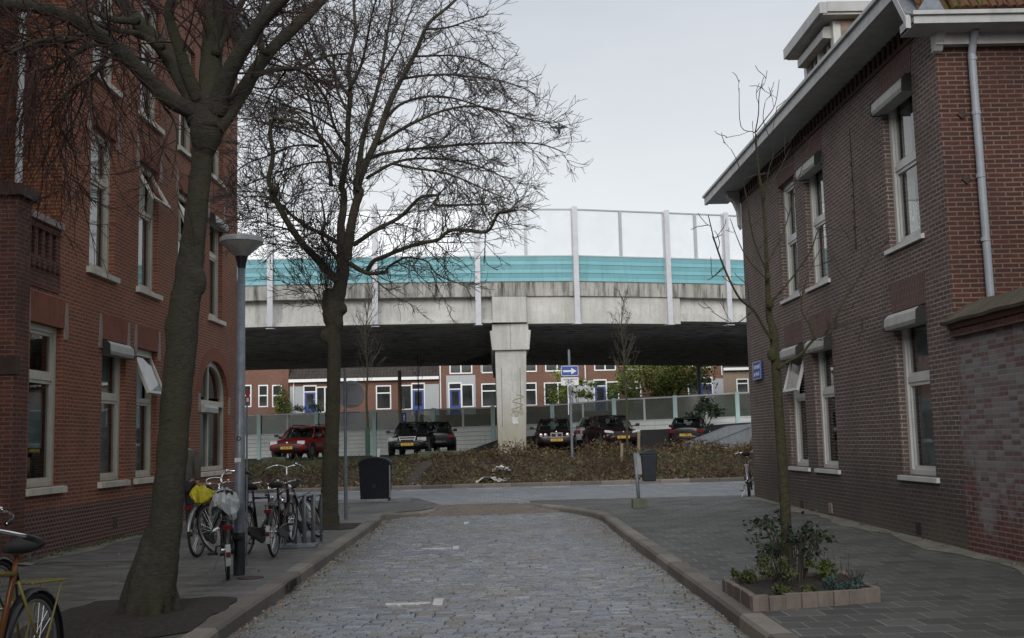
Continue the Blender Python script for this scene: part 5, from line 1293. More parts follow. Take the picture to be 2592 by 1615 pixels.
p = at(1590, 1172, 40.5); young('young_tree', 'slim bare young tree held between two stakes in front of the dark red car', p, 6.0, .40, 1.25, .055, 12, n=46)
for px, y0, y1, lab in ((1573, 1216, 1122, 'short wooden stake left of the young tree'), (1616, 1150, 1092, 'wooden stake right of the young tree behind the litter bin')):
    a = at(px, y0, 40.1); b = at(px + 1, y1, 40.1); o = MB().tube([(a.x, a.y, a.z - .2), b], .055, 8).build('tree_stake', 'wood_stake')
    lay(tag(o, lab, 'stake', 'tree stakes'), (a.x, a.y, a.z - .2))
p = at(1061, 1096, 60.5); young('young_tree', 'thin bare sapling rising behind the smoked noise wall left of the pier', (p.x, p.y, 1.2), 7.0, .5, .9, .05, 14, n=16)
# sapling in the planter
rg = random.Random(31); Y3 = 10.95
T3 = thing('sapling', 'slender mossy sapling growing out of the brick edged planter', 'tree', at(1996, 1470, Y3))
tm = MB(); tl = pxline([(1997, 1480), (1993, 1400), (1990, 1330), (1982, 1200), (1972, 1050), (1963, 920), (1958, 840), (1947, 800), (1944, 740), (1940, 660), (1936, 560), (1925, 470), (1916, 400), (1913, 340)], Y3, .2)
tw = [.062, .056, .052, .05, .047, .045, .042, .034, .028, .02, .016, .013, .010, .008]
sp = smooth_line(tl, 4); tm.tube(sp, [np.interp(i / 4, range(14), tw) for i in range(len(sp))], 10)
for (x, y), r_ in (((1954, 898), .048), ((1944, 700), .026), ((1950, 770), .036)): knob(tm, at(x, y, Y3 + .01), r_, (1, 1, 1.4))
limbs3 = []
z44 = lambda L_: [(1780 + x / 2.3625, 180 + y / 2.3625) for x, y in L_]
z8 = lambda L_: [(1750 + x / 2.1604, 600 + y / 2.1604) for x, y in L_]
def L3(pts, dy, r0, r1): p = pxline(pts, Y3, dy); s_ = limb_tube(tm, p, r0, r1, 6); limbs3.append((s_, r0, r1))
L3(z8([(440, 560), (400, 500), (340, 400), (260, 330), (180, 170), (120, 0)]) + z44([(65, 1010), (30, 860)]), -.5, .018, .005)
L3(z8([(470, 720), (530, 680), (600, 640), (670, 560), (740, 520), (840, 340), (930, 200), (990, 60)]), .3, .018, .005)
L3(z8([(680, 560), (640, 470), (600, 380), (640, 200), (720, 40)]), .2, .010, .004)
L3(z44([(370, 740), (340, 640), (320, 450), (310, 370), (225, 330), (215, 100)]), .2, .008, .003)
L3(z44([(310, 370), (330, 260), (335, 140), (362, 35)]), -.1, .007, .003)
L3(z44([(315, 365), (370, 290), (430, 200), (455, 50)]), .3, .007, .003)
L3(z44([(365, 780), (390, 600), (420, 470), (360, 300), (370, 190)]), -.3, .007, .003)
L3(z44([(380, 1200), (300, 1000), (260, 760), (210, 560), (165, 465)]), -.4, .009, .003)
L3(z44([(380, 1150), (480, 960), (560, 680), (630, 450)]), .5, .009, .003)
L3(z44([(385, 1250), (250, 1100), (160, 880)]), .4, .009, .003)
L3(z44([(390, 1400), (520, 1250), (640, 1080), (700, 940), (830, 960)]), -.5, .010, .003)
L3(z44([(120, 1180), (60, 1230), (25, 1250)]), -.4, .006, .003)
L3(z8([(340, 400), (250, 470), (180, 450), (110, 405)]), -.2, .006, .003)
L3(z44([(370, 740), (450, 600), (520, 460)]), .4, .006, .003)
L3(z8([(760, 500), (860, 470), (980, 430)]), .3, .007, .003)
L3(z8([(930, 200), (950, 150), (930, 90)]), .35, .006, .003)
tm.build('trunk', 'bark_young', T3, smooth=True, uv=False)
ch = twig_out(limbs3, rg, n1=9, l1=(.25, .6), n2=1.6, l2=(.1, .3), n3=0, r1=.006, rmin=.0034, trop1=(0, 0, .12), trop2=(0, 0, .1), t0=.3)
v, f = chains_mesh(ch); np_mesh('crown', v, f, 'twig', T3)

# ---- leafy things
M['fresh_green'] = leaf_mat('fresh_green', [(.1, (.08, .11, .022)), (.5, (.21, .27, .05)), (.9, (.38, .45, .12))], nscale=.8)
M['dark_green'] = leaf_mat('dark_green', [(.1, (.010, .018, .010)), (.5, (.022, .040, .020)), (.9, (.05, .075, .035))], nscale=2)
M['olive'] = leaf_mat('olive', [(.1, (.035, .042, .018)), (.5, (.08, .095, .04)), (.9, (.15, .16, .08))], nscale=2)
M['lime'] = leaf_mat('lime', [(.1, (.035, .05, .018)), (.9, (.10, .125, .045))], nscale=3)
M['bluegreen'] = leaf_mat('bluegreen', [(.1, (.03, .06, .055)), (.9, (.10, .15, .14))], nscale=3)
M['planter_green'] = leaf_mat('planter_green', [(.1, (.03, .045, .015)), (.9, (.11, .15, .045))], nscale=3)
M['verge'] = leaf_mat('verge_leaves', [(.15, (.040, .026, .018)), (.38, (.115, .066, .040)), (.55, (.17, .115, .062)), (.68, (.105, .11, .042)), (.95, (.22, .23, .085))], nscale=.55, nmix=.45)
M['litter'] = leaf_mat('leaf_litter', [(.1, (.09, .06, .035)), (.6, (.27, .18, .11)), (1, (.5, .4, .28))], nscale=1.5, nmix=.3)
M['grass'] = leaf_mat('grass', [(.1, (.035, .042, .015)), (.5, (.10, .11, .04)), (.9, (.26, .24, .12))], nscale=.9)
M['ivy'] = leaf_mat('ivy', [(.1, (.03, .05, .012)), (.9, (.20, .22, .06))], nscale=1)
def cloud(c, r, n, rg, hollow=.35, squash=None):
    pts = []
    cl = [Vector((rg.gauss(0, .42), rg.gauss(0, .42), rg.gauss(0, .38))) for _ in range(max(6, n // 90))]
    while len(pts) < n:
        q = rg.choice(cl) + Vector((rg.gauss(0, .16), rg.gauss(0, .16), rg.gauss(0, .14)))
        if q.length > 1.15: continue
        pts.append((c[0] + q.x * r[0], c[1] + q.y * r[1], c[2] + q.z * r[2]))
    return pts
def bush(name, label, base, c, r, n, size, mat, seed, stems=7, cat='shrub', up=.2, elong=1.7, group=None):
    rg = random.Random(seed); t = thing(name, label, cat, base, group=group); b = Vector(base); ch = []
    for i in range(stems):
        e = Vector(c) + Vector((rg.gauss(0, .5) * r[0], rg.gauss(0, .5) * r[1], rg.uniform(-.3, .7) * r[2]))
        ch.append((smooth_line([b + Vector((rg.gauss(0, .04), rg.gauss(0, .04), 0)), b.lerp(e, .4) + Vector((rg.gauss(0, .1) * r[0], 0, .1 * r[2])), e], 4), .02 * max(r), .005))
    v, f = chains_mesh(ch, 4); np_mesh('stem', v, f, 'twig', t)
    v, f = leaves_mesh(cloud(c, r, n, rg), size, seed, up, elong); np_mesh('foliage', v, f, mat, t)
    return t
c = at(1690, 962, 77.5); bush('green_bush', 'large fresh green bush standing behind the noise wall in front of the brick houses', (c.x, 77.5, 3.4), (c.x, 77.5, 6.0), (3.2, 2.0, 2.7), 6500, .19, 'fresh_green', 41, 12)
c = at(1590, 985, 78.5); bush('green_bush', 'smaller green bush behind the noise wall by the blue door', (c.x, 78.5, 3.4), (c.x, 78.5, 5.2), (1.8, 1.2, 1.8), 1800, .18, 'fresh_green', 42, 9)
c = at(1475, 990, 77); bush('green_bush', 'pale leafing little tree just right of the arrow sign', (c.x - .5, 77, 3.4), (c.x, 77, 5.15), (1.35, .8, .85), 700, .18, 'fresh_green', 43, 6)
c = at(1405, 990, 79); bush('green_bush', 'sparse greenish shrub between the pier and the arrow sign', (c.x, 79, 3.4), (c.x, 79, 5.2), (1.6, .8, 1.8), 800, .16, 'fresh_green', 44, 8)
c = at(1785, 1045, 51.4); bush('dark_bush', 'loose dark leaved shrub growing on the low wall above the black hatchback', (c.x - .2, 51.4, 1.3), (c.x, 51.4, 2.75), (1.05, .7, .75), 800, .15, 'dark_green', 45, 12)
c = at(712, 1008, 83.5); bush('ivy', 'yellow green climber covering the corner of the left brick house', (c.x, 84.3, 3.2), (c.x, 84.4, 4.6), (.75, .35, 2.3), 1500, .16, 'ivy', 46, 6, cat='climber')
c = at(800, 1030, 82); bush('garden_shrub', 'spiky garden shrub in front of the left blue door', (c.x, 82, 3.3), (c.x, 82, 4.2), (1.6, .6, .75), 800, .22, 'dark_green', 47, 10, up=.9, elong=4)
c = at(663, 1040, 83); bush('garden_shrub', 'low bushy hedge plant beneath the left house windows', (c.x, 83, 3.2), (c.x, 83, 3.6), (2.2, .5, .5), 700, .18, 'ivy', 48, 8)

# ---- ground cover on the verge (nobody could count it)
g = np.random.default_rng(99)
def verge_pts(n, ymin, ymax, hfun, xr=(-12, 16)):
    out = []
    while len(out) < n:
        x = g.uniform(*xr); y = g.uniform(ymin, ymax)
        if abs(x + 2.62 - .25 * math.sin(y * 1.1)) < .30 and y < 41.5: continue
        if x > 8.6 and y > 43.6: continue
        out.append((x, y, bank_z(x, y) + g.random() ** .8 * hfun(x, y)))
    return out
def hf(x, y):
    rt = smooth(-4.5, -.5, x); base = (.20 + .30 * rt) * smooth(37.5, 38.5, y) * (1 - smooth(40.4 + 2.3 * rt, 41.0 + 2.3 * rt, y))
    return max(.02, base * (.62 + .34 * math.sin(x * 1.9 + math.sin(y * 2)) + .34 * math.sin(x * 5.1 + y * 3)))
pts = verge_pts(26000, 37.8, 43.3, hf)
v, f = leaves_mesh(pts, .115, 5, up=.55, elong=2.4); o = np_mesh('ground_cover', v, f, 'verge'); tag(o, 'reddish brown and green ground cover shrubs on the verge below the cars', 'ground cover'); o['kind'] = 'stuff'
ch = []; rg = random.Random(8)
for i in range(3800):
    x, y, z = verge_pts(1, 37.9, 43.2, lambda a, b: 0)[0]; h = hf(x, y)
    if h < .08: continue
    ch.append(([(x, y, z), (x + rg.gauss(0, .05), y + rg.gauss(0, .04), z + h * .6), (x + rg.gauss(0, .12), y + rg.gauss(0, .08), z + h * rg.uniform(.9, 1.35))], .007, .004))
v, f = chains_mesh(ch); o = np_mesh('shrub_stems', v, f, plain('shrub_stem', (.085, .045, .028), .8)); tag(o, 'thin brown stems of the low shrubs on the verge', 'ground cover'); o['kind'] = 'stuff'
pts = [(x, y, bank_z(x, y) + .02 + .03 * g.random()) for x, y in zip(g.uniform(-12, 15, 4200), 37.44 + np.abs(g.normal(0, .75, 4200)))]
v, f = leaves_mesh(pts, .085, 6, up=.0, elong=1.5); o = np_mesh('leaf_litter', v, f, 'litter'); tag(o, 'dry fallen leaves strewn along the verge behind the kerb', 'leaf litter'); o['kind'] = 'stuff'
pts = []; rg = random.Random(15)
for i in range(1500):
    y = 5 + 21 * rg.random() ** .8
    if rg.random() < .55: x = (-2.33 - max(0, (y - 8) * .004)) + .03 + abs(rg.gauss(0, .10)); z = .012
    elif rg.random() < .6: x = 2.0 + max(0, (y - 9) * .0045) - .03 - abs(rg.gauss(0, .12)); z = .012
    elif rg.random() < .5: x = rg.uniform(-2.2, 1.9); z = .012
    else: x = rg.uniform(-6.0, -2.7); z = .135
    if y > 24.3: z += .06
    pts.append((x, y, z))
pts = pts[:700]
v, f = leaves_mesh(pts, .038, 16, up=.0, elong=1.6); o = np_mesh('fallen_leaves', v, f, 'litter'); tag(o, 'dead leaf scraps and grit gathered along the street gutters', 'leaf litter'); o['kind'] = 'stuff'
# long dry grass near the red car and at the foot of the young tree
pts = []; ch = []
for i in range(3600):
    if i < 2000: x = rg.uniform(-10.5, -4.2); y = rg.uniform(40.6, 43.4)
    elif i < 2700: x = rg.uniform(4.0, 5.8); y = rg.uniform(39.6, 42.0)
    else: x = rg.uniform(-4.2, -.5); y = rg.uniform(41.6, 43.1)
    z = bank_z(x, y); h = rg.uniform(.12, .38) * (1.2 if x < -5 and y > 42 else .8); a = rg.uniform(0, 6.28)
    q = Vector((math.cos(a), math.sin(a), 0)) * h * rg.uniform(.2, .9)
    ch.append(([(x, y, z - .01), (x + q.x * .35, y + q.y * .35, z + h * .65), (x + q.x, y + q.y, z + h * .8)], .007, .002))
v, f = chains_mesh(ch); o = np_mesh('grass', v, f, 'grass'); tag(o, 'tufts of long dry grass on the verge in front of the red car', 'grass'); o['kind'] = 'stuff'
# white litter on the verge
def crumple(name, label, c, r, seed, mat='paper', flat=.4):
    rg = random.Random(seed); mb = MB(); n, m = 9, 7; st = len(mb.v)
    for j in range(m):
        for i in range(n):
            u, w = i / (n - 1) - .5, j / (m - 1) - .5
            h = (.5 - abs(u)) * flat + .10 * math.sin(u * 9 + w * 7) + rg.gauss(0, .05)
            mb.v.append((c[0] + u * 2 * r[0] + rg.gauss(0, .02), c[1] + w * 2 * r[1] + rg.gauss(0, .02), c[2] + h * r[2] * 2))
    for j in range(m - 1):
        for i in range(n - 1): mb.f.append((st + j * n + i, st + j * n + i + 1, st + (j + 1) * n + i + 1, st + (j + 1) * n + i))
    o = mb.build(name, mat); sm = o.modifiers.new('s', 'SOLIDIFY'); sm.thickness = .006
    return lay(tag(o, label, 'litter'), c)
p = at(1243, 1212, 38.6); crumple('plastic_sheet', 'crumpled white plastic sheet lying folded on the dead leaves of the verge', (p.x, 38.6, bank_z(p.x, 38.6) + .04), (.52, .3, .26), 3)
p = at(1268, 1194, 39.3); crumple('plastic_bag', 'smaller grey white bag caught in the shrubs above the plastic sheet', (p.x, 39.3, bank_z(p.x, 39.3) + .16), (.3, .22, .24), 4)
p = at(957, 1146, 40.6); o = MB().tube([(p.x, p.y, p.z - .3), (p.x + .03, p.y, p.z + .14)], .05, 8).build('marker_post', 'paper'); lay(tag(o, 'small pale marker post peeking up behind the dark waste container', 'post'), (p.x, p.y, p.z - .3))

# ---- planter and its plants
pl = thing('planter', 'low planter bed edged with pinkish concrete blocks around the sapling', 'planter', (2.75, 10.4, .12))
C4 = [Vector((2.15, 9.56, 0)), Vector((3.36, 9.90, 0)), Vector((3.45, 11.25, 0)), Vector((2.15, 10.85, 0))]
mb = MB(); M['pink_block'] = concrete('pink_block', (.185, .155, .138), (.085, .075, .065), .6); rg = random.Random(2)
for a, b in ((0, 1), (1, 2), (2, 3), (3, 0)):
    p0, p1 = C4[a], C4[b]; L_ = (p1 - p0).length; d = (p1 - p0) / L_; nn = Vector((-d.y, d.x, 0)); k = max(4, round(L_ / .165))
    for i in range(k):
        s0, s1 = i * L_ / k + .003, (i + 1) * L_ / k - .003; h = .225 + rg.uniform(-.008, .008); o_ = rg.uniform(-.006, .006); zz = right_z((p0 + d * s0).x, (p0 + d * s0).y) - .02
        mb.boxf(lambda x, y, z: p0 + d * x + nn * (y + o_) + Vector((0, 0, z)), (s0, 0, .1), (s1, .06, h + .02))
mb.build('edging_block', M['pink_block'], pl, bevel=.006)
sm = MB(); sm.poly([C4[0] + Vector((.03, .03, .20)), C4[1] + Vector((-.03, .03, .20)), C4[2] + Vector((-.03, -.03, .22)), C4[3] + Vector((.03, -.03, .21))]); sm.build('soil', 'soil', pl)
bz_ = .20
def pb(name, label, x, y, h, r, n, s, mat, seed, **kw): return bush(name, label, (x, y, bz_), (x, y, bz_ + h), r, n, s, mat, seed, cat='plant', **kw)
t = thing('evergreen_shrub', 'dark evergreen shrub with drooping sprays around the foot of the sapling', 'shrub', (2.86, 10.9, bz_)); rg = random.Random(51); ch = []; lp = []
for i in range(32):
    a = rg.uniform(0, 2 * PI); out = rg.uniform(.05, .20) * (1.1 if math.cos(a) < 0 else 1.0); top = rg.uniform(.28, .60)
    b0 = Vector((2.86 + .1 * math.cos(a), 10.88 + .1 * math.sin(a), bz_)); e = b0 + Vector((math.cos(a) * out, math.sin(a) * out * .7, top)); tip = e + Vector((math.cos(a) * .11, math.sin(a) * .1, rg.uniform(-.26, .06)))
    ln = smooth_line([b0, b0.lerp(e, .5) + Vector((0, 0, .1)), e, tip], 5); ch.append((ln, .007, .003))
    for j in range(22):
        q, dd = along(ln, rg.uniform(.45, 1)); lp.append(q + Vector((rg.gauss(0, .03), rg.gauss(0, .03), rg.gauss(0, .03))))
v, f = chains_mesh(ch, 4); np_mesh('stem', v, f, 'twig', t); v, f = leaves_mesh(lp, .048, 51, up=-.2, elong=1.7); np_mesh('foliage', v, f, 'dark_green', t)
pb('feathery_shrub', 'pale olive feathery shrub in the left half of the planter', 2.60, 10.5, .16, (.17, .17, .17), 900, .045, 'olive', 52, stems=30, up=.8, elong=4)
pb('leafy_plant', 'small light green plant in the far left corner of the planter', 2.36, 10.72, .10, (.13, .12, .10), 260, .05, 'lime', 53)
pb('primrose', 'round lime green primrose near the front edge of the planter', 2.47, 9.86, .05, (.10, .09, .06), 200, .06, 'lime', 54)
pb('primrose', 'smaller green primrose right of the other one at the front edge', 2.75, 9.97, .04, (.07, .06, .05), 120, .05, 'lime', 55)
pb('leafy_plant', 'broad leaved green plant behind the blue flowers in the planter', 3.13, 10.75, .10, (.18, .15, .10), 220, .08, 'planter_green', 56, up=.5)
pb('lavender', 'blue grey lavender clump in the right front corner of the planter', 3.22, 10.12, .10, (.13, .12, .12), 420, .045, 'bluegreen', 57, stems=20, up=1.0, elong=5)
pb('grape_hyacinth', 'tuft of grass like leaves with small blue flowers at the front of the planter', 3.02, 10.02, .06, (.13, .09, .08), 330, .06, 'bluegreen', 58, stems=14, up=1.2, elong=6)
t = thing('grass', 'thin dry stalks standing up behind the lavender', 'plant', (3.2, 10.5, bz_)); rg = random.Random(4)
v, f = chains_mesh([(wander((3.2 + rg.gauss(0, .04), 10.5 + rg.gauss(0, .04), bz_), (rg.gauss(0, .15), rg.gauss(0, .1), 1), rg.uniform(.2, .4), 4, rg, .08), .003, .0015) for _ in range(14)]); np_mesh('stalk', v, f, 'twig_pale', t)
p = at(2580, 1428, 11.3); bush('weed', 'straggly weed growing out of the foot of the garden wall', (5.5, 11.0, .14), (5.5, 11.0, .26), (.2, .18, .13), 150, .04, 'olive', 59, 16, cat='plant')
for i in range(26):
    pass
M['moss'] = leaf_mat('moss', [(.1, (.03, .04, .015)), (.9, (.11, .13, .05))], nscale=3)
rg = random.Random(77); MOSS = pts = []
for i in range(900):
    y = rg.uniform(15.2, 21); pts.append((left_x(y) + .10 + abs(rg.gauss(0, .07)), y, .15 + rg.random() * .06 * (1 if math.sin(y * 3.1) > .2 else .25)))
for i in range(500):
    y = rg.uniform(7, 23.5); pts.append((5.62 - abs(rg.gauss(0, .05)), y, right_wall_z(y) + rg.random() * .05 * (1 if math.sin(y * 2.3) > .4 else .2)))
p = LF(16.05, -.34, 1.17); bush('potted_plant', 'little potted plant on the inner sill of the nearest ground floor window', p, (p.x, p.y, 1.38), (.14, .14, .16), 130, .09, 'dark_green', 91, 6, cat='plant', up=.5)
v, f = leaves_mesh(MOSS, .035, 8, up=.6, elong=2.5); o = np_mesh('weeds', v, f, 'moss'); tag(o, 'moss and tiny weeds in the joint between paving and house walls', 'weeds'); o['kind'] = 'stuff'

# ------------------------------------------------------------------ street furniture
def text(txt, size, loc, rot, mat, name, parent, align='CENTER', sx=1.0):
    c = bpy.data.curves.new('t', 'FONT'); c.body = txt; c.size = size; c.align_x = align; c.align_y = 'CENTER'; c.extrude = .0015
    o = bpy.data.objects.new('t', c); COL.objects.link(o); me = bpy.data.meshes.new_from_object(o); bpy.data.objects.remove(o)
    me.transform(Matrix.Translation(loc) @ Euler(rot).to_matrix().to_4x4() @ Matrix.Diagonal((sx, 1, 1, 1)))
    me.transform(Matrix.Translation(-ORG.get(parent, Vector((0, 0, 0))))); me.materials.append(M[mat])
    ob = bpy.data.objects.new(name, me); COL.objects.link(ob); ob.parent = parent; ORG[ob] = ORG.get(parent, Vector((0, 0, 0))); return ob
# lamp post
b = Vector((-3.06, 13.35, .12)); lp_ = thing('lamp_post', 'grey street lamp with a wide conical shade standing among the parked bicycles', 'street lamp', b)
MB().tube([b, b + Vector((0, 0, .55)), b + Vector((0, 0, .56)), b + Vector((.0, 0, .9)), b + Vector((.015, 0, 3.80))], [.066, .066, .066, .062, .045], 14).build('post', 'galv', lp_, smooth=True)
MB().lathe([(.068, .12), (.07, .60), (.064, .62)], (b.x, b.y, 0), 'z', 16).build('sleeve', 'bin_grey', lp_, smooth=True)
hx = b.x + .015
MB().lathe([(.05, 3.78), (.056, 3.84), (.072, 3.90), (.078, 3.94)], (hx, b.y, 0), 'z', 16).build('collar', 'black_paint', lp_, smooth=True)
sh = MB().lathe([(.07, 3.92), (.12, 3.965), (.19, 4.03), (.252, 4.095), (.258, 4.14), (.24, 4.16), (.15, 4.175), (.0, 4.18)], (hx, b.y, 0), 'z', 32).build('lamp_shade', 'lamp_shade', lp_, smooth=True)
MB().lathe([(.253, 4.095), (.262, 4.095), (.262, 4.143), (.254, 4.145)], (hx, b.y, 0), 'z', 32).build('rim', 'rail_grey', sh)
MB().torus((b.x, b.y - .056, 1.72), .022, .006, 'y', 16, 6).build('sticker', 'red_lens', lp_)
MB().box((b.x - .045, b.y - .064, 1.44), (b.x + .03, b.y - .058, 1.49)).build('sticker', 'paper', lp_)
sg = thing('small_sign', 'narrow red sign seen edge on behind the lamp post', 'sign', (b.x + .1, b.y + .8, 1.9))
q0, q1 = at(622, 988, b.y + .9), at(631, 1021, b.y + .9)
MB().box((q0.x, b.y + .9, q1.z), (q1.x, b.y + .915, q0.z)).build('plate', M['red_sign'] if 'red_sign' in M else plain('red_sign', (.30, .015, .02), .4), sg); ORG[sg] = Vector(sg.location)
MB().tube([(q0.x + .01, b.y + .93, .119), (q0.x + .01, b.y + .93, q0.z + .02)], .012, 6).build('post', 'galv', sg)
MB().box((q0.x + .012, b.y + .895, q1.z + .02), (q1.x - .006, b.y + .9, q1.z + .07)).build('lettering', 'sign_white', sg)
# sign post seen from the back
b = Vector((-3.10, 23.0, .12)); sp_ = thing('road_sign', 'round road sign and rectangular plate seen from the grey back', 'road sign', b)
MB().tube([b, b + Vector((0, 0, 1.25)), b + Vector((0, 0, 1.26)), b + Vector((0, 0, 3.08))], [.038, .038, .030, .030], 12).build('post', 'galv', sp_)
c_ = at(888, 998, 23.06); MB().lathe([(0, 23.05), (.28, 23.05), (.285, 23.06), (.285, 23.075), (0, 23.075)], (c_.x, 0, c_.z), 'y', 36).build('round_plate', 'sign_back', sp_)
a, e = at(856, 1077, 23.05), at(914, 1042, 23.05)
MB().box((a.x, 23.045, a.z), (e.x, 23.06, e.z)).build('plate', 'sign_back', sp_)
MB().tube([(a.x, 23.03, e.z), (e.x - .03, 23.03, e.z), (e.x, 23.03, e.z - .03), (e.x, 23.03, a.z)], .010, 6).box((c_.x - .2, 23.028, c_.z + .21), (c_.x + .15, 23.05, c_.z + .235)).box((c_.x - .2, 23.028, c_.z - .23), (c_.x + .15, 23.05, c_.z - .205)).build('bracket', 'galv', sp_)
# underground waste container
b = Vector((-3.24, 29.75, .12)); wc = thing('waste_container', 'dark blue waste container with rounded top on its steel ground plate', 'container', b)
prof = [(-.37, .03), (.37, .03), (.41, 1.0)] + [(.43 * math.sin(a_), .98 + .18 * math.cos(a_)) for a_ in lin(1.5, -1.5, 13)] + [(-.41, 1.0)]
bd = MB().prism(prof, lambda u, v, t: (b.x + u, b.y + t, b.z + v), -.10, .55); bd.build('body', 'container', wc, bevel=.015)
MB().prism([(u * 1.03, v + .012) for u, v in prof[3:-1]] + [(u * .98, v - .03) for u, v in reversed(prof[3:-1])], lambda u, v, t: (b.x + u, b.y + t, b.z + v), -.13, .58).build('lid', 'bin_grey', wc)
MB().box((b.x + .395, b.y - .12, b.z + .1), (b.x + .425, b.y - .05, b.z + .95)).box((b.x - .36, b.y - .125, b.z + .02), (b.x + .36, b.y - .105, b.z + .07)).build('trim', 'steel', wc)
MB().box((b.x - .05, b.y - .108, b.z + .36), (b.x + .04, b.y - .1, b.z + .46)).build('sticker', 'bin_grey', wc)
MB().box((b.x - .95, b.y - .35, .12), (b.x + .95, b.y + 1.2, .135)).build('ground_plate', 'steel', wc)
# litter bin on its post
b = Vector((3.03, 23.85, right_z(3.03, 23.85))); lb_ = thing('litter_bin', 'dark grey litter bin hanging from a short steel post in a concrete foot', 'litter bin', b)
MB().tube([b, b + Vector((-.05, 0, 1.16))], .038, 12).build('post', 'galv', lb_, smooth=True)
MB().box(b + Vector((-.15, -.15, -.02)), b + Vector((.15, .15, .19))).build('foot', 'concrete_moss', lb_, bevel=.02)
q = at(1640, 1218, 23.9); zb, zt_ = q.z, at(1640, 1150, 23.9).z; cx_ = q.x + .02
bm_ = MB(); n0 = [(-.13, -.13), (.13, -.13), (.13, .13), (-.13, .13)]; n1 = [(-.17, -.17), (.18, -.17), (.18, .17), (-.17, .17)]
lo = [(cx_ + x, b.y + y, zb) for x, y in n0]; hi = [(cx_ + x, b.y + y, zt_) for x, y in n1]; bm_.v = lo + hi; bm_.f = [(0, 3, 2, 1), (4, 5, 6, 7)] + [(i, (i + 1) % 4, 4 + (i + 1) % 4, 4 + i) for i in range(4)]
bm_.build('bin', 'bin_grey', lb_, bevel=.02)
ld = MB().prism([(-.19, 0), (.21, 0), (.21, .03), (.10, .10), (.055, .12), (-.19, .035)], lambda u, v, t: (cx_ + u, b.y + t, zt_ + v), -.18, .18); ld.build('lid', 'bin_grey', lb_, bevel=.008)
MB().box((b.x - .06, b.y - .03, zt_ - .42), (cx_ - .15, b.y + .03, zt_ + .02)).build('bracket', 'steel', lb_)
# arrow sign
Ys = 41.0; b = at(1448, 1130, Ys); ar = thing('arrow_sign', 'blue one way sign with white arrow above a white bicycle exemption plate', 'road sign', (b.x, Ys, bank_z(b.x, Ys)))
MB().tube([(b.x, Ys, bank_z(b.x, Ys) - .1), (at(1441, 926, Ys).x, Ys, at(1441, 926, Ys).z + .6)], .045, 10).build('post', 'galv', ar)
a, e = at(1420, 953, Ys), at(1464, 925, Ys); w, h = e.x - a.x, e.z - a.z
pmb = MB().box((a.x, Ys - .07, a.z), (e.x, Ys - .055, e.z)); pp_ = pmb.build('plate', 'sign_blue', ar, bevel=.004)
bm_ = MB(); r_ = .018
for u in ((a.x + .012, a.z + .012, e.x - .012, a.z + .012 + r_), (a.x + .012, e.z - .012 - r_, e.x - .012, e.z - .012), (a.x + .012, a.z + .012, a.x + .012 + r_, e.z - .012), (e.x - .012 - r_, a.z + .012, e.x - .012, e.z - .012)): bm_.box((u[0], Ys - .0725, u[1]), (u[2], Ys - .07, u[3]))
bm_.build('border', 'sign_white', pp_)
cz = (a.z + e.z) / 2 - .01; MB().prism([(a.x + w * .12, cz - .035), (a.x + w * .58, cz - .035), (a.x + w * .58, cz - .12), (a.x + w * .88, cz), (a.x + w * .58, cz + .12), (a.x + w * .58, cz + .035), (a.x + w * .12, cz + .035)], lambda u, v, t: (u, t, v), Ys - .074, Ys - .07).build('arrow', 'sign_white', pp_)
a, e = at(1420, 976, Ys), at(1464, 955, Ys); w, h = e.x - a.x, e.z - a.z
p2_ = MB().box((a.x, Ys - .07, a.z), (e.x, Ys - .055, e.z)).build('plate', 'sign_white', ar)
text('uitgezonderd', .105, (a.x + w / 2, Ys - .072, e.z - h * .23), (PI / 2, 0, 0), 'ink', 'lettering', p2_, sx=.95)
bc = MB(); cx, cz = a.x + w / 2, a.z + h * .33
for s in (-1, 1): bc.torus((cx + s * .095, Ys - .072, cz - .015), .06, .009, 'y', 18, 5)
fr = lambda *q: bc.tube([(cx + x, Ys - .073, cz + z) for x, z in q], .008, 5)
fr((-.095, -.015), (-.05, .075), (.06, .075), (.095, -.015)); fr((-.05, .075), (0, -.015), (.06, .075)); fr((-.095, -.015), (0, -.015)); fr((.06, .075), (.05, .105), (.085, .11)); fr((-.08, .095), (-.03, .095))
bc.build('bicycle_symbol', 'ink', p2_)
q0, q1 = at(1436, 975, Ys), at(1440, 1050, Ys); MB().box((q0.x, Ys - .09, q1.z), (q1.x, Ys - .05, q0.z)).build('side_plate', 'sign_white', ar)
# wooden post with small blue sign between the trees
b = at(1014, 1088, 55); wp = thing('tall_post', 'tall weathered post rising in front of the noise wall', 'post', (b.x, 55, 1.05))
MB().tube([(b.x, 55, 1.0), (b.x - .02, 55, at(1011, 938, 55).z)], .09, 8).build('post', 'wood_stake', wp)
a, e = at(1018, 1075, 54.8), at(1028, 1045, 54.8); bs = thing('blue_sign', 'narrow blue sign with white mark fixed to the tall post', 'sign', (a.x, 54.8, a.z))
MB().box((a.x, 54.8, a.z), (e.x, 54.83, e.z)).build('plate', 'sign_blue', bs)
mx = (a.x + e.x) / 2; MB().prism([(mx - .03, a.z + .2), (mx + .02, a.z + .2), (mx + .01, a.z + .38), (mx + .06, a.z + .38), (mx, e.z - .06), (mx - .06, a.z + .36), (mx - .02, a.z + .36)], lambda u, v, t: (u, t, v), 54.79, 54.8).box((a.x + .02, 54.79, a.z + .05), (e.x - .02, 54.8, a.z + .11)).build('mark', 'sign_white', bs)
a, e = at(1018, 1036, 54.8), at(1024, 1006, 54.8); o = MB().box((a.x, 54.8, a.z), (e.x, 54.83, e.z)).build('pale_plate', 'render_panel'); lay(tag(o, 'pale grey plate above the blue sign on the tall post', 'sign'), (a.x, 54.8, a.z))
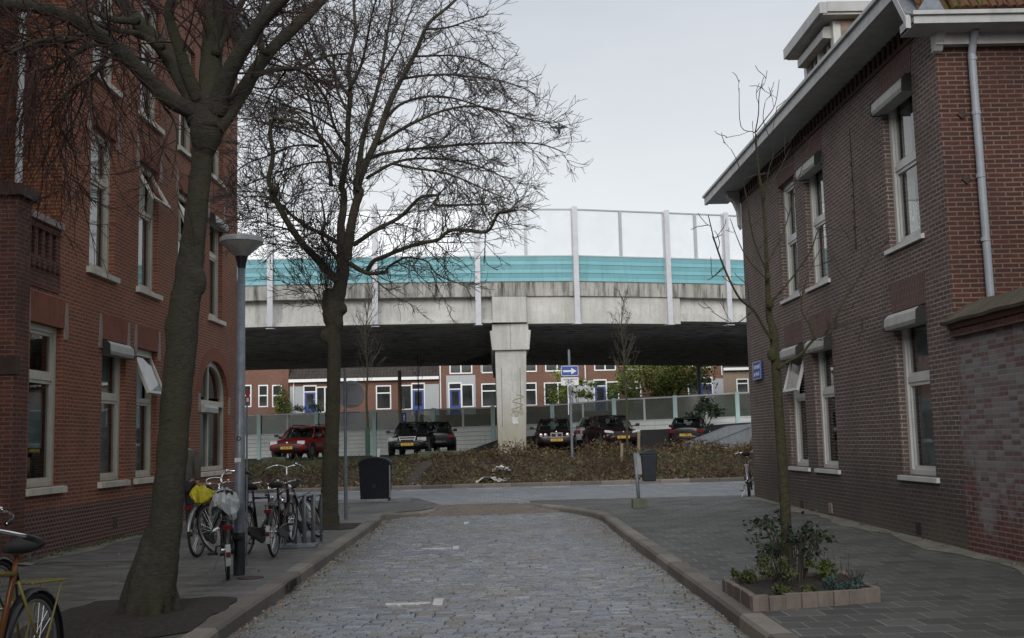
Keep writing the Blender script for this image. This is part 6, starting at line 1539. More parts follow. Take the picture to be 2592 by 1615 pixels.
p = at(1771, 1000, 72); o = MB().tube([(p.x, 72, 2.8), (p.x, 72, 9.5)], .13, 10).build('pole', 'galv'); lay(tag(o, 'tall greenish lamp pole behind the dark shrub at the right', 'pole'), (p.x, 72, 2.8))
# street name sign on the corner house
ss = thing('street_name_sign', 'small blue street name sign on the far corner of the brown brick house', 'sign', RF(23.25, .02, 2.8))
MB().boxf(RF, (22.92, .02, 2.79), (23.60, .055, 3.17)).build('plate', 'sign_blue', ss, bevel=.004)
fm = MB()
for q in ((22.92, 23.60, 2.79, 2.81), (22.92, 23.60, 3.15, 3.17), (22.92, 22.94, 2.81, 3.15), (23.58, 23.60, 2.81, 3.15)): fm.boxf(RF, (q[0], .055, q[2]), (q[1], .06, q[3]))
fm.build('frame', 'render_panel', ss)
tm = MB(); rg = random.Random(12)
for z, n in ((3.01, 9), (2.865, 8)):
    for i in range(n):
        s = 23.51 - i * .058; h = rg.uniform(.065, .09)
        tm.boxf(RF, (s - .034, .055, z), (s - .024, .058, z + h)); tm.boxf(RF, (s - .022, .055, z + rg.choice((0, h / 2, h - .01))), (s - .004, .058, z + rg.choice((.012, h / 2 + .01, h)) if False else z + h))
tm.build('lettering', 'sign_white', ss)
# dark cabinet at the far corner of the left house
a, e = at(584, 1262, 26.9), at(604, 1206, 26.9); o = MB().box((a.x - .1, 27.1, .119), (a.x + .32, 27.4, e.z)).build('cabinet', 'bin_grey', bevel=.02); lay(tag(o, 'dark cabinet at the far corner of the apartment house behind the lamp post', 'cabinet'), (a.x, 27.1, .119))
# bicycle rack
rk_ = thing('bike_rack', 'galvanised hoop bicycle rack beside the parked bicycles', 'bike rack', (-3.0, 17.2, .12))
for i, (x, y) in enumerate(((-3.16, 16.75), (-3.02, 16.85), (-2.9, 16.95), (-2.78, 17.05))):
    MB().tube([(x, y, .13), (x, y, .80), (x, y + .04, .86), (x + .02, y + .5, .86), (x + .02, y + .54, .80), (x + .02, y + .54, .13)], .02, 8).build('hoop', 'galv', rk_, smooth=True)
MB().box((-3.26, 16.66, .125), (-2.7, 17.0, .165)).build('base_rail', 'galv', rk_)
# gully in the left kerb, round cover in the pavement
o = MB().box((-2.345, 12.55, .03), (-2.318, 13.0, .115)); 
gq = o.build('gully_inlet', 'concrete_dark'); tag(gq, 'slotted gully inlet set in the left kerb', 'drain'); lay(gq, (-2.33, 12.8, .03))
gm = MB()
for i in range(4): gm.box((-2.316, 12.6 + i * .1, .035), (-2.312, 12.66 + i * .1, .10))
k = gm.build('slot', 'ink', gq); k.data.transform(Matrix.Translation((2.33, -12.8, -.03)))
o = MB().lathe([(0, .128), (.15, .128), (.155, .12)], (-2.85, 13.0, 0), 'z', 20).build('round_cover', 'iron'); lay(tag(o, 'small round iron cover in the left pavement by the gully', 'cover'), (-2.85, 13.0, .12))
# bird
q = at(1415, 322, 38); bt = thing('bird', 'dark pigeon flying in the pale sky above the viaduct', 'bird', q)
bm_ = MB(); prof = [(.0, -.15), (.03, -.13), (.05, -.08), (.062, 0), (.05, .08), (.03, .16), (.03, .27), (.0, .28)]
bm_.lathe([(r_, h) for r_, h in prof], (q.x, q.y, q.z - .12), 'z', 10); bm_.build('body', 'bin_grey', bt, smooth=True)
for s in (-1, 1):
    w = MB(); w.prism([(0, .0), (.10, .05), (.26, .04), (.34, .0), (.20, -.03), (.08, -.07), (0, -.08)], lambda u, v, t: (q.x + s * u, q.y + t + u * .12, q.z + v + .0), -.006, .006); w.build('wing', 'bin_grey', bt)

# ------------------------------------------------------------------ bicycles (local frame: x forward, rear contact at the origin)
paint_cache = {}
def paint(name, col, rough=.3, metal=0.):
    if name not in M: 
        m, nt, b, out = new_mat(name); nz = noise(nt, obj_vec(nt), 3, 4)
        nt.links.new(ramp(nt, nz, [(.3, [c * .85 for c in col]), (.7, [min(1, c * 1.12) for c in col])]), b.inputs['Base Color'])
        b.inputs['Roughness'].default_value = rough; b.inputs['Metallic'].default_value = metal; b.inputs['Coat Weight'].default_value = .15; b.inputs['Coat Roughness'].default_value = .1; b.inputs['Specular IOR Level'].default_value = .3
        M[name] = m
    return M[name]
def bicycle(name_label, loc, heading, lean=0., pitch=0., frame='bike_black', col=(.012, .012, .014), steer=0., cover=None, white_guard=False, lady=False, rack=True, lamp=True, guard_mat='black_paint', seat_tube_mat=None, bar_up=.0, tyre_wall=None):
    t = thing('bicycle', name_label, 'bicycle', loc, group='bicycles parked on the pavements', world=False); ORG[t] = Vector((0, 0, 0))
    t.rotation_mode = 'ZYX'; t.rotation_euler = (lean, -pitch, heading)
    fm = paint(frame, col); r_ = .34; wb = 1.12; H = (wb, 0, r_); BB = (.45, 0, .28); ST = (.26, 0, .80); HT0, HT1 = (.90, 0, .62), (.84, 0, .86)
    st = Matrix.Translation(Vector(HT0)) @ Matrix.Rotation(steer, 4, Vector((-.24, 0, .97)).normalized()) @ Matrix.Translation(-Vector(HT0))
    def sv(p): return tuple(st @ Vector(p))
    mb = MB()
    if lady:
        mb.tube([(.86, 0, .76), (.68, 0, .50), (.52, 0, .33), BB], .018, 8); mb.tube([(.885, 0, .68), (.72, 0, .42), (.50, 0, .27)], .018, 8)
    else:
        mb.tube([ST, (.85, 0, .83)], .016, 8); mb.tube([BB, HT0], .018, 8)
    mb.tube([HT0, HT1], .022, 8)
    for s in (-1, 1):
        mb.tube([(0, s * .06, r_), (.22, s * .045, .31), BB], .010, 6); mb.tube([(0, s * .06, r_), (.25, s * .02, .76)], .008, 6)
    fo = mb.build('frame', fm, t, smooth=True)
    s_ = MB().tube([BB, ST, (.235, 0, .90)], [.018, .018, .013], 8).build('seat_tube', seat_tube_mat or fm, t, smooth=True)
    fk = MB()
    for s in (-1, 1): fk.tube([sv((.895, s * .05, .60)), sv((.97, s * .055, .50)), sv((wb - .02, s * .055, .36)), sv((wb, s * .055, r_))], [.013, .012, .009, .009], 6)
    fk.tube([sv((.895, -.05, .60)), sv((.895, .05, .60))], .016, 6); fk.build('fork', fm, t, smooth=True)
    for q, front in (((0, 0, r_), 0), (H, 1)):
        tr = (lambda o_: o_.data.transform(st)) if front else (lambda o_: None)
        w = MB().torus(q, r_ - .019, .019, 'y', 40, 8).build('wheel', 'tyre', t, smooth=True); tr(w)
        o_ = MB().torus(q, r_ - .044, .013, 'y', 40, 6, .8).build('rim', tyre_wall or 'steel', w, smooth=True); tr(o_)
        sp = MB(); rgx = random.Random(3)
        for i in range(28):
            a = 2 * PI * i / 28; a2 = a + (.5 if i % 2 else -.5); sd = .025 if i % 4 < 2 else -.025
            sp.tube([(q[0] + .025 * math.cos(a2), sd, q[2] + .025 * math.sin(a2)), (q[0] + (r_ - .05) * math.cos(a), 0, q[2] + (r_ - .05) * math.sin(a))], .0016, 3, cap=False)
        sp.tube([(q[0], -.06, q[2]), (q[0], .06, q[2])], .02, 8); o_ = sp.build('spokes', 'chrome', w); tr(o_)
        g_ = MB(); arc_ = lin(R(5), R(178), 18) if not front else lin(R(20), R(165), 16); n = len(g_.v); R2 = r_ + .022
        for a in arc_:
            for y, dr in ((-.03, -.012), (-.02, .004), (.02, .004), (.03, -.012)): g_.v.append((q[0] + (R2 + dr) * math.cos(a), y, q[2] + (R2 + dr) * math.sin(a)))
        for i in range(len(arc_) - 1):
            for j in range(3): g_.f.append((n + i * 4 + j, n + i * 4 + j + 1, n + i * 4 + 5 + j, n + i * 4 + 4 + j))
        o_ = g_.build('mudguard', guard_mat, t, smooth=True); tr(o_)
        if not front:
            if white_guard:
                wg = MB(); n = 0; A = lin(R(158), R(196), 8); 
                for a in A:
                    for y in (-.027, .027): wg.v.append((q[0] + (R2 + .009) * math.cos(a), y, q[2] + (R2 + .009) * math.sin(a)))
                for i in range(7): wg.f.append((2 * i, 2 * i + 1, 2 * i + 3, 2 * i + 2))
                wo = wg.build('white_tail', 'render_panel', o_)
                MB().box((-.392, -.024, .35), (-.376, .024, .40)).build('reflector', 'red_lens', o_)
            if lamp: MB().prism([(-.045, 0), (.045, 0), (.05, .05), (-.05, .05)], lambda u, v, tt: (tt, u, .645 + v), -.36, -.31).build('tail_light', 'red_lens', t)
    cc = MB(); n = 0
    prof = [(BB[0] + .11 * math.cos(a), BB[2] + .11 * math.sin(a)) for a in lin(-PI / 2, PI / 2, 9)] + [(.0 + .06 * math.cos(a), r_ + .06 * math.sin(a)) for a in lin(PI / 2, 3 * PI / 2, 7)]
    cc.prism(prof, lambda u, v, tt: (u, tt, v), -.085, -.045); cc.build('chain_case', 'black_paint', t, bevel=.008)
    for s in (-1, 1):
        pd = MB().tube([(BB[0], s * .05, BB[2]), (BB[0], s * .10, BB[2]), (BB[0] + s * .12, s * .11, BB[2] - s * .11)], .010, 6); pd.box((BB[0] + s * .12 - .04, s * .11 + (0 if s > 0 else -.09), BB[2] - s * .11 - .012), (BB[0] + s * .12 + .04, s * .11 + (.09 if s > 0 else 0), BB[2] - s * .11 + .012)); pd.build('pedal', 'black_paint', t)
    sd = MB(); zt = .93; rows = [(-.01, .10, .035), (.03, .105, .045), (.10, .08, .04), (.17, .045, .035), (.25, .022, .03), (.29, .012, .022)]
    n = 0
    for x, w, h in rows:
        for a in lin(0, 2 * PI, 11)[:-1]: sd.v.append((.10 + x, w * math.cos(a), zt + .01 + h * max(-.8, math.sin(a)) + (.02 if x < .05 else 0)))
    for i in range(len(rows) - 1):
        for j in range(10): j2 = (j + 1) % 10; sd.f.append((i * 10 + j, i * 10 + j2, i * 10 + 10 + j2, i * 10 + 10 + j))
    sd.f.append(tuple(range(9, -1, -1))); sd.f.append(tuple(range(50, 60)))
    sd.build('saddle', 'tyre', t, smooth=True)
    for s in (-1, 1): MB().tube([(.12, s * .05, .91), (.16, s * .05, .86), (.20, s * .05, .90)], .006, 5).build('saddle_spring', 'steel', t)
    hb = MB(); zb = 1.02 + bar_up
    hb.tube([sv(HT1), sv((.815, 0, zb))], .013, 8)
    for s in (-1, 1): hb.tube([sv(p) for p in smooth_line([(.815, 0, zb), (.86, s * .08, zb + .025), (.86, s * .18, zb + .03), (.74, s * .27, zb + .0), (.60, s * .29, zb - .03)], 4)], .011, 7)
    h = hb.build('handlebar', 'chrome', t, smooth=True)
    for s in (-1, 1): MB().tube([sv((.72, s * .276, zb - .005)), sv((.60, s * .29, zb - .03))], .018, 8).build('grip', 'black_paint', h, smooth=True)
    MB().lathe([(0, -.0), (.026, .004), (.022, .022), (0, .03)], sv((.85, -.13, zb + .04)), 'z', 10).build('bell', 'chrome', h, smooth=True)
    hl = MB().lathe([(.012, -.06), (.035, -.02), (.042, .03), (.036, .035), (0, .035)], sv((.93, 0, .82)), 'x', 12).build('headlight', 'chrome', t, smooth=True)
    if rack:
        rk = MB()
        for y in (-.06, -.02, .02, .06): rk.tube([(.16, y, .74), (-.28, y, .735)], .006, 5)
        for x in (.10, -.1, -.28): rk.tube([(x, -.06, .737), (x, .06, .737)], .006, 5)
        for s in (-1, 1): rk.tube([(-.22, s * .06, .735), (0, s * .065, r_)], .006, 5)
        rk.build('carrier', 'black_paint' if seat_tube_mat is None else fm, t)
    MB().tube([(.35, .05, .27), (.30, .16, .02)], .010, 6).build('kickstand', 'steel', t)
    return t
def on_left(y): return .122
def saddle_cover(bk, label, mat, cat='saddle cover', name='saddle_cover'):
    """bag pulled over the saddle: rests on the bicycle, a thing of its own"""
    rg = random.Random(len(label)); mb = MB(); k = 26; rows = [(0, .115, .0), (.3, .135, .0), (.6, .15, -.02), (.85, .155, -.07), (1.0, .15, -.13), (1.06, .15, -.19), (.98, .15, -.235)]
    ph = [rg.uniform(0, 6.28) for _ in range(5)]
    for q, w, dz in rows:
        for a in lin(0, 2 * PI, k + 1)[:-1]:
            ru = 1 + (.10 * math.sin(a * 4 + ph[0] + q * 2) + .08 * math.sin(a * 7 + ph[1] - q * 4) + rg.gauss(0, .05)) * q
            mb.v.append((.17 + w * 1.3 * q * math.cos(a) * ru, w * q * math.sin(a) * ru, .995 + dz * (1 + .35 * math.sin(a * 2 + ph[2])) + .016 * math.sin(a * 5 + ph[3] + q * 9) + rg.gauss(0, .010)))
    for i in range(len(rows) - 1):
        for j in range(k): j2 = (j + 1) % k; mb.f.append((i * k + j, i * k + j2, i * k + k + j2, i * k + k + j))
    o = mb.build(name, mat, smooth=False); o.rotation_mode = 'ZYX'; o.rotation_euler = bk.rotation_euler; bk_m = Matrix.LocRotScale(bk.location, bk.rotation_euler, None)
    o.location = bk_m @ Vector((.2, 0, .9)); o.data.transform(Matrix.Translation((-.2, 0, -.9)))
    return tag(o, label, cat)
bA = bicycle('black lady bicycle with a yellow bag over its saddle, leftmost of the parked row', (-4.16, 15.6, .122), R(84), lean=R(-4), lady=True, steer=R(18), guard_mat='steel')
saddle_cover(bA, 'crumpled yellow plastic bag over a bicycle saddle behind the big tree', 'yellow_bag')
bB = bicycle('black bicycle with grey saddle bag and white mudguard tail in front of the lamp post', (-3.10, 12.95, .122), R(106), lean=R(9), steer=R(38), white_guard=True, lady=True)
saddle_cover(bB, 'grey white plastic bag over the bicycle saddle in front of the lamp post', 'plastic_bag')
bC = bicycle('black bicycle half hidden right behind the lamp post', (-3.50, 15.6, .122), R(80), lean=R(-5))
bD = bicycle('dark red old bicycle with raised handlebar and white mudguard tail, nearest the rack', (-3.05, 15.4, .122), R(88), lean=R(5), frame='bike_maroon', col=(.045, .014, .016), white_guard=True, bar_up=.10)
bE = bicycle('bicycle with its front wheel lifted into the rack, facing the street camera', (-2.92, 18.55, .122), R(-98), lean=R(3), pitch=R(24), frame='bike_grey', col=(.05, .05, .055))
bF = bicycle('bicycle leaning at the far corner of the brown brick house', (5.58, 24.72, right_z(5.58, 24.72)), R(76), lean=R(-6), white_guard=False, guard_mat='steel')
bG = bicycle('worn yellow and orange bicycle cut off by the left edge, nearest the camera', (-2.69, 6.55, .122), R(-93), lean=R(-3), lamp=False, frame='bike_yellow', col=(.20, .17, .03), seat_tube_mat=paint('bike_orange', (.14, .055, .02)), guard_mat='black_paint', tyre_wall='steel')
bH = bicycle('bicycle behind the yellow one showing only its chrome handlebar', (-3.60, 7.05, .122), R(90), lean=R(2), frame='bike_green', col=(.03, .05, .04))

# ------------------------------------------------------------------ cars (local: x forward, wheels on z = 0)
M['car_glass'] = glass_mat('car_glass', (.8, .85, .85), .02, .72, f0=.06)
M['plastic_black'] = plain('plastic_black', (.018, .018, .018), .6)
M['seat_cloth'] = plain('seat_cloth', (.02, .02, .022), .9)
def mirror(pts): return pts + [(x, -y, z) for x, y, z in reversed(pts)]
def car(label, name, loc, heading, col, style='sedan', L_=4.35, W=1.68, Hh=1.40, plate=None, rear_plate=None, lights='square', grille='slot', bumper=None, roofbars=False, hood_z=.88):
    t = thing('parked_car', label, 'car', loc, heading, group='cars parked under the viaduct', world=False); ORG[t] = Vector((0, 0, 0))
    pm = paint(name, col, .28); w = W / 2; f, r_ = L_ / 2, -L_ / 2
    # lower body: stations from nose to tail (x, half width, bottom, shoulder, top)
    tail_z = hood_z + (.06 if style == 'sedan' else .10)
    S = [(f, .80, .42, .52, .60), (f - .04, .90, .30, .58, .68), (f - .25, .965, .24, .64, hood_z - .12), (f - .75, .99, .22, .70, hood_z - .05), (f - 1.25, 1.0, .22, .74, hood_z), (0, 1.0, .21, .78, hood_z + .03), (r_ + 1.1, 1.0, .22, .78, tail_z), (r_ + .45, .98, .25, .76, tail_z), (r_ + .06, .92, .32, .70, tail_z - .04), (r_, .84, .42, .60, tail_z - .12)]
    mb = MB(); k = 10
    for x, ww, zb, zs, zt in S:
        y = ww * w; h = [(x, y * .80, zb), (x, y * .97, zb + .07), (x, y, (zb + zs) / 2 + .02), (x, y * .985, zs), (x, y * .87, zt - .01)]
        mb.v += h + [(x, -a, b) for _, a, b in reversed(h)]
    # crown the lids a little with a centre row
    for i in range(len(S) - 1):
        for j in range(k - 1): mb.f.append((i * k + j, i * k + j + 1, (i + 1) * k + j + 1, (i + 1) * k + j))
        mb.f.append((i * k + k - 1, i * k, (i + 1) * k, (i + 1) * k + k - 1))
    mb.f.append(tuple(reversed(range(k)))); mb.f.append(tuple((len(S) - 1) * k + j for j in range(k)))
    body = mb.build('body', pm, t, smooth=True, subsurf=2)
    # cabin
    zb = hood_z + .01; zr = Hh - .03
    xf0, xf1 = f - 1.18, f - 1.85
    xr1, xr0 = {'sedan': (r_ + 1.35, r_ + .72), 'hatch': (r_ + .75, r_ + .28), 'estate': (r_ + .40, r_ + .12)}[style]
    yb, yr = w * .86, w * .66
    A = {'fb': (xf0, yb, zb), 'ft': (xf1, yr, zr), 'rb': (xr0, yb * .96, zb + .03), 'rt': (xr1, yr * .96, zr)}
    rm = MB(); ro = [(xf1 + .04, yr, zr - .03), (xf1 - .3, yr * 1.02, zr + .015), ((xf1 + xr1) / 2, yr * 1.03, zr + .03), (xr1 + .2, yr * 1.0, zr + .012), (xr1 - .04, yr * .95, zr - .035)]
    for x, y, z in ro: rm.v += [(x, y, z - .03), (x, y * .93, z), (x, 0, z + .022), (x, -y * .93, z), (x, -y, z - .03)]
    for i in range(4):
        for j in range(4): rm.f.append((i * 5 + j, i * 5 + j + 1, i * 5 + 6 + j, i * 5 + 5 + j))
    ro_ = rm.build('roof', pm, t, smooth=True); sm_ = ro_.modifiers.new('s', 'SOLIDIFY'); sm_.thickness = .05; sm_.offset = 1
    pl_ = MB(); mid = (xf0 + xr0) / 2 - .02
    for s in (-1, 1):
        for a, b, q in ((A['fb'], A['ft'], .045), (A['rb'], A['rt'], .06), ((mid, yb, zb), (mid - .06, yr, zr), .035)):
            pl_.tube([(a[0], s * a[1], a[2] - .04), (a[0] + (b[0] - a[0]) * .5, s * (a[1] + (b[1] - a[1]) * .46), (a[2] + b[2]) / 2), (b[0], s * b[1], b[2])], q * .75, 7)
    pl_.build('pillars', pm, t, smooth=True)
    gl = MB(); e = .015
    gl.poly([(A['fb'][0], A['fb'][1], zb - .02), (A['fb'][0], -A['fb'][1], zb - .02), (A['ft'][0], -A['ft'][1], zr), (A['ft'][0], A['ft'][1], zr)]); gl.build('windscreen', 'car_glass', t)
    gl = MB(); gl.poly([(A['rb'][0], -A['rb'][1], zb), (A['rb'][0], A['rb'][1], zb), (A['rt'][0], A['rt'][1], zr), (A['rt'][0], -A['rt'][1], zr)]); gl.build('rear_window', 'car_glass', t)
    for s in (-1, 1):
        gl = MB(); gl.poly([(A['fb'][0], s * yb, zb - .02), (A['ft'][0], s * yr, zr), (A['rt'][0], s * yr * .96, zr), (A['rb'][0], s * yb * .96, zb)]); gl.build('side_window', 'car_glass', t)
    sm = MB()
    for x in (xf1 - .15, xr1 + .25):
        for s in (-1, 1): sm.box((x - .10, s * .36 - .22, .4), (x + .06, s * .36 + .22, zb + .16)); sm.box((x - .06, s * .36 - .11, zb + .18), (x + .03, s * .36 + .11, zb + .34))
    sm.box((xf0 - .5, -w * .8, .5), (xf0 - .08, w * .8, zb - .02)); sm.box((xr0 + .1, -w * .7, .5), (xr1 + .2, w * .7, zb + .01)); sm.build('seats', 'seat_cloth', t, bevel=.05)
    MB().torus((xf0 - .55, .34, zb - .0), .17, .014, 'x', 18, 5).build('steering_wheel', 'plastic_black', t); MB().box((xf1 + .06, -.11, zr - .10), (xf1 + .09, .11, zr - .04)).build('inner_mirror', 'plastic_black', t)
    for x in (f - .78, r_ + .82):
        for s in (-1, 1):
            y0 = s * (w - .10); wh = MB().lathe([(.0, -.09), (.26, -.09), (.31, -.06), (.31, .06), (.26, .09), (.0, .09)], (x, y0, .31), 'y', 24).build('wheel', 'tyre', t, smooth=False)
            MB().lathe([(0, s * .095), (.07, s * .102), (.17, s * .096), (.20, s * .085)], (x, y0, .31), 'y', 20).build('hubcap', 'steel', wh)
            MB().lathe([(.33, -.03), (.36, -.03), (.36, .03), (.33, .03)], (x, s * (w - .005), .32), 'y', 24).build('wheel_arch', 'plastic_black', t)
    for s in (-1, 1):
        MB().box((xf0 - .16, s * (w + .16) - .085, zb + .0), (xf0 - .08, s * (w + .16) + .085, zb + .12)).tube([(xf0 - .1, s * w * .9, zb + .02), (xf0 - .1, s * (w + .12), zb + .05)], .02, 6).build('wing_mirror', 'plastic_black' if bumper else pm, t, bevel=.02)
    bmt = bumper or pm
    for xx, sg_ in ((f, 1), (r_, -1)):
        b_ = MB(); prof = [(0, .34), (.07, .36), (.10, .45), (.07, .54), (0, .55)]
        ys = lin(-w * .97, w * .97, 9)
        n = len(b_.v)
        for y in ys:
            bend = -.16 * (abs(y) / w) ** 3
            for u, z in prof: b_.v.append((xx - sg_ * .06 + sg_ * (u + bend), y, z))
        for i in range(8):
            for j in range(5): j2 = (j + 1) % 5; b_.f.append((n + i * 5 + j, n + i * 5 + 5 + j, n + i * 5 + 5 + j2, n + i * 5 + j2))
        b_.build('bumper', bmt, t, smooth=False)
    # front
    zl = .66
    for s in (-1, 1):
        if lights == 'square': q = MB().box((f - .16, s * .60 - .17, zl - .075), (f - .035, s * .60 + .17, zl + .075))
        elif lights == 'twin':
            q = MB()
            for y in (.66, .47): q.lathe([(0, f - .02), (.075, f - .03), (.08, f - .12)], (0, s * y, zl), 'x', 16)
        else: q = MB().prism([(.40, -.04), (.76, .0), (.78, .09), (.60, .08), (.42, .04)], lambda u, v, tt: (tt - (u - .4) * .22, s * u, zl + v), f - .12, f - .015)
        hl = q.build('headlight', 'lens', t, bevel=.01 if lights == 'square' else 0)
        if lights == 'square':
            bz = MB()
            for a in ((-.18, -.16), (.16, .18)): bz.box((f - .1, s * .60 + a[0], zl - .08), (f - .03, s * .60 + a[1], zl + .08))
            bz.build('bezel', 'chrome_trim' if grille == 'chrome' else pm, hl)
    if grille == 'chrome':
        gq = MB().prism([(-.36, .09), (.36, .09), (.30, -.07), (-.30, -.07)], lambda u, v, tt: (tt, u, zl + v), f - .07, f + .005).build('grille', 'plastic_black', t)
        c = MB()
        for z, hw in ((.085, .37), (-.01, .33)): c.box((f - .03, -hw, zl + z), (f + .02, hw, zl + z + .03))
        for s in (-1, 1): c.prism([(s * .37, .11), (s * .34, .11), (s * .27, -.08), (s * .30, -.08)], lambda u, v, tt: (tt, u, zl + v), f - .03, f + .018)
        c.build('chrome_trim', 'chrome_trim', gq)
    elif grille == 'kidney':
        for s in (-1, 1):
            gq = MB().box((f - .06, s * .13 - .11, zl - .09), (f + .008, s * .13 + .11, zl + .08)).build('grille', 'plastic_black', t, bevel=.02); c = MB()
            c.box((f - .02, s * .13 - .12, zl + .07), (f + .02, s * .13 + .12, zl + .09)); c.box((f - .02, s * .13 - .12, zl - .10), (f + .02, s * .13 + .12, zl - .085))
            for y in (-.12, .105): c.box((f - .02, s * .13 + y, zl - .09), (f + .02, s * .13 + y + .015, zl + .08))
            c.build('chrome_trim', 'chrome_trim', gq)
        MB().lathe([(0, f - .03), (.03, f - .032), (.035, f - .05)], (0, 0, zl + .13), 'x', 14).build('badge', 'chrome', t)
    else:
        MB().prism([(-.40, .03), (.40, .03), (.36, -.04), (-.36, -.04)], lambda u, v, tt: (tt, u, zl + v), f - .07, f - .015).build('grille', 'plastic_black', t)
        MB().lathe([(0, f - .003), (.04, f - .006), (.045, f - .03)], (0, 0, zl + .0), 'x', 14).build('badge', 'chrome', t)
    for (txt, xx, sgn, nm) in ((plate, f + .055, 1, 'number_plate'), (rear_plate, r_ - .055, -1, 'number_plate')):
        if txt:
            z = .45 if sgn > 0 else .56
            po = MB().box((min(xx, xx - sgn * .02), -.26, z - .055), (max(xx, xx - sgn * .02), .26, z + .055)).build(nm, 'plate_yellow', t)
            text(txt, .105, (xx + sgn * .001, 0, z), (PI / 2, 0, PI / 2 * sgn), 'ink', 'lettering', po, sx=.85)
    # rear lamps
    for s in (-1, 1): MB().box((r_ - .02, s * .62 - .16, .64), (r_ + .10, s * .62 + .14, .80)).build('tail_light', 'red_lens', t, bevel=.02)
    if roofbars:
        for s in (-1, 1): MB().tube([(xf1 - .1, s * yr * .95, zr + .01), (xf1 - .18, s * yr * .95, zr + .09), (xr1 + .3, s * yr * .95, zr + .09), (xr1 + .2, s * yr * .95, zr + .01)], .022, 6).build('roof_rail', 'plastic_black', t)
    MB().tube([(xr1 + .1, 0, zr), (xr1 - .02, 0, zr + .32)], .006, 5).build('aerial', 'plastic_black', t)
    return t
def park(px, Y, dz=0.0):
    p = at(px, 1140, Y); return (p.x, Y, bank_z(p.x, 50) + dz)
FR = -PI / 2
def place(px, Yfront, L_, head, dz=0):
    p = at(px, 1140, Yfront); d = Vector((math.cos(head), math.sin(head), 0)); q = Vector((p.x, Yfront, 0)) - d * L_ / 2 * (1 if math.sin(head) < 0 else -1)
    return (q.x, q.y, bank_z(q.x, 50) + dz)
h = FR - R(11); car('bright red hatchback with roof rails parked nose out at the left of the car park', 'car_red', place(726, 46.4, 4.2, h, .10), h, (.20, .016, .017), 'estate', 4.2, 1.66, 1.36, plate='XJ-SL-94', lights='square', bumper='plastic_black', roofbars=True, hood_z=.90)
h = FR - R(4); car('black saloon with chrome grille and yellow plate, left of the two black cars', 'car_black', place(1031, 46.3, 4.5, h, .10), h, (.010, .010, .012), 'hatch', 4.5, 1.70, 1.42, plate='RJ-ZG-YB', lights='square', grille='chrome', bumper='plastic_black', hood_z=.92)
h = PI / 2 + R(6); car('black coupe seen from behind, parked right of the chrome grilled saloon', 'car_black2', place(1106, 49.0, 4.4, h, .14), h, (.010, .010, .011), 'sedan', 4.4, 1.74, 1.40, rear_plate=None, hood_z=.95)
h = PI / 2 + R(20); car('dark grey hatchback half hidden between the red car and the middle tree', 'car_grey', place(790, 49.5, 3.9, h, .05), h, (.055, .058, .062), 'hatch', 3.9, 1.64, 1.36, hood_z=.90)
h = FR; car('dark maroon saloon with twin headlights and kidney grille right of the pier', 'car_maroon', place(1410, 47.2, 4.4, h, .10), h, (.030, .010, .012), 'sedan', 4.4, 1.70, 1.40, plate='LR-RB-LX', lights='twin', grille='kidney', bumper='plastic_black', hood_z=.91)
h = PI / 2 - R(13); car('silver saloon seen from behind between the two maroon cars', 'car_silver', place(1496, 51.0, 4.3, h, .16), h, (.30, .31, .32), 'sedan', 4.3, 1.70, 1.42, hood_z=.95)
h = FR + R(9); car('dark maroon hatchback with slanted headlights behind the stakes of the young tree', 'car_maroon2', place(1579, 46.4, 4.1, h, .14), h, (.026, .009, .011), 'hatch', 4.1, 1.70, 1.42, plate='RG-GZ-LR', lights='slant', grille='slot', hood_z=.90)
h = PI / 2 - R(16); car('small black hatchback seen from behind, rightmost car beside the concrete ramp', 'car_black3', place(1737, 49.2, 3.8, h, .04), h, (.010, .010, .012), 'hatch', 3.8, 1.58, 1.36, rear_plate='TD-NV-28', hood_z=.92)

# ------------------------------------------------------------------ person behind the big tree
def skin_obj(name, verts, edges, radii, mat, parent, root=0, sub=2):
    me = bpy.data.meshes.new(name); me.from_pydata([tuple(v) for v in verts], edges, []); ob = bpy.data.objects.new(name, me); COL.objects.link(ob)
    ob.modifiers.new('skin', 'SKIN').use_smooth_shade = True
    for i, r_ in enumerate(radii): me.skin_vertices[0].data[i].radius = (r_, r_) if not hasattr(r_, '__len__') else r_
    me.skin_vertices[0].data[root].use_root = True
    s_ = ob.modifiers.new('sub', 'SUBSURF'); s_.levels = sub; s_.render_levels = sub; me.materials.append(M[mat]); ob.parent = parent; return ob
M['skin'] = plain('skin', (.42, .26, .19), .55, var=.06); M['jacket'] = plain('jacket', (.085, .078, .065), .85, var=.2, vscale=10, bumps=.3); M['trousers'] = plain('trousers', (.020, .020, .026), .9, var=.2); M['hair'] = plain('hair', (.05, .035, .022), .7, var=.3, vscale=30); M['shoe'] = plain('shoe', (.012, .011, .010), .5)
pe = thing('person', 'person in a grey brown padded jacket standing mostly hidden behind the big tree', 'person', (-5.36, 19.2, .122), R(20), world=False)
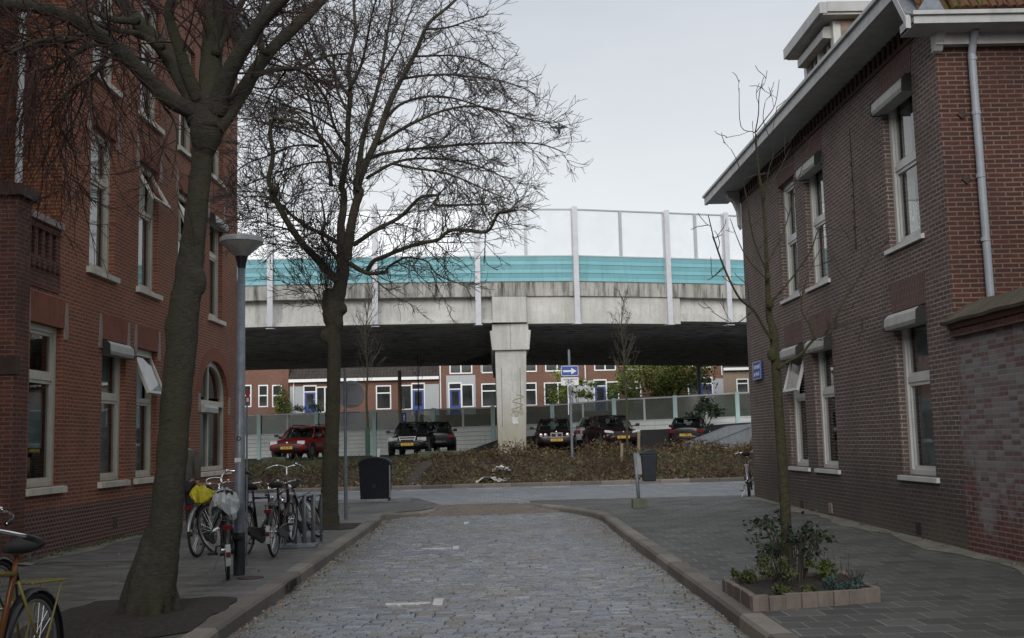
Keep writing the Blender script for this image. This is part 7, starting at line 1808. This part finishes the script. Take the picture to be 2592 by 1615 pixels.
# body: faces +y (away from the camera); x right
vb = [(0, 0, .95), (0, 0, 1.10), (0, .005, 1.25), (0, 0, 1.40), (0, .0, 1.50), (0, .01, 1.58), (0, .02, 1.66), (0, .03, 1.745),
      (.10, 0, .90), (.115, .03, .50), (.12, -.01, .09), (.13, .10, .04), (-.10, 0, .90), (-.11, -.04, .50), (-.12, -.10, .10), (-.13, .02, .04),
      (.17, 0, 1.42), (.225, -.02, 1.16), (.235, .05, .92), (.235, .085, .85), (-.17, 0, 1.42), (-.225, -.02, 1.16), (-.235, .05, .92), (-.235, .085, .85)]
eb = [(0, 1), (1, 2), (2, 3), (3, 4), (4, 5), (5, 6), (6, 7), (0, 8), (8, 9), (9, 10), (10, 11), (0, 12), (12, 13), (13, 14), (14, 15), (3, 16), (16, 17), (17, 18), (18, 19), (3, 20), (20, 21), (21, 22), (22, 23)]
rb2 = [(.15, .11), (.145, .105), (.165, .115), (.16, .11), (.06, .06), (.055, .06), (.08, .095), (.065, .075), .09, .062, .045, (.045, .03), .09, .062, .045, (.045, .03), .07, .052, .036, (.034, .018), .07, .052, .036, (.034, .018)]
skin_obj('body', vb, eb, rb2, 'skin', pe)
jb = [(0, 0, .88), (0, 0, 1.05), (0, .005, 1.25), (0, 0, 1.41), (0, 0, 1.47), (.17, 0, 1.43), (.228, -.02, 1.16), (.238, .045, .94), (-.17, 0, 1.43), (-.228, -.02, 1.16), (-.238, .045, .94)]
skin_obj('jacket', jb, [(0, 1), (1, 2), (2, 3), (3, 4), (3, 5), (5, 6), (6, 7), (3, 8), (8, 9), (9, 10)], [(.185, .14), (.18, .135), (.195, .14), (.18, .125), (.085, .085), .088, .07, .055, .088, .07, .055], 'jacket', pe)
tb = [(0, 0, .93), (.10, 0, .86), (.115, .03, .50), (.12, -.01, .10), (-.10, 0, .86), (-.11, -.04, .50), (-.12, -.10, .11)]
skin_obj('trousers', tb, [(0, 1), (1, 2), (2, 3), (0, 4), (4, 5), (5, 6)], [(.165, .125), .105, .078, .066, .105, .078, .066], 'trousers', pe)
for x, y in ((.12, -.01), (-.12, -.10)): skin_obj('shoe', [(x, y - .06, .05), (x, y + .04, .05), (x, y + .17, .04)], [(0, 1), (1, 2)], [(.045, .05), (.052, .05), (.045, .035)], 'shoe', pe)
skin_obj('hair', [(0, -.02, 1.60), (0, -.035, 1.70), (0, .01, 1.775), (0, .08, 1.77)], [(0, 1), (1, 2), (2, 3)], [(.075, .05), (.09, .07), (.085, .06), (.06, .03)], 'hair', pe)
fm_ = MB(); fm_.lathe([(0, .108), (.016, .104), (.02, .09)], (.032, 0, 1.685), 'y', 8); fm_.lathe([(0, .108), (.016, .104), (.02, .09)], (-.032, 0, 1.685), 'y', 8)
ORG[pe] = Vector((0, 0, 0)); fm_.build('eyes', 'sign_white', pe, smooth=True)
skin_obj('nose', [(0, .10, 1.685), (0, .125, 1.655), (0, .105, 1.64)], [(0, 1), (1, 2)], [.010, .014, .010], 'skin', pe, sub=1)
MB().prism([(-.028, 0), (0, .006), (.028, 0), (0, -.008)], lambda u, v, t: (u, t, 1.613 + v), .095, .108).build('mouth', plain('lips', (.3, .12, .10), .5), pe)
for s in (-1, 1):
    skin_obj('ear', [(s * .085, .015, 1.64), (s * .09, .005, 1.67), (s * .088, .015, 1.695)], [(0, 1), (1, 2)], [.010, .014, .012], 'skin', pe, sub=1)
    hx_ = s * .235
    for i, (dy, ln) in enumerate(((.030, .070), (.010, .080), (-.010, .075), (-.030, .058))):
        skin_obj('finger', [(hx_, .085 + dy, .85), (hx_ + s * .004, .09 + dy, .85 - ln * .5), (hx_ - s * .008, .10 + dy, .85 - ln)], [(0, 1), (1, 2)], [.0095, .0085, .0075], 'skin', pe, sub=1)
    skin_obj('thumb', [(hx_ - s * .004, .115, .885), (hx_ - s * .012, .14, .855), (hx_ - s * .016, .145, .825)], [(0, 1), (1, 2)], [.012, .010, .0085], 'skin', pe, sub=1)

# ------------------------------------------------------------------ daylight
w = bpy.data.worlds.new('World'); sc.world = w; w.use_nodes = True; nt = w.node_tree
bg = nt.nodes['Background']; bg.inputs['Strength'].default_value = .1
SUN_EL, SUN_AZ = R(22), R(188)          # azimuth clockwise from +Y: behind the camera
sky = nt.nodes.new('ShaderNodeTexSky'); sky.sky_type = 'NISHITA'; sky.sun_disc = False; sky.sun_elevation = SUN_EL; sky.sun_rotation = SUN_AZ; sky.air_density = 1.2; sky.dust_density = 3
hs = nt.nodes.new('ShaderNodeHueSaturation'); hs.inputs['Saturation'].default_value = .35; nt.links.new(sky.outputs[0], hs.inputs['Color'])
tc = nt.nodes.new('ShaderNodeTexCoord'); sx = nt.nodes.new('ShaderNodeSeparateXYZ'); nt.links.new(tc.outputs['Generated'], sx.inputs[0])
mr = nt.nodes.new('ShaderNodeMapRange'); nt.links.new(sx.outputs['Z'], mr.inputs[0]); mr.inputs[1].default_value = 0.0; mr.inputs[2].default_value = .62
cl = ramp(nt, mr.outputs[0], [(0.0, (.93, .95, .965)), (.22, (.85, .88, .905)), (.62, (.60, .635, .685)), (1.0, (.66, .69, .73))])
mp = nt.nodes.new('ShaderNodeMapping'); mp.inputs['Scale'].default_value = (1.2, 1.2, 4.0); nt.links.new(tc.outputs['Generated'], mp.inputs[0])
nz = noise(nt, mp.outputs[0], 1.6, 5, .6)
cl = mixc(nt, 1.0, cl, ramp(nt, nz, [(.3, (.93, .935, .945)), (.7, (1.055, 1.05, 1.045))]), 'MULTIPLY')
sc10 = nt.nodes.new('ShaderNodeVectorMath'); sc10.operation = 'SCALE'; sc10.inputs['Scale'].default_value = 10.0; nt.links.new(cl, sc10.inputs[0])
mxs = mixc(nt, .88, hs.outputs[0], sc10.outputs[0]); nt.links.new(mxs, bg.inputs['Color'])
sl = bpy.data.lights.new('sun', 'SUN'); sl.energy = 1.7; sl.angle = R(35); sl.color = (1, .965, .92)
so = bpy.data.objects.new('sun', sl); COL.objects.link(so)
dv = Vector((math.sin(SUN_AZ) * math.cos(SUN_EL), math.cos(SUN_AZ) * math.cos(SUN_EL), math.sin(SUN_EL)))
so.rotation_euler = dv.to_track_quat('Z', 'Y').to_euler(); so.location = (0, -20, 40)
vs = sc.view_settings; vs.view_transform = 'Standard'; vs.look = 'None'; vs.exposure = 0.15; vs.gamma = 1.0; vs.use_curve_mapping = False
sc.cycles.max_bounces = 6; sc.cycles.transparent_max_bounces = 24
